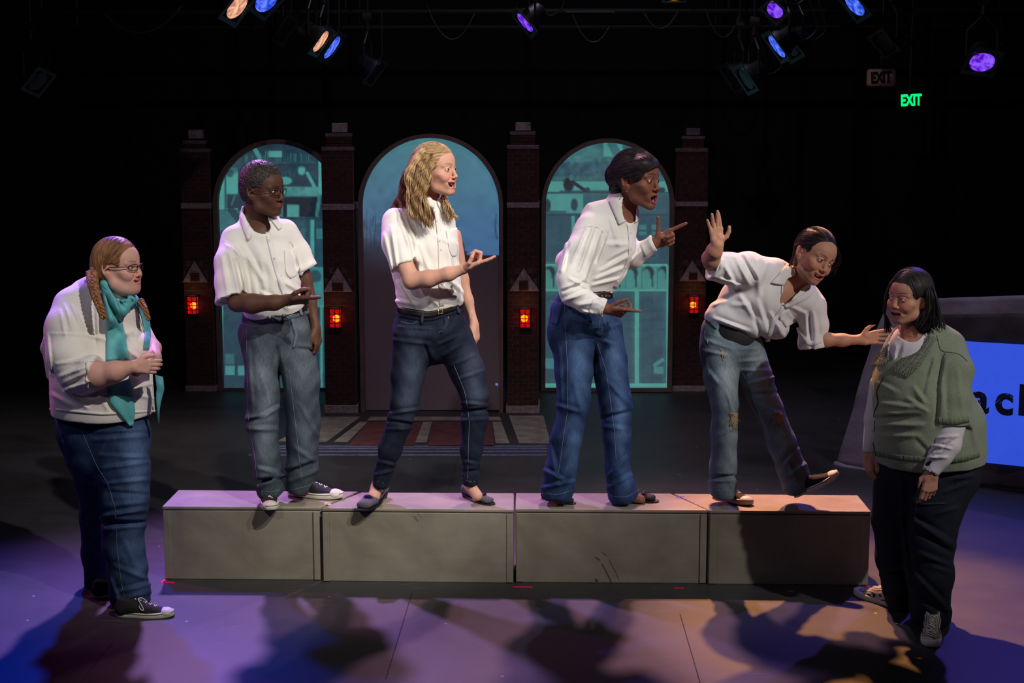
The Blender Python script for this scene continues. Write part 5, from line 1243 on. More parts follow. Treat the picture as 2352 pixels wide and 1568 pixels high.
    patch('pocket', S, Y, [(652, 575), (656, 628), (668, 640)], [(682, 566), (690, 615), (680, 634)], CLOTH, P.root, .001, .0025, 12, 6, c)
    patch('sleeve_hem', S, Y, [(500, 682), (530, 680), (560, 670)], [(502, 693), (532, 691), (562, 681)], CLOTH, P.root, .001, .0025, 22, 3, c)
    patch('sleeve_hem', S, Y, [(686, 616), (702, 608), (717, 598)], [(690, 626), (706, 618), (721, 607)], CLOTH, P.root, .001, .0025, 10, 3, c)
    strips('shoulder_seam', S, Y, [[(512, 551), (522, 557), (540, 575), (556, 600), (562, 640), (560, 690)]], .0011, SEAM, P.root, .0003)
    mb = MB()
    for x, y in ((618, 552), (631, 592), (645, 634), (656, 672)):
        q = trace(S, [x], [y], Y)[0]; d = (CAM - q) / np.linalg.norm(CAM - q); mb.tube([q + d * .004, q + d * .0065], .0055, 12)
    mb.build('button', BUTTON, P.root)['kind'] = 'stuff'
    # ---- jeans
    J = SDF()
    J.add(P.ch([(630, 716, .01, 76, .115), (632, 765, .01, 84, .13), (634, 800, .01, 78, .125)], .02), 0)
    J.add(P.ch([(603, 790, -.01, 47, .11), (604, 880, -.02, 40, .10), (602, 965, -.03, 37, .09), (611, 1050, -.04, 31, .085), (619, 1125, -.05, 32, .08)], .02), .03)
    J.add(P.ch([(676, 790, .02, 47, .11), (692, 880, .02, 43, .10), (697, 985, .01, 39, .095), (694, 1065, .0, 37, .085), (692, 1118, .0, 34, .08)], .02), .03)
    J.sub(P.ch([(620, 1112, -.05, 24, .06), (621, 1160, -.05, 27, .07)], 0), .004); J.sub(P.ch([(693, 1105, 0, 27, .06), (696, 1150, 0, 30, .07)], 0), .004)
    J.sub(seg(P.p(580, 1166, -.05), P.p(660, 1162, -.05), 36 / P.k, 36 / P.k), .004)
    J.sub(seg(P.p(650, 1176, 0), P.p(740, 1146, 0), 44 / P.k, 44 / P.k), .004)
    J.disp(creases([(568, 968, 600, 960, 7, -12), (600, 960, 640, 935, 8, 10), (566, 985, 635, 985, 9, 8), (585, 1105, 645, 1098, 7, -12), (590, 1120, 650, 1092, 8, 9), (595, 1075, 640, 1088, 8, 8), (660, 1085, 728, 1060, 8, -10),
                    (665, 1105, 730, 1080, 9, 9), (680, 1030, 725, 1060, 8, 7), (600, 860, 625, 940, 10, 6), (690, 930, 730, 1000, 8, 7), (636, 800, 650, 900, 9, -9), (570, 800, 580, 940, 7, 5), (668, 745, 690, 760, 8, 5), (680, 800, 730, 805, 7, -6)]))
    J.disp(wrinkle(.0035, 16, (1, 1, .8), 4.0))
    P.cloth('jeans', J, DENIM, .0056, (0, 0, 0), denim_paint((0.038, 0.052, 0.066), (0.18, 0.22, 0.26), [(600, 850, 30, 50, .8), (690, 840, 40, 60, .5), (600, 1010, 28, 60, .6), (615, 930, 18, 40, .7), (700, 1000, 20, 60, .35), (620, 755, 40, 25, .5), (690, 745, 20, 22, .4), (612, 1075, 25, 12, .5)]))
    strips('stitching', J, Y, [[(554, 742), (590, 752), (606, 742), (612, 722)], [(566, 755), (568, 860), (570, 960), (585, 1050), (592, 1115)], [(663, 735), (672, 770), (668, 800), (655, 830)], [(664, 850), (676, 950), (686, 1040), (694, 1110)], [(592, 1126), (620, 1130), (650, 1123)], [(662, 1126), (700, 1118), (728, 1106)]], .0010, THREAD, P.root, .0002)
    patch('fly_panel', J, Y, [(667, 731), (677, 770), (672, 800)], [(675, 729), (686, 768), (676, 800)], DENIM, P.root, .001, .003, 12, 3, (.12, .15, .19))
    patch('waistband', J, Y, [(556, 718), (640, 726), (712, 706)], [(556, 733), (640, 741), (712, 720)], DENIM, P.root, .002, .003, 24, 4, (.09, .115, .145))
    patch('belt', J, Y, [(598, 713), (650, 716), (706, 701)], [(600, 724), (650, 727), (708, 712)], LEATHER, P.root, .006, .004, 20, 4)
    for a, b in (((612, 716), (614, 735)), ((622, 716), (626, 738)), ((686, 704), (690, 724))):
        patch('belt_loop', J, Y, [a, b], [(a[0] + 6, a[1]), (b[0] + 6, b[1])], DENIM, P.root, .008, .003, 6, 3, (.16, .19, .23))
    patch('buckle', J, Y, [(647, 712), (648, 729)], [(657, 711), (658, 728)], METAL, P.root, .01, .003, 5, 3)
    # ---- shoes
    h1 = onz(622, 1136, HB + .003); t1 = onz(622, 1174, HB + .003)
    d = t1 - h1; d[2] = 0; d /= np.linalg.norm(d); h1 = t1 - d * .27 + np.array((-.01, 0, 0))
    sneaker(P.root, Foot(h1, t1), (RUBBER, CANVAS, LACE), laces=5)
    sneaker(P.root, Foot(onz(662, 1136, HB + .003), onz(788, 1144, HB + .003), None), (RUBBER, CANVAS, LACE), laces=5)
    # ---- short curly hair
    H = SDF()
    q = lambda c, r: ell(fr.w(*c), np.array(r) * fr.s, fr.M)
    H.add(q((0, -1.3, 3.9), (8.3, 9.6, 9.2)), 0); H.add(q((0, -2.5, 0), (7.6, 8.4, 8.0)), .02)
    H.sub(q((0, 9.5, -2.2), (9.0, 6.2, 8.6)), .012); H.sub(q((7.5, 1.2, -3.5), (3.2, 3.6, 5.2)), .006); H.sub(q((-7.5, 1.2, -3.5), (3.2, 3.6, 5.2)), .006); H.sub(q((0, -4, -11), (10, 12, 6.5)), .01)
    def curl(Pt):
        Q = Pt * f32(430.0); wv = np.sin(Q[:, 0] + 1.7 * np.sin(Q[:, 2] * .7)) * np.sin(Q[:, 2] * 1.1 + 1.3 * np.sin(Q[:, 1] * .8)) * np.sin(Q[:, 1] * .9 + 1.9 * np.sin(Q[:, 0] * .6))
        return (.0042 * wv).astype(f32)
    H.disp(curl)
    V, F = nets(H, .0028)
    t = np.clip(curl(V.astype(f32)) / .0042 * 1.2 + .35, 0, 1)[:, None]
    mesh_obj('hair', V, F, HAIR, P.root, True, np.array((.008, .006, .005)) * (1 - t) + np.array((.07, .055, .045)) * t)
    glasses(P.root, fr, (0.01, 0.01, 0.02), 2.55, 1.5, drop=-.2)
    return P
def glasses(parent, fr, col, hw, hh, drop=0.0, thick=.11):
    m = mat_plain('spectacle_frame', col, .25, 0.4); g = put(bpy.data.objects.new('glasses', None), parent); mb = MB()
    for s in (1, -1):
        L = []
        for i in range(25):
            a = 2 * math.pi * i / 24; x = hw * abs(math.cos(a)) ** .6 * math.copysign(1, math.cos(a)); z = hh * abs(math.sin(a)) ** .6 * math.copysign(1, math.sin(a))
            xx = s * 3.35 + x; L.append(fr.w(xx, 9.75 - .05 * xx * xx, z + drop))
        mb.tube(L, thick * fr.s * 1.3, 6)
        V = L[:-1]; lens = mesh_obj('lens', V, [tuple(range(24))], GLASS, g)
        mb.tube([fr.w(s * (3.35 + hw), 9.75 - .05 * (3.35 + hw) ** 2, drop + .5), fr.w(s * 7.5, 6.6, drop + .55), fr.w(s * 8.0, 1.0, drop + .3), fr.w(s * 7.7, -1.4, drop - 1.2)], thick * fr.s * 1.5, 6)
    mb.tube([fr.w(-3.35 + hw, 9.7, drop + .3), fr.w(0, 10.1, drop + .55), fr.w(3.35 - hw, 9.7, drop + .3)], thick * fr.s * 1.3, 6)
    mb.build('frame', m, g, True)
    return g
def glass_mat():
    m = bpy.data.materials.new('clear_lens'); m.use_nodes = True; nt = m.node_tree; nt.nodes.clear()
    o = nt.nodes.new('ShaderNodeOutputMaterial'); t = nt.nodes.new('ShaderNodeBsdfTransparent'); g = nt.nodes.new('ShaderNodeBsdfGlossy'); x = nt.nodes.new('ShaderNodeMixShader')
    g.inputs['Roughness'].default_value = .03; x.inputs[0].default_value = .05
    nt.links.new(t.outputs[0], x.inputs[1]); nt.links.new(g.outputs[0], x.inputs[2]); nt.links.new(x.outputs[0], o.inputs[0]); return m
GLASS = glass_mat()
# ================================================================== blonde woman (third from the left)
def shirt_buttons(P, S, pts, r=.0052):
    for x, y in pts:
        q = trace(S, [x], [y], P.Y)[0]; d = (CAM - q) / np.linalg.norm(CAM - q); MB().tube([q + d * .003, q + d * .006], r, 12).build('button', BUTTON, P.root)
def woman_blonde():
    Y = YB + 0.14; sk = (0.62, 0.33, 0.235); kh = .0094
    base = onz(985, 1148, HB)
    P = Person((base[0], base[1], HB), 'laughing woman with long wavy blonde hair, white shirt and dark slim jeans on the step', Y, sk)
    fr = Fr(1000, 391, Y - .02, 5.3, 60, 4, 0)
    o = dict(open=1.2, mouthw=3.3, smile=0.13, lip=0.6, jaw=.78, cheek=1.0, eye=0.38, mz=-6.5, gaze=(-.1, 1, -.08), nose=1.06, nosew=.85, chin=-.3)
    B = P.body
    B.add(head_prim(fr, o), 0)
    B.add(P.ch([(984, 415, .02, 27, .055), (985, 465, .02, 25, .052), (984, 500, .02, 34, .06)], .02), .02)
    B.add(P.ch([(975, 515, .02, 58, .06), (972, 580, .02, 60, .08), (984, 690, .02, 58, .075), (988, 760, .02, 60, .09)], .03), .03)
    B.add(P.ch([(905, 520, -.06, 18), (922, 585, -.14, 19), (946, 644, -.20, 20.5)], .02), .03)
    B.add(P.ch([(946, 644, -.20, 20.5), (985, 640, -.23, 19), (1030, 629, -.255, 15.5), (1064, 618, -.26, 11.5)], .02), .012)
    B.add(P.ch([(1045, 540, .06, 15), (1062, 640, .09, 14), (1075, 690, .08, 12), (1089, 742, .05, 9)], .02), .02)
    for L in ([(955, 790, 0, 28), (922, 960, -.02, 20), (877, 1085, -.03, 13), (866, 1118, -.03, 13), (858, 1140, -.06, 15)], [(1040, 780, .02, 28), (1088, 940, 0, 20), (1080, 1080, 0, 12.5), (1078, 1112, 0, 12.5), (1096, 1138, -.02, 13)]):
        B.add(P.ch(L, .02), .03)
    B.add(hand_prim(P.p(1064, 618, -.26), (1, -.15, .42), (-.25, .1, 1), kh, dict(POINT, index=(-6, 6, 6), middle=(60, 80, 50)), thumb=((.9, .7, .4), (.75, .1, .7), (.5, -.5, .6))), .008)
    B.add(hand_prim(P.p(1089, 742, .05), (.14, -.15, -1), (-.8, .5, -.1), kh * .95, RELAX, thumb=((.8, .5, .2), (.95, .1, .2), (1, 0, .2)), left=True), .008)
    P.build_body(fr, o, (0.55, 0.13, 0.12), (0.22, 0.12, 0.06), [(.0021, (900, 300, 1070, 510), (-.3, .3)), (.011, (820, 510, 1180, 1085), (-.185, .35)), (.0026, (880, 550, 1200, 800), (-.5, -.185)), (.003, (830, 1085, 1130, 1150), (-.3, .3))])
    # shirt
    S = SDF()
    S.add(P.ch([(986, 470, .02, 30, .062), (984, 490, .02, 42, .07), (974, 512, .02, 74, .09), (972, 570, .0, 82, .12), (982, 630, -.01, 76, .115), (987, 680, -.01, 78, .118), (988, 702, -.005, 74, .108)], .02), 0)
    S.add(P.limb([(908, 508, -.04, 30), (913, 560, -.10, 36), (932, 606, -.14, 32), (940, 650, -.16, 30)], (935, 611, -.145), (10, 38, -.03), 26), .025)
    S.sub(P.ch([(984, 430, .02, 27, .057), (985, 478, .02, 26, .055), (990, 505, -.04, 12, .05)], .02), .005)
    S.disp(creases([(918, 500, 950, 590, 7, 9), (930, 495, 958, 560, 6, 8), (945, 560, 960, 640, 7, -10), (965, 560, 985, 620, 9, 7), (900, 520, 912, 620, 7, 8), (883, 540, 905, 640, 8, 7), (912, 650, 940, 690, 7, 9), (905, 690, 960, 700, 7, 8),
                    (950, 640, 975, 695, 8, -8), (990, 600, 985, 690, 7, 7), (1030, 560, 1040, 640, 9, 7), (1000, 640, 1060, 690, 9, 8), (1030, 640, 1062, 670, 8, 6), (985, 680, 1010, 705, 6, 6), (1000, 540, 1046, 560, 10, 6), (930, 680, 950, 705, 6, 7)]))
    S.disp(wrinkle(.003, 14, (1.3, 1, .6), 2.0))
    c = (.80, .78, .73)
    P.cloth('shirt', S, CLOTH, .0044, c)
    patch('collar', S, Y, [(972, 452), (970, 470), (992, 500)], [(985, 446), (1000, 468), (996, 482)], CLOTH, P.root, .004, .004, 12, 6, c, .003)
    patch('collar', S, Y, [(1004, 452), (1004, 468), (1016, 490)], [(1016, 450), (1022, 464), (1022, 478)], CLOTH, P.root, .004, .004, 12, 5, c, .003)
    patch('placket', S, Y, [(998, 484), (1006, 560), (1008, 640), (1009, 704)], [(1008, 484), (1017, 560), (1020, 640), (1020, 702)], CLOTH, P.root, .001, .0025, 26, 4, c)
    patch('pocket', S, Y, [(1024, 530), (1034, 584), (1040, 590)], [(1050, 522), (1054, 578), (1048, 588)], CLOTH, P.root, .001, .0025, 12, 6, c)
    patch('sleeve_hem', S, Y, [(909, 600), (934, 594), (958, 588)], [(912, 613), (936, 607), (959, 600)], CLOTH, P.root, .001, .0025, 18, 3, c)
    strips('shoulder_seam', S, Y, [[(916, 498), (928, 502), (945, 540), (955, 600)]], .0011, SEAM, P.root, .0003)
    shirt_buttons(P, S, ((1004, 508), (1010, 552), (1013, 572), (1015, 650)))
    # jeans
    J = SDF()
    J.add(P.ch([(988, 712, .0, 78, .112), (990, 755, .0, 86, .125), (990, 780, .01, 80, .12)], .02), 0)
    J.add(P.ch([(948, 775, -.01, 48, .115), (936, 860, -.03, 40, .10), (929, 925, -.05, 32, .082), (918, 968, -.05, 30, .078), (897, 1030, -.04, 27, .072), (880, 1085, -.03, 20, .055), (876, 1108, -.03, 21, .055)], .02), .03)
    J.add(P.ch([(1042, 780, .01, 47, .115), (1073, 850, .0, 41, .10), (1091, 912, -.02, 31, .08), (1090, 962, -.01, 31, .078), (1083, 1030, .0, 26, .072), (1081, 1090, .0, 19, .055), (1081, 1103, .0, 20, .055)], .02), .012)
    J.sub(P.ch([(876, 1100, -.03, 16, .04), (870, 1140, -.03, 17, .045)], 0), .003); J.sub(P.ch([(1081, 1096, 0, 15, .04), (1080, 1140, 0, 16, .045)], 0), .003)
    J.disp(creases([(905, 780, 985, 790, 7, 6), (915, 750, 1000, 755, 5, 5), (1010, 790, 1050, 770, 6, 7), (1020, 815, 1060, 790, 6, 6), (1035, 840, 1090, 815, 6, 5), (1055, 870, 1110, 850, 6, 5), (895, 950, 960, 940, 6, 7), (890, 965, 955, 975, 6, -8), (890, 985, 940, 985, 6, 6), (1060, 925, 1120, 930, 6, 7), (1060, 945, 1120, 940, 6, -8), (1062, 965, 1118, 962, 6, 6),
                    (870, 1060, 915, 1070, 6, 6), (862, 1090, 905, 1080, 6, 7), (1065, 1060, 1100, 1066, 6, 6), (1066, 1082, 1100, 1080, 6, -6), (975, 790, 990, 830, 6, -6)]))
    J.disp(wrinkle(.002, 20, (1, 1, .8), 6.0))
    P.cloth('jeans', J, DENIM, .0052, (0, 0, 0), denim_paint((0.009, 0.013, 0.027), (0.055, 0.072, 0.115), [(950, 850, 25, 60, .8), (935, 920, 22, 40, .6), (1085, 850, 22, 60, .7), (1095, 910, 20, 30, .5), (960, 760, 40, 12, .35)]))
    strips('stitching', J, Y, [[(921, 738), (940, 744), (958, 742), (962, 728)], [(1040, 832), (1068, 900), (1078, 962), (1076, 1030), (1074, 1100)], [(856, 1101), (878, 1109), (892, 1112)], [(1062, 1098), (1080, 1107), (1100, 1104)]], .0010, THREAD, P.root, .0002)
    strips('gold_stitching', J, Y, [[(1024, 730), (1026, 744), (1018, 758), (1008, 764)], [(1030, 726), (1031, 742), (1024, 756)], [(1052, 700), (1056, 712), (1062, 716)]], .0011, GOLDTHREAD, P.root, .001)
    patch('fly_panel', J, Y, [(1018, 722), (1022, 745), (1010, 764)], [(1028, 720), (1032, 745), (1016, 766)], DENIM, P.root, .001, .003, 12, 3, (.02, .028, .055))
    patch('waistband', J, Y, [(910, 705), (985, 716), (1068, 694)], [(909, 728), (985, 738), (1070, 714)], DENIM, P.root, .002, .003, 24, 4, (.016, .022, .045))
    patch('belt', J, Y, [(911, 703), (985, 716), (1066, 691)], [(911, 718), (985, 731), (1068, 706)], LEATHER, P.root, .007, .004, 24, 4)
    for a, b in (((968, 712), (966, 742)), ((1048, 696), (1052, 720))): patch('belt_loop', J, Y, [a, b], [(a[0] + 6, a[1]), (b[0] + 6, b[1])], DENIM, P.root, .010, .003, 6, 3, (.03, .04, .075))
    bk = MB(); q = trace(J, [1006, 1016, 1017, 1007], [704, 702, 719, 721], Y); dd = (CAM - q[0]) / np.linalg.norm(CAM - q[0]) * .014; q = q + dd
    bk.tube(list(q) + [q[0]], .0018, 6); bk.build('buckle', BRASS, P.root, True)
    # shoes
    SU = mat_plain('grey_suede', (.085, .075, .095), .85, bump=.4, bscale=600, dist=.001); BS = mat_plain('black_heel', (.01, .01, .012), .4)
    flat_shoe(P.root, Foot(onz(884, 1138, HB + .003), onz(850, 1164, HB + .003) + np.array((-.03, -.08, 0))), SU, BS, 1.6, 'jewel', 'low_heel_pump')
    flat_shoe(P.root, Foot(onz(1063, 1137, HB + .003), onz(1133, 1159, HB + .003)), SU, BS, 1.6, 'jewel', 'low_heel_pump')
    # hair: cap over the skull and long curling locks
    H = SDF(); q = lambda c, r: ell(fr.w(*c), np.array(r) * fr.s, fr.M)
    H.add(q((0, -1.4, 3.6), (8.2, 9.9, 8.9)), 0); H.add(q((0, -4.5, -3), (7.2, 6.5, 9.5)), .03)
    H.sub(q((0, 10.0, -3.2), (9.5, 7.2, 8.6)), .012); H.sub(q((0, 4, -12.5), (12, 9, 7)), .01)
    hl = fr.loc
    def comb(Pt):
        q_ = hl(Pt).astype(f32); return (np.arctan2(q_[:, 2] - 7.5, np.abs(q_[:, 0]) + 2.0) * .06 + q_[:, 2] * .0016 + .0022 * np.sin(q_[:, 1] * .9)).astype(f32)
    gold1, gold2 = (.13, .062, .024), (.56, .36, .16)
    hm = hair_mesh('hair', H, P.root, HAIR, .003, gold1, gold2, comb, .0016, 900)
    r_ = random.Random(5); mb = MB(); mb2 = MB(); mb3 = MB(); W = fr.w
    def pl(L): return [P.p(*a) for a in L]
    sets = [([(1012, 352, -.045), (988, 358, -.086), (968, 374, -.105), (961, 400, -.12), (963, 430, -.128), (956, 470, -.14), (974, 508, -.155)], 60, mb), ([(1000, 338, -.03), (972, 346, -.07), (950, 368, -.088), (940, 400, -.10), (946, 440, -.11), (944, 480, -.13), (962, 502, -.145)], 50, mb2),
            ([(945, 360, .0), (930, 400, .0), (925, 440, .02), (935, 480, .0)], 40, mb3), ([(1014, 366, -.045), (996, 372, -.083), (980, 390, -.106), (981, 412, -.115), (966, 450, -.135), (980, 498, -.155), (986, 522, -.15)], 40, mb),
            ([(1015, 440, .02), (1022, 456, .0), (1028, 480, -.06), (1040, 502, -.06)], 22, mb2), ([(950, 400, .06), (920, 450, .08), (908, 475, .06), (900, 500, .05)], 26, mb3)]
    for L, n, m_ in sets:
        for i in range(int(n * 3.6)):
            jx, jd = r_.uniform(-9, 9), r_.uniform(-.03, .03); tail = r_.uniform(-9, 9)
            LL = [(x + jx * (0, .35, .8, 1, 1, 1, 1, 1)[j] + (tail if j == len(L) - 1 else 0), y + (r_.uniform(-6, 6) if j else r_.uniform(-5, 12)), d + (jd if j else 0)) for j, (x, y, d) in enumerate(L)]
            lock(m_, pl(LL), r_.uniform(.001, .0028), r_.uniform(.004, .011), r_.uniform(1.6, 2.6), L[0][0] + r_.uniform(-.9, .9), 4, 22)
    for m_, c1, c2, nm in ((mb, gold1, gold2, 'hair_lock'), (mb2, (.30, .17, .07), (.70, .50, .26), 'hair_lock'), (mb3, (.12, .05, .03), (.36, .20, .11), 'hair_lock')):
        V = np.array(m_.V); t = np.clip(.5 + .5 * np.sin(V[:, 2] * 90 + V[:, 0] * 130), 0, 1)[:, None]
        mesh_obj(nm, m_.V, m_.F, HAIR, P.root, True, np.array(c1) * (1 - t) + np.array(c2) * t)['kind'] = 'stuff'
    def fl(q):
        a = toward((-3, -11, 5))(q); b = toward((0, -6, -16), 0)(q) if False else toward((-2, -6, -16))(q); t = np.clip((-q[:, 1] - 1) / 5, 0, 1)[:, None] * np.clip((4 - q[:, 2]) / 4, 0, 1)[:, None]; return a * (1 - t) + b * t
    strands(P.root, H, fr, fl, 2300, (.24, .13, .055), (.66, .45, .24), r=.0010, steps=12)
    return P
# ================================================================== woman in long sleeves and belt (fourth from the left)
def woman_belt():
    Y = YB + 0.15; sk = (0.215, 0.085, 0.052); kh = .0098
    base = onz(1360, 1150, HB)
    P = Person((base[0], base[1], HB), 'open-mouthed woman with rolled dark hair pointing with both hands, long-sleeved shirt and blue wide jeans', Y, sk)
    fr = Fr(1463, 414, Y - .02, 5.6, 60, 3, 4)
    o = dict(fold=0, open=1.5, mouthw=2.5, smile=0.05, lip=1.1, jaw=.8, cheek=.95, eye=0.48, mz=-6.8, gaze=(-.05, 1, -.05), nose=.95, nosew=1.2, chin=-.9, browup=.3, blush=(1.15, .8, .8))
    B = P.body
    B.add(head_prim(fr, o), 0)
    B.add(P.ch([(1440, 440, .02, 27, .056), (1436, 480, .02, 27, .055), (1425, 510, .02, 40, .065)], .02), .02)
    B.add(P.ch([(1400, 535, .02, 55, .07), (1380, 580, .02, 58, .085), (1355, 650, .02, 48, .08), (1345, 740, .02, 56, .09)], .03), .03)
    B.add(P.ch([(1345, 560, -.08, 19), (1318, 665, -.2, 20), (1392, 709, -.25, 12.5)], .02), .03)
    B.add(P.ch([(1440, 560, .08, 17), (1455, 592, .08, 16), (1505, 557, .02, 12.5)], .02), .03)
    for L in ([(1316, 760, 0, 28), (1315, 950, -.02, 20), (1280, 1105, -.03, 13), (1278, 1140, -.05, 14), (1292, 1146, -.05, 13)], [(1390, 780, .02, 28), (1415, 940, 0, 20), (1425, 1080, 0, 12.5), (1432, 1134, 0, 14), (1470, 1148, -.01, 13)]):
        B.add(P.ch(L, .02), .03)
    B.add(hand_prim(P.p(1392, 709, -.25), (1, -.1, -.22), (.1, .75, .65), kh * .92, {'index': (2, 4, 4), 'middle': (48, 60, 30), 'ring': (62, 70, 40), 'little': (68, 75, 40)}, thumb=((.75, .8, .3), (.8, .5, .3), (.8, .3, .4))), .008)
    B.add(hand_prim(P.p(1505, 557, .02), (1, -.2, .42), (-.15, -1, -.1), kh, dict(POINT, index=(6, 2, 2)), thumb=((.5, 1, -.1), (.4, 1, 0), (.35, 1, .05)), left=True), .008)
    P.build_body(fr, o, (0.36, 0.06, 0.09), (0.010, 0.006, 0.005), [(.0021, (1370, 325, 1540, 520), (-.3, .3)), (.011, (1230, 520, 1480, 1120), (-.21, .35)), (.0026, (1370, 640, 1500, 790), (-.5, -.21)), (.0026, (1480, 470, 1620, 640), (-.3, .3)), (.0035, (1230, 1120, 1530, 1152), (-.3, .3))])
    S = SDF()
    S.add(P.ch([(1431, 462, .02, 34, .066), (1424, 490, .02, 45, .075), (1398, 515, .02, 68, .095), (1384, 565, .0, 76, .12), (1362, 612, -.0, 72, .118), (1350, 645, .0, 62, .108), (1352, 668, .0, 54, .10)], .02), 0)
    S.add(P.limb([(1352, 525, -.05, 34), (1335, 575, -.12, 36), (1312, 640, -.18, 33), (1318, 672, -.2, 32), (1345, 694, -.22, 25), (1388, 706, -.25, 18), (1410, 712, -.26, 18)], (1389, 707, -.25), (38, 12, -.01), 14), .03)
    S.add(P.limb([(1440, 560, .08, 26), (1456, 590, .08, 24), (1480, 574, .05, 19), (1506, 556, .02, 17), (1526, 545, .01, 17)], (1502, 558, .022), (29, -14, -.01), 13), .03)
    S.add(ell(P.p(1300, 600, .03), (26 / P.k, .07, 26 / P.k)), .03)
    S.sub(P.ch([(1442, 425, .02, 27, .057), (1438, 465, .02, 27, .057), (1445, 495, -.03, 16, .055)], .02), .005)
    S.disp(creases([(1380, 530, 1345, 640, 6, 9), (1365, 520, 1330, 620, 6, 9), (1350, 520, 1315, 600, 6, 8), (1395, 535, 1370, 600, 6, -10), (1385, 620, 1440, 590, 7, 9), (1370, 640, 1430, 615, 7, 9), (1360, 655, 1420, 640, 6, 8), (1400, 560, 1440, 560, 9, 7), (1300, 560, 1290, 620, 8, 8), (1295, 668, 1340, 650, 6, -11), (1295, 690, 1345, 672, 7, 9),
                    (1310, 640, 1350, 660, 6, 8), (1330, 700, 1380, 690, 7, 8), (1340, 715, 1370, 720, 5, 7), (1405, 505, 1420, 560, 8, 7), (1285, 620, 1310, 560, 7, 7), (1450, 600, 1470, 575, 5, 6), (1400, 600, 1445, 575, 6, -7)]))
    S.disp(wrinkle(.0035, 15, (1, 1, .9), 3.3))
    c = (.80, .79, .76)
    P.cloth('shirt', S, CLOTH, .0044, c)
    patch('collar', S, Y, [(1398, 462), (1408, 485), (1422, 517)], [(1424, 452), (1442, 478), (1446, 502)], CLOTH, P.root, .004, .004, 14, 7, c, .006)
    patch('collar', S, Y, [(1455, 485), (1458, 498), (1458, 512)], [(1465, 484), (1470, 498), (1466, 508)], CLOTH, P.root, .003, .004, 10, 4, c, .003)
    patch('placket', S, Y, [(1440, 515), (1445, 555), (1443, 590), (1428, 628), (1408, 660)], [(1449, 515), (1454, 555), (1452, 594), (1437, 634), (1415, 664)], CLOTH, P.root, .001, .0025, 26, 4, c)
    patch('cuff', S, Y, [(1362, 688), (1380, 696), (1394, 699)], [(1352, 715), (1368, 724), (1386, 728)], CLOTH, P.root, .001, .003, 12, 8, c)
    patch('cuff', S, Y, [(1470, 560), (1484, 550), (1496, 543)], [(1482, 590), (1498, 580), (1510, 572)], CLOTH, P.root, .001, .003, 10, 8, c)
    strips('shoulder_seam', S, Y, [[(1316, 530), (1345, 520), (1372, 520), (1388, 535), (1394, 560)]], .0011, SEAM, P.root, .0003)
    shirt_buttons(P, S, ((1448, 535), (1449, 572), (1437, 612), (1420, 645)))
    J = SDF()
    J.add(P.ch([(1348, 682, .0, 62, .108), (1340, 720, .0, 76, .125), (1338, 765, .0, 82, .13)], .02), 0)
    J.add(P.ch([(1315, 755, -.01, 54, .125), (1317, 850, -.03, 44, .105), (1318, 925, -.04, 38, .09), (1303, 1000, -.04, 35, .088), (1288, 1075, -.03, 37, .09), (1281, 1130, -.03, 40, .10)], .02), .03)
    J.add(P.ch([(1386, 755, .02, 46, .115), (1400, 830, .02, 40, .10), (1413, 925, .01, 39, .09), (1417, 1000, .0, 33, .082), (1418, 1075, .0, 29, .08), (1430, 1135, -.01, 37, .09)], .02), .012)
    J.sub(P.ch([(1281, 1120, -.03, 33, .085), (1280, 1170, -.03, 36, .09)], 0), .003); J.sub(P.ch([(1431, 1125, -.01, 30, .075), (1434, 1180, -.01, 34, .08)], 0), .003)
    J.sub(seg(P.p(1225, 1167, -.03), P.p(1335, 1158, -.03), 34 / P.k, 34 / P.k), .003); J.sub(seg(P.p(1380, 1192, -.01), P.p(1490, 1170, -.01), 44 / P.k, 44 / P.k), .003)
    J.disp(creases([(1310, 700, 1370, 720, 6, 7), (1305, 730, 1370, 745, 6, 6), (1375, 760, 1420, 745, 6, 7), (1372, 780, 1410, 790, 6, 6), (1276, 930, 1330, 945, 8, 7), (1320, 880, 1340, 960, 9, 6), (1400, 880, 1452, 935, 8, 7), (1385, 960, 1445, 945, 7, -7), (1390, 980, 1440, 985, 8, 6), (1250, 1080, 1300, 1105, 8, 9), (1245, 1120, 1320, 1105, 7, 9), (1260, 1000, 1280, 1110, 8, 7),
                    (1400, 1090, 1440, 1050, 7, 7), (1395, 1120, 1450, 1090, 7, 8), (1366, 790, 1372, 850, 6, -8), (1285, 800, 1290, 940, 8, 5)]))
    J.disp(wrinkle(.003, 16, (1, 1, .8), 8.0))
    P.cloth('jeans', J, DENIM, .0056, (0, 0, 0), denim_paint((0.016, 0.034, 0.092), (0.085, 0.16, 0.33), [(1330, 840, 22, 80, .8), (1410, 820, 18, 60, .7), (1320, 720, 30, 20, .5), (1320, 1030, 18, 60, .6), (1425, 960, 14, 90, .7), (1440, 1100, 14, 30, .5), (1390, 730, 20, 20, .4)]))
    strips('stitching', J, Y, [[(1296, 690), (1300, 780), (1304, 860), (1304, 940), (1292, 1020), (1282, 1090)], [(1372, 790), (1392, 850), (1402, 920), (1412, 1000), (1415, 1060)], [(1262, 690), (1276, 694), (1272, 745), (1260, 748)], [(1245, 1132), (1280, 1136), (1314, 1126)], [(1394, 1138), (1440, 1142), (1468, 1124)], [(1378, 735), (1377, 752), (1374, 762)]], .0010, THREAD, P.root, .0002)
    patch('pocket', J, Y, [(1270, 690), (1266, 742)], [(1294, 698), (1280, 748)], DENIM, P.root, .001, .003, 10, 5, (.03, .06, .15))
    patch('waistband', J, Y, [(1287, 668), (1330, 690), (1412, 684)], [(1284, 686), (1330, 706), (1414, 700)], DENIM, P.root, .002, .003, 20, 4, (.03, .06, .16))
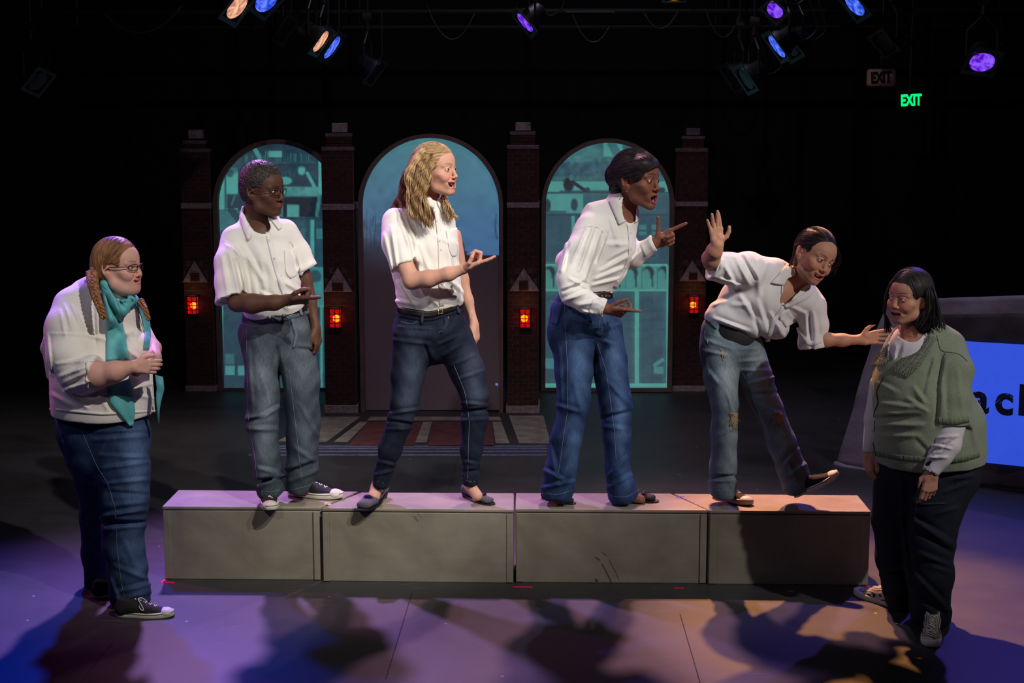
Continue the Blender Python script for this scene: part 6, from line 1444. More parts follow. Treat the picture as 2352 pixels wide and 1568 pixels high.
    patch('belt', J, Y, [(1320, 672), (1365, 671), (1407, 664)], [(1320, 692), (1365, 692), (1408, 684)], LEATHER, P.root, .007, .004, 20, 5)
    for x in (1383, 1392, 1400):
        q = trace(J, [x, x], [670, 679], Y); d = (CAM - q[0]) / np.linalg.norm(CAM - q[0]) * .0135; mb = MB()
        for p in q: mb.tube([p + d, p + d * 1.15], .0042, 10)
        mb.build('belt_stud', BRASS, P.root)['kind'] = 'stuff'
    SU = mat_plain('black_suede', (.012, .008, .009), .8, bump=.3, bscale=600, dist=.001); BS = mat_plain('black_sole', (.01, .01, .01), .6)
    flat_shoe(P.root, Foot(onz(1244, 1142, HB + .003), onz(1321, 1157, HB + .003)), SU, BS, 0, 'bow')
    flat_shoe(P.root, Foot(onz(1402, 1140, HB + .003), onz(1513, 1152, HB + .003)), SU, BS, 0, 'bow')
    # hair: side-swept front, rolled at the back
    H = SDF(); q = lambda c, r: ell(fr.w(*c), np.array(r) * fr.s, fr.M)
    H.add(q((0, -1.8, 4.2), (8.6, 10.0, 9.0)), 0); H.add(q((-2.5, 4.8, 6.6), (6.6, 5.2, 3.8)), .02); H.add(q((-6.2, 2.0, 3.4), (2.6, 4.6, 4.0)), .02)
    H.add(q((0, -8.8, 1.6), (6.5, 5.4, 5.6)), .012); H.add(q((0, -7.6, -3.8), (5.8, 4.4, 3.6)), .008)
    H.sub(q((0, 9.8, -2.4), (9.0, 6.6, 8.0)), .006); H.sub(q((-8.2, .2, -3.0), (2.6, 3.0, 4.4)), .005); H.sub(q((0, 3, -12), (12, 9.5, 7.4)), .01)
    def comb(Pt):
        q_ = fr.loc(Pt).astype(f32); return (.0045 * (q_[:, 2] - 8 - 2.4 * np.cos(q_[:, 1] * .25)) + .002 * np.sin(q_[:, 1]) + .002 * np.abs(q_[:, 0])).astype(f32)
    hair_mesh('hair', H, P.root, HAIR, .003, (.006, .005, .006), (.045, .035, .038), comb, .0013, 420)
    strands(P.root, H, fr, toward((-1, -13, 1)), 2000, (.004, .003, .004), (.06, .045, .05), r=.0009)
    e = fr.w(-7.6, -.2, -4.4); d = CAM - e; d /= np.linalg.norm(d); MB().tube([e + d * .002, e + d * .007], .0035, 10).build('earring', METAL, P.root, True)
    return P
# ================================================================== woman with scarf (far left, on the floor)
def woman_scarf():
    Y = 6.60; sk = (0.60, 0.33, 0.26); kh = .0096
    base = onz(270, 1395)
    P = Person((base[0], base[1], 0), 'smiling woman in glasses with ginger braids, cream blouse, teal scarf and jeans, hands clasped', Y, sk)
    fr = Fr(270, 611, Y - .02, 5.75, 60, 0, 0)
    o = dict(open=.7, mouthw=2.8, smile=0.16, lip=.6, jaw=1.15, cheek=1.3, eye=0.34, mz=-5.9, gaze=(-.05, 1, -.05), nose=.96, nosew=1.05, fold=.6)
    B = P.body
    B.add(head_prim(fr, o), 0)
    B.add(ell(fr.w(0, 4.0, -8.8), np.array((5.6, 4.6, 3.2)) * fr.s, fr.M), .03)
    B.add(P.ch([(258, 630, .03, 40, .08), (252, 665, .03, 46, .085), (245, 700, .03, 60, .09)], .02), .03)
    B.add(P.ch([(235, 730, .02, 80, .10), (230, 800, .02, 90, .12), (234, 940, .02, 90, .12)], .03), .03)
    B.add(P.ch([(165, 740, -.08, 38), (165, 820, -.17, 36), (186, 864, -.22, 31)], .02), .01)
    B.add(P.ch([(186, 864, -.22, 31), (225, 861, -.26, 31), (265, 853, -.28, 24), (304, 842, -.28, 15.5)], .02), .015)
    B.add(P.ch([(322, 760, .06, 20), (350, 800, .0, 20), (352, 822, -.10, 18), (336, 832, -.20, 14)], .02), .02)
    for L in ([(280, 1000, -.05, 50), (288, 1200, -.08, 34), (290, 1390, -.06, 20)], [(200, 1000, .10, 45), (222, 1200, .15, 26), (232, 1350, .20, 18)]):
        B.add(P.ch(L, .02), .03)
    # clasped hands: the near hand over the far one, fingers laced
    B.add(hand_prim(P.p(304, 842, -.28), (1, -.05, .02), (.05, 1, -.15), kh * .88, {'index': (42, 30, 12), 'middle': (46, 34, 14), 'ring': (48, 34, 14), 'little': (48, 30, 14)}, thumb=((.8, .7, .2), (.95, .3, .3), (.95, .1, .5)), fat=1.15), .008)
    B.add(hand_prim(P.p(344, 815, -.17), (-.25, -.5, -.75), (-.75, .1, .4), kh * .88, {'index': (30, 60, 30), 'middle': (30, 62, 30), 'ring': (30, 62, 30), 'little': (30, 60, 30)}, fat=1.1, left=True), .006)
    P.build_body(fr, o, (0.50, 0.16, 0.15), (0.20, 0.10, 0.06), [(.0023, (190, 535, 345, 690), (-.3, .3)), (.012, (90, 690, 400, 1375), (-.2, .5)), (.003, (150, 740, 420, 920), (-.5, -.2))])
    S = SDF()
    S.add(P.ch([(254, 668, .03, 52, .09), (240, 690, .03, 78, .11), (226, 722, .02, 98, .14), (222, 780, .02, 104, .165), (228, 850, .0, 112, .185), (234, 905, -.01, 116, .195), (235, 938, -.01, 119, .195)], .03), 0)
    S.add(P.limb([(170, 705, -.02, 48), (158, 760, -.10, 56), (162, 820, -.16, 54), (182, 860, -.20, 47), (212, 857, -.24, 40), (250, 853, -.26, 38)], (219, 855, -.245), (38, 6, -.01), 33), .03)
    S.add(ell(P.p(310, 800, -.05), (38 / P.k, .13, 42 / P.k)), .03)
    S.add(P.ch([(312, 735, .05, 26), (336, 790, .04, 26)], .02), .02)
    S.add(P.ch([(116, 770, .05, 14), (108, 800, .05, 12), (122, 860, .05, 16)], .02), .02)
    S.sub(seg(P.p(100, 980, 0), P.p(370, 986, 0), 36 / P.k, 36 / P.k, .4, .4), .004)
    S.sub(P.ch([(258, 620, .03, 43, .083), (254, 662, .03, 48, .088)], .02), .005)
    S.disp(creases([(150, 700, 170, 760, 7, 7), (165, 700, 190, 750, 6, 7), (140, 715, 150, 770, 6, 6), (115, 765, 215, 768, 4, 4), (130, 835, 200, 825, 6, 7), (135, 865, 200, 840, 7, 9), (150, 885, 205, 858, 6, -9), (150, 895, 210, 875, 6, 8), (215, 700, 220, 790, 7, -8), (120, 905, 160, 930, 8, 9), (150, 900, 200, 935, 8, 8), (200, 920, 260, 905, 8, 6),
                    (205, 770, 245, 780, 7, 7), (255, 740, 300, 790, 9, -5), (290, 800, 330, 830, 7, 6), (310, 890, 350, 880, 6, 7), (312, 905, 355, 915, 6, 6), (225, 900, 250, 945, 6, 5), (110, 770, 118, 860, 5, 6)]))
    S.disp(wrinkle(.003, 13, (1, 1, 1), 5.0))
    c = (.76, .72, .66)
    P.cloth('blouse', S, CLOTH, .0058, c)
    patch('cuff', S, Y, [(196, 832), (200, 856), (196, 876)], [(217, 828), (217, 854), (213, 878)], CLOTH, P.root, .002, .004, 10, 5, c)
    patch('hem', S, Y, [(113, 936), (235, 948), (357, 941)], [(113, 942), (235, 954), (357, 946)], CLOTH, P.root, .001, .003, 30, 3, c)
    patch('placket', S, Y, [(318, 725), (338, 780), (345, 880), (350, 944)], [(326, 722), (345, 780), (352, 880), (356, 942)], CLOTH, P.root, .001, .003, 24, 3, c)
    shirt_buttons(P, S, ((214, 866), (349, 905), (351, 930), (334, 760)))
    # ---- scarf
    TEAL = mat_col('teal_scarf_cloth', rough=.55, bump=.25, bscale=900, dist=.0008, var=.08, vscale=30)
    tl = (.10, .40, .42); td = (.085, .34, .38)
    K = SDF()
    ringp = []
    for i in range(17):
        a = 2 * math.pi * i / 16; ringp.append((P.p(258 + 50 * math.cos(a), 672 + 24 * math.cos(a) - 6, .02) + np.array((0, -.095 * math.sin(a), -.03 * max(0, math.sin(a)))), .021 + .006 * math.sin(3 * a)))
    K.add(chain(ringp, .008), 0)
    K.add(chain([(P.p(238, 652, -.09), .018), (P.p(262, 692, -.13), .022), (P.p(282, 712, -.14), .024), (P.p(300, 690, -.11), .022)], .008), .008)
    K.add(chain([(P.p(232, 660, -.07), .02), (P.p(240, 700, -.12), .022), (P.p(256, 735, -.16), .022)], .008), .008)
    K.disp(creases([(240, 655, 275, 700, 4, 6), (250, 655, 285, 705, 4, -6), (270, 690, 300, 690, 4, 6), (285, 680, 300, 720, 4, 5), (235, 670, 260, 730, 4, 6)]))
    V, F = nets(K, .0042)
    sc = mesh_obj('scarf', V, F, TEAL, P.root, True, np.tile(tl, (len(V), 1)))
    SK = SDF(); SK.ops = S.ops + K.ops
    def tail(A, Bl, c_, wv=.003): patch('scarf_tail', SK, Y, A, Bl, TEAL, sc, .008, .003, 26, 9, c_, .004, wv)
    tail([(233, 660), (240, 705), (245, 760), (244, 829)], [(262, 676), (274, 710), (287, 765), (297, 826)], tl)
    tail([(284, 668), (306, 690), (324, 722), (333, 765), (330, 802)], [(304, 672), (326, 690), (345, 735), (347, 775), (342, 802)], td, .001)
    tail([(246, 888), (250, 925), (272, 950), (303, 985)], [(299, 868), (305, 905), (311, 945), (305, 986)], tl, .004)
    # far tail swings free in front of the stomach
    q = [((356, 860), (374, 866)), ((360, 890), (377, 894)), ((358, 915), (370, 920)), ((360, 940), (366, 942)), ((364, 973), (365.5, 973))]
    V = []; Fq = []
    for (a, b) in q:
        for t in (0, .5, 1): V.append(P.p(a[0] + (b[0] - a[0]) * t, a[1] + (b[1] - a[1]) * t, -.12 + .02 * math.sin(t * 3)))
    n = len(V); V += [v + np.array((0, .004, 0)) for v in V]
    for i in range(4):
        for j in range(2): a = i * 3 + j; Fq += [(a, a + 3, a + 4, a + 1), (n + a, n + a + 1, n + a + 4, n + a + 3)]
    rg = [0, 3, 6, 9, 12, 13, 14, 11, 8, 5, 2, 1]
    for i in range(12): a, b = rg[i], rg[(i + 1) % 12]; Fq.append((b, a, a + n, b + n))
    mesh_obj('scarf_tail', V, Fq, TEAL, sc, True, np.tile(td, (len(V), 1)))
    # ---- jeans
    J = SDF()
    J.add(P.ch([(234, 950, .02, 108, .175), (234, 985, .03, 106, .18), (240, 1030, .03, 96, .17)], .02), 0)
    J.add(P.ch([(275, 1000, -.03, 72, .15), (283, 1080, -.06, 62, .13), (286, 1150, -.08, 55, .12), (284, 1200, -.08, 50, .11), (283, 1250, -.07, 47, .105), (292, 1310, -.07, 45, .10), (300, 1365, -.07, 46, .10), (300, 1398, -.07, 42, .095)], .03), .03)
    J.add(P.ch([(195, 1000, .10, 62, .13), (214, 1090, .14, 40, .11), (222, 1180, .17, 36, .095), (224, 1270, .20, 35, .09), (232, 1350, .22, 33, .085), (236, 1360, .22, 33, .085)], .03), .015)
    J.sub(P.ch([(300, 1388, -.07, 35, .08), (302, 1430, -.07, 37, .085)], 0), .003)
    J.sub(seg(P.p(240, 1440, -.08), P.p(356, 1410, -.08), 34 / P.k, 34 / P.k), .004)
    J.disp(creases([(195, 990, 330, 985, 8, 7), (215, 1010, 335, 1000, 8, 7), (230, 1045, 340, 1050, 7, 6), (235, 1075, 342, 1060, 7, 9), (245, 1110, 342, 1100, 7, 8), (250, 1130, 340, 1135, 7, -6), (235, 1185, 335, 1170, 8, 12), (235, 1200, 330, 1200, 8, -11), (240, 1215, 335, 1205, 8, 9), (265, 1300, 340, 1330, 8, 8), (270, 1360, 345, 1340, 8, 10), (270, 1385, 345, 1368, 7, -8), (255, 1330, 275, 1390, 7, 7),
                    (290, 1250, 320, 1320, 10, 6), (190, 1200, 225, 1190, 7, 5), (200, 1330, 240, 1340, 6, 5), (250, 1160, 330, 1152, 7, 6)]))
    J.disp(wrinkle(.004, 13, (1, 1, .8), 9.0))
    P.cloth('jeans', J, DENIM, .0066, (0, 0, 0), denim_paint((0.018, 0.038, 0.09), (0.11, 0.18, 0.35), [(310, 1030, 28, 60, .75), (315, 1110, 25, 50, .6), (305, 1240, 28, 60, .5), (320, 1320, 18, 40, .4)]))
    strips('stitching', J, Y, [[(180, 955), (192, 1000), (222, 1070), (248, 1110), (265, 1170), (268, 1250), (276, 1320), (284, 1370)], [(126, 955), (140, 1000), (148, 1024)], [(262, 1404), (305, 1398), (340, 1378)]], .0010, THREAD, P.root, .0002)['kind'] = 'stuff'
    sneaker(P.root, Foot(onz(266, 1415), onz(400, 1414)), (RUBBER, CANVAS, LACE), laces=5, loose=True)
    sneaker(P.root, Foot(onz(212, 1373), onz(345, 1360)), (RUBBER, CANVAS, LACE), laces=4)
    # ---- hair, centre parted with a plait over each shoulder
    H = SDF(); q = lambda c, r: ell(fr.w(*c), np.array(r) * fr.s, fr.M)
    H.add(q((0, -1.2, 3.3), (8.1, 9.6, 8.9)), 0); H.add(q((0, -4.0, -2), (7.6, 7.0, 8.5)), .03)
    H.sub(q((0, 10.4, -2.9), (9.0, 7.0, 8.8)), .012); H.sub(q((-8.2, 1.4, -3.5), (3.0, 3.6, 5.4)), .006); H.sub(q((8.2, 1.4, -3.5), (3.0, 3.6, 5.4)), .006); H.sub(q((0, 5, -12.5), (12, 9, 7.5)), .01)
    H.sub(seg(fr.w(0, 7.5, 9.6), fr.w(0, -4, 12.4), .0035, .0035), .004)
    def comb(Pt):
        q_ = fr.loc(Pt).astype(f32); return (np.arctan2(q_[:, 2] + 3, np.abs(q_[:, 1] - 10) + 1.0) * .06 + .002 * np.sin(q_[:, 0])).astype(f32)
    g1, g2 = (.085, .03, .013), (.30, .13, .055)
    hair_mesh('hair', H, P.root, HAIR, .0033, g1, g2, comb, .0011, 800)
    strands(P.root, H, fr, toward((9, -4, -5), 0), 2000, (.07, .025, .01), (.40, .19, .085), r=.001)
    def braid(path, r, turns, name='braid'):
        Q = resample(path, 70); mb = MB(); T = np.gradient(Q, axis=0); T /= np.linalg.norm(T, axis=1)[:, None]
        u = np.cross(T, (0, 1, 0)); u /= np.linalg.norm(u, axis=1)[:, None]; v = np.cross(T, u); t = np.linspace(0, 1, 70)
        for k in range(3):
            a = t * turns * 2 * math.pi + k * 2 * math.pi / 3; tp = 1 - .45 * t
            C_ = Q + u * (r * 1.0 * tp * np.sin(a))[:, None] + v * (r * .55 * tp * np.sin(2 * a))[:, None]
            V, F = tubev(C_, list(r * .82 * tp), 9, True); mb.add(V, F)
        V = np.array(mb.V); s = np.clip(.5 + .5 * np.sin(V[:, 2] * 420 + V[:, 0] * 300), 0, 1)[:, None]
        return mesh_obj(name, mb.V, mb.F, HAIR, P.root, True, np.array((.10, .035, .013)) * (1 - s) + np.array((.42, .20, .075)) * s)
    braid([P.p(212, 622, -.06), P.p(213, 650, -.13), P.p(220, 680, -.18), P.p(230, 705, -.21), P.p(238, 730, -.22)], .0165, 5)
    braid([P.p(322, 690, -.02), P.p(334, 712, -.06), P.p(342, 735, -.08)], .010, 3)
    glasses(P.root, fr, (.05, .008, .02), 2.35, 1.25, drop=-.1, thick=.14)
    return P
# ================================================================== leaning woman waving (fifth, right end of the blocks)
def woman_leaning():
    Y = YB + .16; sk = (0.52, 0.265, 0.175); kh = .0094
    base = onz(1670, 1150, HB)
    P = Person((base[0], base[1], HB), 'woman leaning sideways in a loose white shirt and ripped jeans, waving, one foot kicked out', Y, sk)
    fr = Fr(1869, 588, Y - .05, 5.45, 42, 4, 29)
    o = dict(open=.95, mouthw=3.0, smile=0.16, lip=.65, jaw=.85, cheek=1.05, eye=0.36, mz=-6.5, gaze=(.1, 1, -.05), nose=.85, nosew=1.15, browup=-.1)
    B = P.body
    B.add(head_prim(fr, o), 0)
    B.add(P.ch([(1855, 608, -.0, 26, .055), (1830, 648, .0, 27, .056), (1800, 668, .0, 36, .065)], .02), .02)
    B.add(P.ch([(1790, 672, .0, 48, .07), (1740, 690, .02, 60, .085), (1690, 720, .02, 44, .08), (1680, 765, .02, 56, .09)], .03), .03)
    B.add(P.ch([(1760, 625, -.05, 22), (1690, 608, -.12, 19), (1636, 603, -.20, 18.5)], .02), .03)
    B.add(P.ch([(1634, 602, -.20, 20), (1633, 594, -.25, 20), (1641, 576, -.29, 17.5), (1648, 562, -.31, 14.5)], .02), .01)
    B.add(P.ch([(1845, 700, .0, 20), (1872, 765, -.02, 17), (1895, 780, -.03, 16.5), (1935, 781, -.04, 14), (1974, 780, -.05, 10.5)], .02), .02)
    for L in ([(1655, 800, 0, 30), (1665, 950, -.02, 20), (1661, 1110, -.03, 13), (1661, 1130, -.04, 14)], [(1700, 800, .02, 28), (1765, 945, 0, 20), (1828, 1095, -.02, 13), (1838, 1112, -.03, 13)]):
        B.add(P.ch(L, .02), .03)
    B.add(hand_prim(P.p(1648, 562, -.31), (-.12, 0, 1), (.1, -1, .05), kh * .86, OPENH, spread={'index': -4, 'middle': 4, 'ring': -6, 'little': -16}, thumb=((.5, .85, .25), (.85, .5, .2), (.95, .15, .1)), fat=1.25), .008)
    B.add(hand_prim(P.p(1974, 780, -.05), (1, -.1, .18), (-.12, -1, .1), kh * .95, {'index': (4, 8, 5), 'middle': (8, 10, 8), 'ring': (14, 14, 10), 'little': (16, 18, 10)}, spread={'index': 2, 'middle': -3, 'ring': -9, 'little': -16}, thumb=((.7, .8, .1), (.85, .5, .1), (.9, .3, .1)), left=True), .008)
    P.build_body(fr, o, (0.55, 0.10, 0.10), (0.015, 0.01, 0.008), [(.0022, (1780, 520, 1935, 742), (-.3, .3)), (.012, (1590, 560, 1780, 1135), (-.18, .35)), (.012, (1780, 742, 1870, 1135), (-.18, .35)), (.0025, (1590, 470, 1690, 640), (-.5, -.18)), (.0027, (1870, 742, 2050, 830), (-.3, .3))])
    S = SDF()
    S.add(P.ch([(1812, 650, .0, 42, .075), (1795, 668, .0, 74, .10), (1755, 680, .0, 88, .125), (1710, 700, .0, 66, .12), (1668, 722, .0, 42, .105), (1645, 730, .0, 26, .09)], .02), 0)
    S.add(P.limb([(1830, 678, .02, 48), (1860, 705, .01, 38), (1868, 745, .0, 34), (1866, 790, -.02, 30), (1866, 830, -.02, 30)], (1865, 800, -.02), (2, 40, -.01), 25), .03)
    S.add(P.limb([(1770, 625, -.02, 34), (1718, 622, -.08, 42), (1670, 616, -.14, 38), (1634, 610, -.18, 32), (1600, 605, -.2, 32)], (1637, 611, -.18), (-36, -16, -.02), 28), .03)
    S.add(ell(P.p(1730, 745, -.02), (44 / P.k, .10, 32 / P.k)), .03); S.add(ell(P.p(1780, 750, -.04), (34 / P.k, .08, 30 / P.k)), .03); S.add(ell(P.p(1690, 735, -.02), (34 / P.k, .09, 26 / P.k)), .03)
    S.sub(P.ch([(1856, 612, -.0, 27, .057), (1832, 645, .0, 28, .057), (1812, 662, -.05, 24, .05), (1803, 690, -.10, 12, .05)], .02), .005)
    S.disp(creases([(1690, 590, 1720, 650, 8, 9), (1705, 590, 1735, 640, 7, -9), (1660, 600, 1690, 660, 8, 9), (1740, 600, 1745, 680, 10, 6), (1700, 680, 1740, 740, 9, 8), (1740, 690, 1765, 770, 9, 9), (1725, 700, 1750, 780, 8, -8), (1660, 740, 1720, 760, 7, 8), (1680, 700, 1720, 700, 8, 6), (1770, 720, 1800, 770, 8, 8), (1800, 700, 1790, 760, 9, 7), (1850, 720, 1855, 790, 7, 8), (1870, 720, 1878, 790, 7, 8), (1860, 720, 1866, 800, 6, -8),
                    (1810, 700, 1850, 720, 7, 6), (1630, 700, 1680, 690, 8, 5), (1640, 730, 1700, 752, 6, 7), (1655, 640, 1700, 655, 6, 7), (1760, 610, 1750, 650, 8, 6), (1820, 740, 1850, 780, 6, 7)]))
    S.disp(wrinkle(.004, 15, (1, 1, 1), 7.7))
    c = (.72, .71, .72)
    P.cloth('shirt', S, CLOTH, .0048, c)
    patch('collar', S, Y, [(1808, 604), (1788, 630), (1770, 650)], [(1824, 612), (1806, 646), (1800, 655)], CLOTH, P.root, .004, .004, 14, 7, c, .006)
    patch('collar', S, Y, [(1862, 658), (1850, 672), (1800, 700)], [(1872, 664), (1862, 684), (1804, 710)], CLOTH, P.root, .003, .004, 12, 5, c, .003)
    patch('placket', S, Y, [(1795, 655), (1794, 700)], [(1801, 655), (1801, 700)], CLOTH, P.root, .001, .003, 10, 3, c)
    patch('placket', S, Y, [(1797, 702), (1772, 735), (1757, 785)], [(1804, 706), (1782, 740), (1768, 785)], CLOTH, P.root, .001, .003, 16, 3, c)
    patch('pocket', S, Y, [(1784, 722), (1806, 752)], [(1812, 710), (1830, 738)], CLOTH, P.root, .001, .0025, 8, 5, c)
    patch('sleeve_hem', S, Y, [(1655, 592), (1646, 612), (1634, 634)], [(1668, 596), (1660, 618), (1648, 640)], CLOTH, P.root, .001, .003, 12, 3, c)
    patch('sleeve_hem', S, Y, [(1842, 786), (1866, 796), (1886, 788)], [(1844, 774), (1866, 784), (1888, 776)], CLOTH, P.root, .001, .003, 12, 3, c)
    strips('shoulder_seam', S, Y, [[(1724, 588), (1730, 615), (1720, 640), (1692, 668)], [(1878, 692), (1858, 715), (1830, 740)]], .0011, SEAM, P.root, .0003)['kind'] = 'stuff'
    # dark undershirt
    U = SDF(); U.add(P.ch([(1668, 742, .0, 48, .102), (1688, 772, .0, 54, .11)], .02), 0)
    BL = mat_plain('black_jersey', (.012, .012, .014), .85)
    V, F = nets(U, .008); mesh_obj('undershirt', V, F, BL, P.root, True)
    J = SDF()
    J.add(P.ch([(1662, 762, .0, 54, .112), (1680, 800, .01, 68, .125)], .02), 0)
    J.add(P.ch([(1652, 800, -.01, 47, .115), (1655, 860, -.02, 40, .10), (1666, 930, -.03, 33, .085), (1664, 1000, -.03, 30, .08), (1661, 1070, -.03, 31, .08), (1661, 1125, -.03, 34, .085)], .02), .03)
    J.add(P.ch([(1708, 800, .02, 46, .115), (1736, 870, .01, 39, .10), (1767, 945, -.01, 33, .085), (1796, 1016, -.02, 33, .08), (1820, 1080, -.03, 34, .08), (1830, 1112, -.03, 37, .085)], .02), .012)
    J.sub(P.ch([(1661, 1116, -.03, 27, .07), (1661, 1160, -.03, 29, .07)], 0), .003); J.sub(P.ch([(1830, 1106, -.03, 29, .07), (1848, 1150, -.03, 33, .07)], 0), .003)
    J.sub(seg(P.p(1615, 1160, -.03), P.p(1712, 1154, -.03), 30 / P.k, 30 / P.k), .003); J.sub(seg(P.p(1800, 1166, -.03), P.p(1884, 1128, -.03), 34 / P.k, 34 / P.k), .003)
    J.sub(ell(P.p(1690, 760, -.10), (40 / P.k, .05, 24 / P.k)), .02)
    J.disp(creases([(1700, 830, 1750, 825, 6, 6), (1705, 850, 1760, 850, 6, 6), (1720, 880, 1780, 865, 6, 7), (1730, 905, 1785, 900, 6, -6), (1735, 925, 1795, 950, 7, 8), (1625, 850, 1650, 880, 7, 5), (1670, 900, 1685, 950, 6, 7), (1650, 1000, 1680, 985, 6, 6), (1630, 1095, 1690, 1092, 6, -9), (1632, 1105, 1690, 1102, 6, 8), (1795, 1075, 1835, 1030, 7, 7), (1800, 1100, 1850, 1065, 7, 8), (1810, 1060, 1830, 1100, 6, 6),
                    (1620, 780, 1680, 800, 6, 6), (1615, 805, 1670, 815, 6, 5), (1695, 800, 1740, 800, 6, 6)]))
    J.disp(wrinkle(.003, 16, (1, 1, .8), 11.0))
    P.cloth('jeans', J, DENIM, .006, (0, 0, 0), denim_paint((0.11, 0.155, 0.19), (0.40, 0.47, 0.52), [(1670, 870, 24, 60, .8), (1745, 860, 24, 60, .7), (1680, 1020, 18, 80, .4), (1800, 1000, 20, 50, .4), (1640, 800, 20, 30, .3), (1780, 920, 18, 30, .5)]))
    strips('stitching', J, Y, [[(1618, 760), (1624, 830), (1640, 930), (1640, 1030), (1634, 1120)], [(1694, 830), (1722, 890), (1748, 950), (1780, 1020), (1810, 1100)], [(1630, 1124), (1660, 1128), (1692, 1122)], [(1800, 1128), (1835, 1118), (1864, 1096)], [(1622, 765), (1660, 778)]], .0010, THREAD, P.root, .0002)['kind'] = 'stuff'
    # frayed knee holes and rubbed patches
    TAN = mat_plain('frayed_threads', (.42, .32, .20), .9, noise=.4, nscale=200)
    r_ = random.Random(3)
    for cx_, cy_, w_, h_, tl_ in ((1686, 966, 11, 19, .1), (1788, 958, 11, 14, -.5)):
        patch('knee_hole', J, Y, [(cx_ - w_, cy_ - h_), (cx_ - w_ * .7 + 2, cy_), (cx_ - 2, cy_ + h_)], [(cx_ + w_ * .9, cy_ - h_ * .9), (cx_ + w_, cy_), (cx_ + 4, cy_ + h_)], TAN, P.root, .0005, .002, 10, 5)
        strips('frayed_edge', J, Y, [[(cx_ + r_.uniform(-w_, w_), cy_ + r_.uniform(-h_, h_)), (cx_ + r_.uniform(-w_, w_), cy_ + r_.uniform(-h_, h_)), (cx_ + r_.uniform(-w_ - 5, w_ + 4), cy_ + r_.uniform(-h_, h_ + 8))] for _ in range(34)], .0012, TAN, P.root, .004, 4, 5.0, kind='stuff')
    strips('rubbed_patch', J, Y, [[(1653, 800), (1659, 812), (1660, 828)], [(1656, 803), (1662, 815), (1663, 822)], [(1624, 780), (1626, 790)]], .0022, TAN, P.root, .0005, 5, 5.0, kind='stuff')
    strips('belt_top', J, Y, [[(1621, 734), (1640, 752), (1660, 764)]], .004, LEATHER, P.root)
    sneaker(P.root, Foot(onz(1640, 1137, HB + .003), onz(1702, 1154, HB + .003), .25), (RUBBER, CANVAS, LACE), laces=4)
    hl = P.p(1826, 1143, -.07); to = P.p(1929, 1090, -.10); d = to - hl; n_ = np.array((-d[2], 0, d[0]))
    sneaker(P.root, Foot(hl, to, None, upv=n_), (RUBBER, CANVAS, mat_plain('lace_dark', (.03, .03, .03), .8)), laces=4)
    # hair drawn back, falling behind the face
    H = SDF(); q = lambda c, r: ell(fr.w(*c), np.array(r) * fr.s, fr.M)
    H.add(q((0, -1.6, 3.4), (8.1, 9.7, 8.9)), 0); H.add(q((2.5, -5, -2), (6.8, 5.4, 7.5)), .03); H.add(q((7.2, -1, 1.0), (2.2, 4.2, 6.0)), .02)
    H.sub(q((0.4, 10.4, -3.0), (8.9, 7.2, 8.9)), .01); H.sub(q((-8.2, .8, -3.6), (2.8, 3.2, 5.2)), .006); H.sub(q((0, 5, -12.5), (12, 9, 7.5)), .01)
    def comb(Pt):
        q_ = fr.loc(Pt).astype(f32); return (np.arctan2(q_[:, 2] + 1, np.abs(q_[:, 0] + 1) + 1.5) * .05 + .0012 * q_[:, 1]).astype(f32)
    hair_mesh('hair', H, P.root, HAIR, .0033, (.006, .004, .005), (.04, .026, .022), comb, .001, 800)
    strands(P.root, H, fr, toward((3, -13, -3)), 2000, (.004, .003, .004), (.05, .032, .03), r=.0009)
    mb = MB()
    for i in range(26):
        a = r_.uniform(0, 1); x0 = 1905 + 12 * a; y0 = 545 + 22 * a
        lock(mb, [P.p(x0 - 20, y0 - 12, .02), P.p(x0 + 8, y0 + 4, -.02), P.p(x0 + 10 + r_.uniform(-6, 10), y0 + 34, 0), P.p(x0 + r_.uniform(-8, 4), y0 + 62 + r_.uniform(-10, 14), .02)], r_.uniform(.0015, .003), .002, 1, r_.uniform(0, 6), 5, 14)
    for i in range(14):
        lock(mb, [P.p(1826 + i * .5, 560, -.10), P.p(1820, 590 + i, -.08), P.p(1816 + r_.uniform(-6, 6), 612, -.04), P.p(1808 + r_.uniform(-8, 8), 626 + r_.uniform(-8, 8), 0)], r_.uniform(.0015, .003), .002, 1, 0, 5, 14)
    mesh_obj('hair_lock', mb.V, mb.F, HAIR, P.root, True, np.tile((.012, .008, .008), (len(mb.V), 1)))['kind'] = 'stuff'
    return P
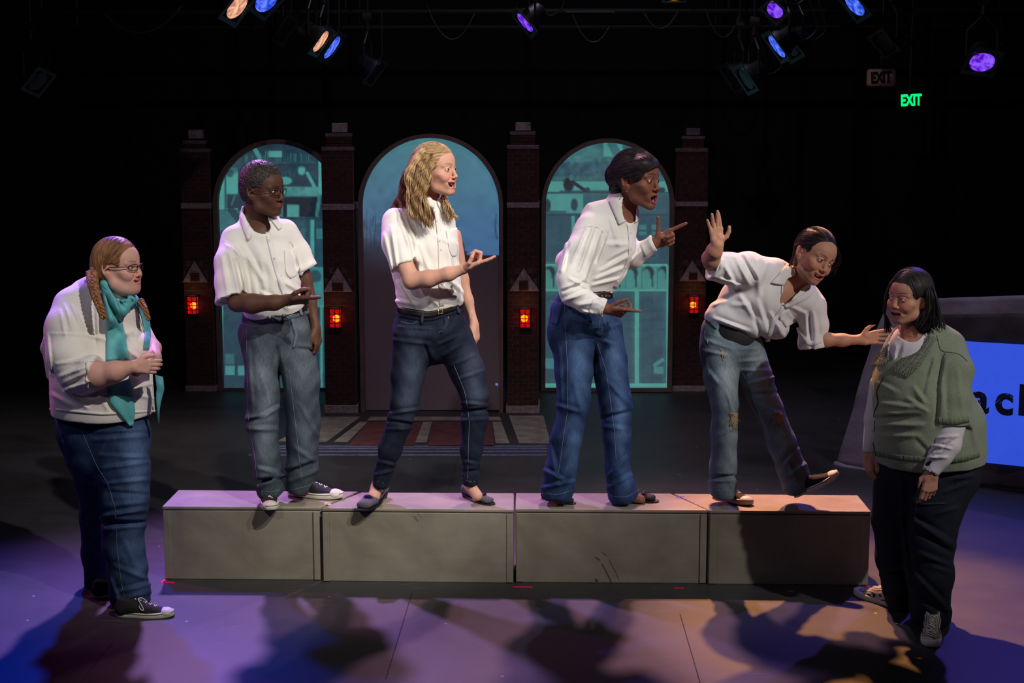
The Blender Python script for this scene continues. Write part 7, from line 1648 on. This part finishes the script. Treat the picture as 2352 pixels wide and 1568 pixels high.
# ================================================================== woman in green cardigan (far right, on the floor)
def woman_cardigan():
    Y = 6.42; sk = (0.50, 0.25, 0.17); kh = .0092
    base = onz(2120, 1440)
    P = Person((base[0], base[1], 0), 'woman with shoulder-length dark hair in a sage green cardigan and dark trousers, looking back warily', Y, sk)
    fr = Fr(2089, 683, Y - .04, 5.45, -40, -2, 2)
    o = dict(open=.7, mouthw=2.7, smile=0.06, lip=.7, jaw=1.0, cheek=1.15, eye=0.42, mz=-6.3, gaze=(-.6, 1, .1), nose=.82, nosew=1.15, browup=.25)
    B = P.body
    B.add(head_prim(fr, o), 0)
    B.add(P.ch([(2098, 710, .0, 30, .06), (2100, 755, .0, 31, .062), (2104, 780, .0, 45, .07)], .02), .02)
    B.add(P.ch([(2112, 800, .02, 66, .08), (2125, 880, .02, 80, .12), (2130, 1040, .02, 90, .13)], .03), .03)
    B.add(P.ch([(2190, 820, -.05, 26), (2195, 930, -.14, 26), (2178, 1020, -.19, 22), (2140, 1084, -.21, 13)], .02), .03)
    B.add(P.ch([(2030, 830, .05, 20), (2008, 940, .07, 18), (1998, 1040, .06, 12)], .02), .02)
    for L in ([(2170, 1100, 0, 45), (2135, 1280, -.04, 28), (2137, 1410, -.06, 16)], [(2070, 1100, .05, 40), (2055, 1280, .10, 24), (2050, 1380, .15, 15)]):
        B.add(P.ch(L, .02), .03)
    B.add(hand_prim(P.p(2140, 1082, -.21), (-.12, -.12, -1), (-.2, .95, 0), kh, {'index': (16, 28, 20), 'middle': (22, 40, 25), 'ring': (28, 46, 28), 'little': (30, 50, 30)}, thumb=((.75, .7, .3), (.95, .2, .3), (1, 0, .3)), left=True, fat=1.15), .008)
    B.add(hand_prim(P.p(1998, 1036, .06), (-.03, -.1, -1), (.9, .4, 0), kh, {'all': (30, 45, 30)}, thumb=((.8, .5, .3), (.95, .1, .3), (1, 0, .3)), fat=1.1), .008)
    P.build_body(fr, o, (0.42, 0.11, 0.11), (0.012, 0.008, 0.006), [(.0023, (2010, 600, 2170, 790), (-.3, .3)), (.012, (2010, 790, 2290, 1400), (-.16, .35)), (.0028, (2080, 1050, 2180, 1165), (-.5, -.16)), (.0028, (1960, 1000, 2040, 1110), (-.16, .35))])
    # white long-sleeved tee under the cardigan
    T = SDF()
    T.add(P.ch([(2102, 772, .0, 42, .072), (2100, 795, -.0, 62, .092), (2098, 850, -.0, 76, .118)], .02), 0)
    T.sub(P.ch([(2098, 715, .0, 32, .063), (2100, 752, .0, 34, .066), (2090, 772, -.04, 22, .06)], .02), .004)
    T.disp(creases([(2060, 790, 2050, 850, 5, 7), (2072, 790, 2058, 850, 5, -6), (2040, 790, 2040, 840, 5, 6)]))
    c = (.62, .60, .64)
    P.cloth('undershirt', T, CLOTH, .0065, c)
    U = SDF()
    U.add(P.ch([(2192, 960, -.16, 31), (2176, 1020, -.19, 30), (2160, 1045, -.20, 27), (2140, 1078, -.21, 21)], .02), 0)
    U.sub(P.ch([(2141, 1074, -.21, 16), (2126, 1110, -.22, 18)], 0), .003)
    U.disp(creases([(2135, 1020, 2185, 1030, 5, 9), (2140, 1040, 2190, 1010, 5, -8), (2150, 1005, 2200, 1000, 5, 8), (2130, 1050, 2175, 1050, 5, 9), (2128, 1066, 2165, 1040, 5, -6)]))
    P.cloth('sleeve', U, CLOTH, .005, c)
    U2 = SDF(); U2.add(P.ch([(2018, 880, .06, 22), (2006, 960, .07, 20), (2000, 1030, .06, 17)], .02), 0); U2.sub(P.ch([(1999, 1026, .06, 13), (1997, 1060, .06, 15)], 0), .003); U2.disp(wrinkle(.004, 20)); P.cloth('sleeve', U2, CLOTH, .006, c)
    # cardigan
    S = SDF()
    S.add(P.ch([(2112, 782, .02, 70, .10), (2118, 815, .02, 94, .14), (2116, 870, .02, 108, .175), (2120, 930, .0, 112, .195), (2134, 985, .01, 126, .21), (2138, 1025, .01, 126, .205), (2130, 1050, .01, 118, .19)], .03), 0)
    S.add(P.limb([(2176, 795, -.02, 42), (2192, 850, -.09, 44), (2190, 915, -.14, 38), (2188, 962, -.16, 37), (2186, 1010, -.17, 37)], (2188, 973, -.165), (-4, 40, 0), 32), .03)
    S.sub(P.ch([(2098, 700, .0, 38, .07), (2102, 765, .0, 42, .08), (2076, 792, -.11, 27, .08), (2050, 832, -.17, 12, .06), (2038, 868, -.2, 4, .05)], .02), .006)
    S.sub(seg(P.p(1990, 1100, 0), P.p(2280, 1094, 0), 38 / P.k, 38 / P.k, .4, .4), .004)
    S.disp(creases([(2020, 925, 2105, 935, 8, 9), (2015, 960, 2110, 955, 8, -9), (2015, 975, 2120, 975, 9, 9), (2030, 1000, 2110, 1000, 8, 7), (2020, 945, 2060, 948, 7, 6), (2100, 890, 2125, 925, 8, 8), (2085, 915, 2130, 945, 8, 8), (2150, 820, 2125, 880, 8, 8), (2165, 820, 2150, 900, 8, -9), (2140, 830, 2120, 900, 7, -8), (2165, 870, 2168, 960, 8, 6), (2200, 850, 2215, 960, 8, 4), (2105, 1010, 2140, 1045, 8, -5), (2155, 900, 2150, 975, 7, -9), (2020, 880, 2060, 900, 8, 6), (2230, 960, 2245, 1030, 9, 6)]))
    S.disp(wrinkle(.004, 12, (1, 1, .8), 2.2))
    gr = (.225, .27, .19)
    P.cloth('cardigan', S, KNIT, .0062, gr)
    # knit ribs at hem and sleeve, each rib a ridge
    for A_, B_, n, nm in (([(2010, 1046), (2060, 1056), (2130, 1062)], [(2010, 1036), (2060, 1044), (2130, 1050)], 40, 'ribbing'), ([(2172, 1066), (2215, 1060), (2248, 1050)], [(2172, 1052), (2215, 1046), (2250, 1036)], 24, 'ribbing'), ([(2152, 972), (2190, 976), (2224, 970)], [(2152, 958), (2190, 961), (2226, 956)], 26, 'sleeve_ribbing')):
        a_ = resample(A_, n); b_ = resample(B_, n)
        strips(nm, S, Y, [[tuple(p), tuple((p + q) / 2), tuple(q)] for p, q in zip(a_, b_)], .0032, mat_knit(), P.root, .0, 5, 6.0, kind='stuff')
    strips('cardigan_edge', S, Y, [[(2030, 862), (2022, 880), (2012, 898), (2018, 925), (2006, 950), (2010, 975), (2004, 1010), (2012, 1045)]], .0028, mat_plain('dark_edge', (.01, .012, .01), .9), P.root)
    strips('seam', S, Y, [[(2152, 770), (2160, 806), (2205, 812), (2222, 830)], [(2172, 808), (2160, 850), (2152, 900)]], .002, mat_knit((.12, .15, .10)), P.root)['kind'] = 'stuff'
    # crocheted lace collar: scalloped, holed loops
    lc = mat_knit((.22, .25, .19)); lm = MB(); SS = SDF(); SS.ops = S.ops
    def lace(A_, B_, nu, nv):
        a_ = resample(A_, nu); b_ = resample(B_, nu)
        for i in range(nu):
            for j in range(nv):
                t = j / (nv - 1); c0 = a_[i] * (1 - t) + b_[i] * t + np.array((rnd.uniform(-1, 1), rnd.uniform(-1, 1)))
                L = [(c0[0] + 2.5 * math.cos(k * math.pi / 3), c0[1] + 2.5 * math.sin(k * math.pi / 3)) for k in range(7)]
                Pq = trace(SS, [l[0] for l in L], [l[1] for l in L], Y); tw = CAM - Pq; tw /= np.linalg.norm(tw, axis=1)[:, None]; lm.tube(Pq + tw * (.007 + .0015 * (j % 2)), .0014, 4)
    lace([(2122, 770), (2098, 796), (2074, 822), (2050, 846)], [(2150, 776), (2130, 812), (2110, 840), (2086, 864)], 26, 9)
    lace([(2040, 790), (2036, 812), (2032, 834)], [(2020, 808), (2012, 824), (2003, 840)], 12, 6)
    lm.build('lace_collar', lc, P.root, True)['kind'] = 'stuff'
    patch('collar', S, Y, [(2122, 770), (2098, 796), (2074, 822), (2050, 846)], [(2150, 776), (2130, 812), (2110, 840), (2086, 862)], lc, P.root, .003, .004, 20, 6)
    patch('collar', S, Y, [(2040, 790), (2036, 812), (2032, 834)], [(2020, 808), (2012, 824), (2004, 840)], lc, P.root, .003, .004, 10, 4)
    # trousers
    J = SDF(); TR = mat_col('navy_cotton', rough=.85, bump=.3, bscale=900, dist=.0008, var=.1, vscale=60, spec=.2)
    J.add(P.ch([(2132, 1050, .02, 112, .175), (2138, 1085, .03, 108, .18), (2130, 1130, .03, 92, .16)], .02), 0)
    J.add(P.ch([(2178, 1090, -.01, 70, .14), (2150, 1160, -.03, 62, .13), (2136, 1240, -.05, 57, .12), (2137, 1320, -.06, 52, .115), (2137, 1400, -.06, 45, .11), (2138, 1424, -.06, 43, .105)], .03), .03)
    J.add(P.ch([(2066, 1090, .06, 60, .12), (2050, 1190, .09, 48, .11), (2052, 1280, .12, 39, .10), (2060, 1350, .14, 32, .09), (2066, 1392, .15, 30, .085)], .03), .02)
    J.sub(P.ch([(2138, 1412, -.06, 36, .09), (2138, 1460, -.06, 38, .09)], 0), .003)
    J.disp(creases([(2180, 1100, 2240, 1090, 7, 8), (2170, 1130, 2220, 1110, 7, 9), (2150, 1180, 2200, 1165, 7, 8), (2100, 1195, 2190, 1250, 9, 12), (2095, 1210, 2185, 1268, 8, -9), (2110, 1270, 2185, 1300, 9, 8), (2100, 1320, 2180, 1400, 9, 11), (2095, 1340, 2170, 1410, 8, -8), (2140, 1300, 2185, 1315, 8, 7), (2110, 1380, 2160, 1420, 7, 8), (2020, 1320, 2080, 1300, 7, 8), (2070, 1180, 2090, 1340, 8, 7), (2030, 1360, 2080, 1380, 6, 7), (2085, 1100, 2090, 1220, 10, -8)]))
    J.disp(wrinkle(.004, 12, (1, 1, .8), 12.0))
    P.cloth('trousers', J, TR, .007, (.012, .016, .028))
    patch('pocket_flap', J, Y, [(2112, 1155), (2170, 1153)], [(2112, 1160), (2170, 1158)], TR, P.root, .001, .003, 10, 3, (.03, .036, .055))
    # striped shoes
    h1 = onz(2141, 1440); t1 = onz(2139, 1489); h1 = t1 + (h1 - t1) / np.linalg.norm(h1 - t1) * .27
    sneaker(P.root, Foot(h1, t1), (mat_plain('sole_cream', (.6, .56, .5), .6), CANVAS, LACE), striped=True, laces=4)
    t2 = onz(1977, 1366); h2 = onz(2066, 1398); 
    sneaker(P.root, Foot(h2, t2, .27), (mat_plain('sole_cream_far', (.6, .56, .5), .6), CANVAS, LACE), striped=True, laces=4)  # far sole, same cream as the near one
    # hair: bob falling to the shoulders, parted to one side
    H = SDF(); q = lambda c, r: ell(fr.w(*c), np.array(r) * fr.s, fr.M)
    H.add(q((0, -1.4, 3.7), (8.4, 9.8, 9.2)), 0); H.add(q((1.5, -4.5, -4), (8.2, 6.5, 10.0)), .03); H.add(q((5.4, -3.6, -9), (3.0, 4.0, 6.0)), .03)
    H.sub(q((-.6, 10.4, -3.0), (7.7, 7.4, 9.0)), .01); H.sub(q((8.6, 1.6, -1.6), (2.6, 3.0, 3.4)), .006); H.sub(q((-1, 8, -14), (7.6, 8.6, 7.0)), .01)
    H.sub(seg(fr.w(2.4, 8.5, 8.8), fr.w(2.4, -3, 12.6), .003, .003), .004)
    def comb(Pt):
        q_ = fr.loc(Pt).astype(f32); return (np.arctan2(q_[:, 0] - 2.4, np.maximum(q_[:, 2] + 14, 1)) * .10 + .0012 * q_[:, 1]).astype(f32)
    hair_mesh('hair', H, P.root, HAIR, .0033, (.006, .005, .005), (.05, .042, .040), comb, .0013, 620)
    strands(P.root, H, fr, toward((13, -4, -18), 2.4), 2000, (.004, .003, .003), (.055, .045, .045), r=.0009)
    mb = MB(); r_ = random.Random(9)
    for i in range(230):
        a = r_.uniform(0, 1); d0 = r_.uniform(-.13, .06); tx = 2098 + 66 * a
        lock(mb, [P.p(2112 + 22 * a, 632 + 14 * a, d0 * .5), P.p(2130 + 20 * a, 672, d0), P.p(2124 + 34 * a, 715, d0), P.p(tx + 6, 738 + r_.uniform(-6, 6), d0), P.p(tx + r_.uniform(-4, 8), 758 + r_.uniform(-10, 8), d0 * .9)], r_.uniform(.0012, .0028), .003, 1, r_.uniform(0, 6), 5, 16)
    for i in range(90):
        a = r_.uniform(0, 1)
        lock(mb, [P.p(2052 - 8 * a, 640 + 8 * a, -.05), P.p(2038 - 4 * a, 672, -.05), P.p(2034 - 6 * a, 715, -.04), P.p(2030 + 22 * a, 760 + r_.uniform(-12, 10), -.05)], r_.uniform(.0012, .0026), .003, 1, r_.uniform(0, 6), 5, 16)
    V = np.array(mb.V); s = np.clip(.5 + .5 * np.sin(V[:, 0] * 260), 0, 1)[:, None]
    mesh_obj('hair_lock', mb.V, mb.F, HAIR, P.root, True, np.array((.006, .005, .005)) * (1 - s) + np.array((.04, .034, .034)) * s)['kind'] = 'stuff'
    return P
_mk = {}
def mat_knit(c=(.185, .225, .155)):
    if c not in _mk: _mk[c] = mat_plain('knit_rib', c, .95, bump=.6, bscale=420, dist=.002)
    return _mk[c]

man()
woman_blonde()
woman_belt()
woman_scarf()
woman_leaning()
woman_cardigan()
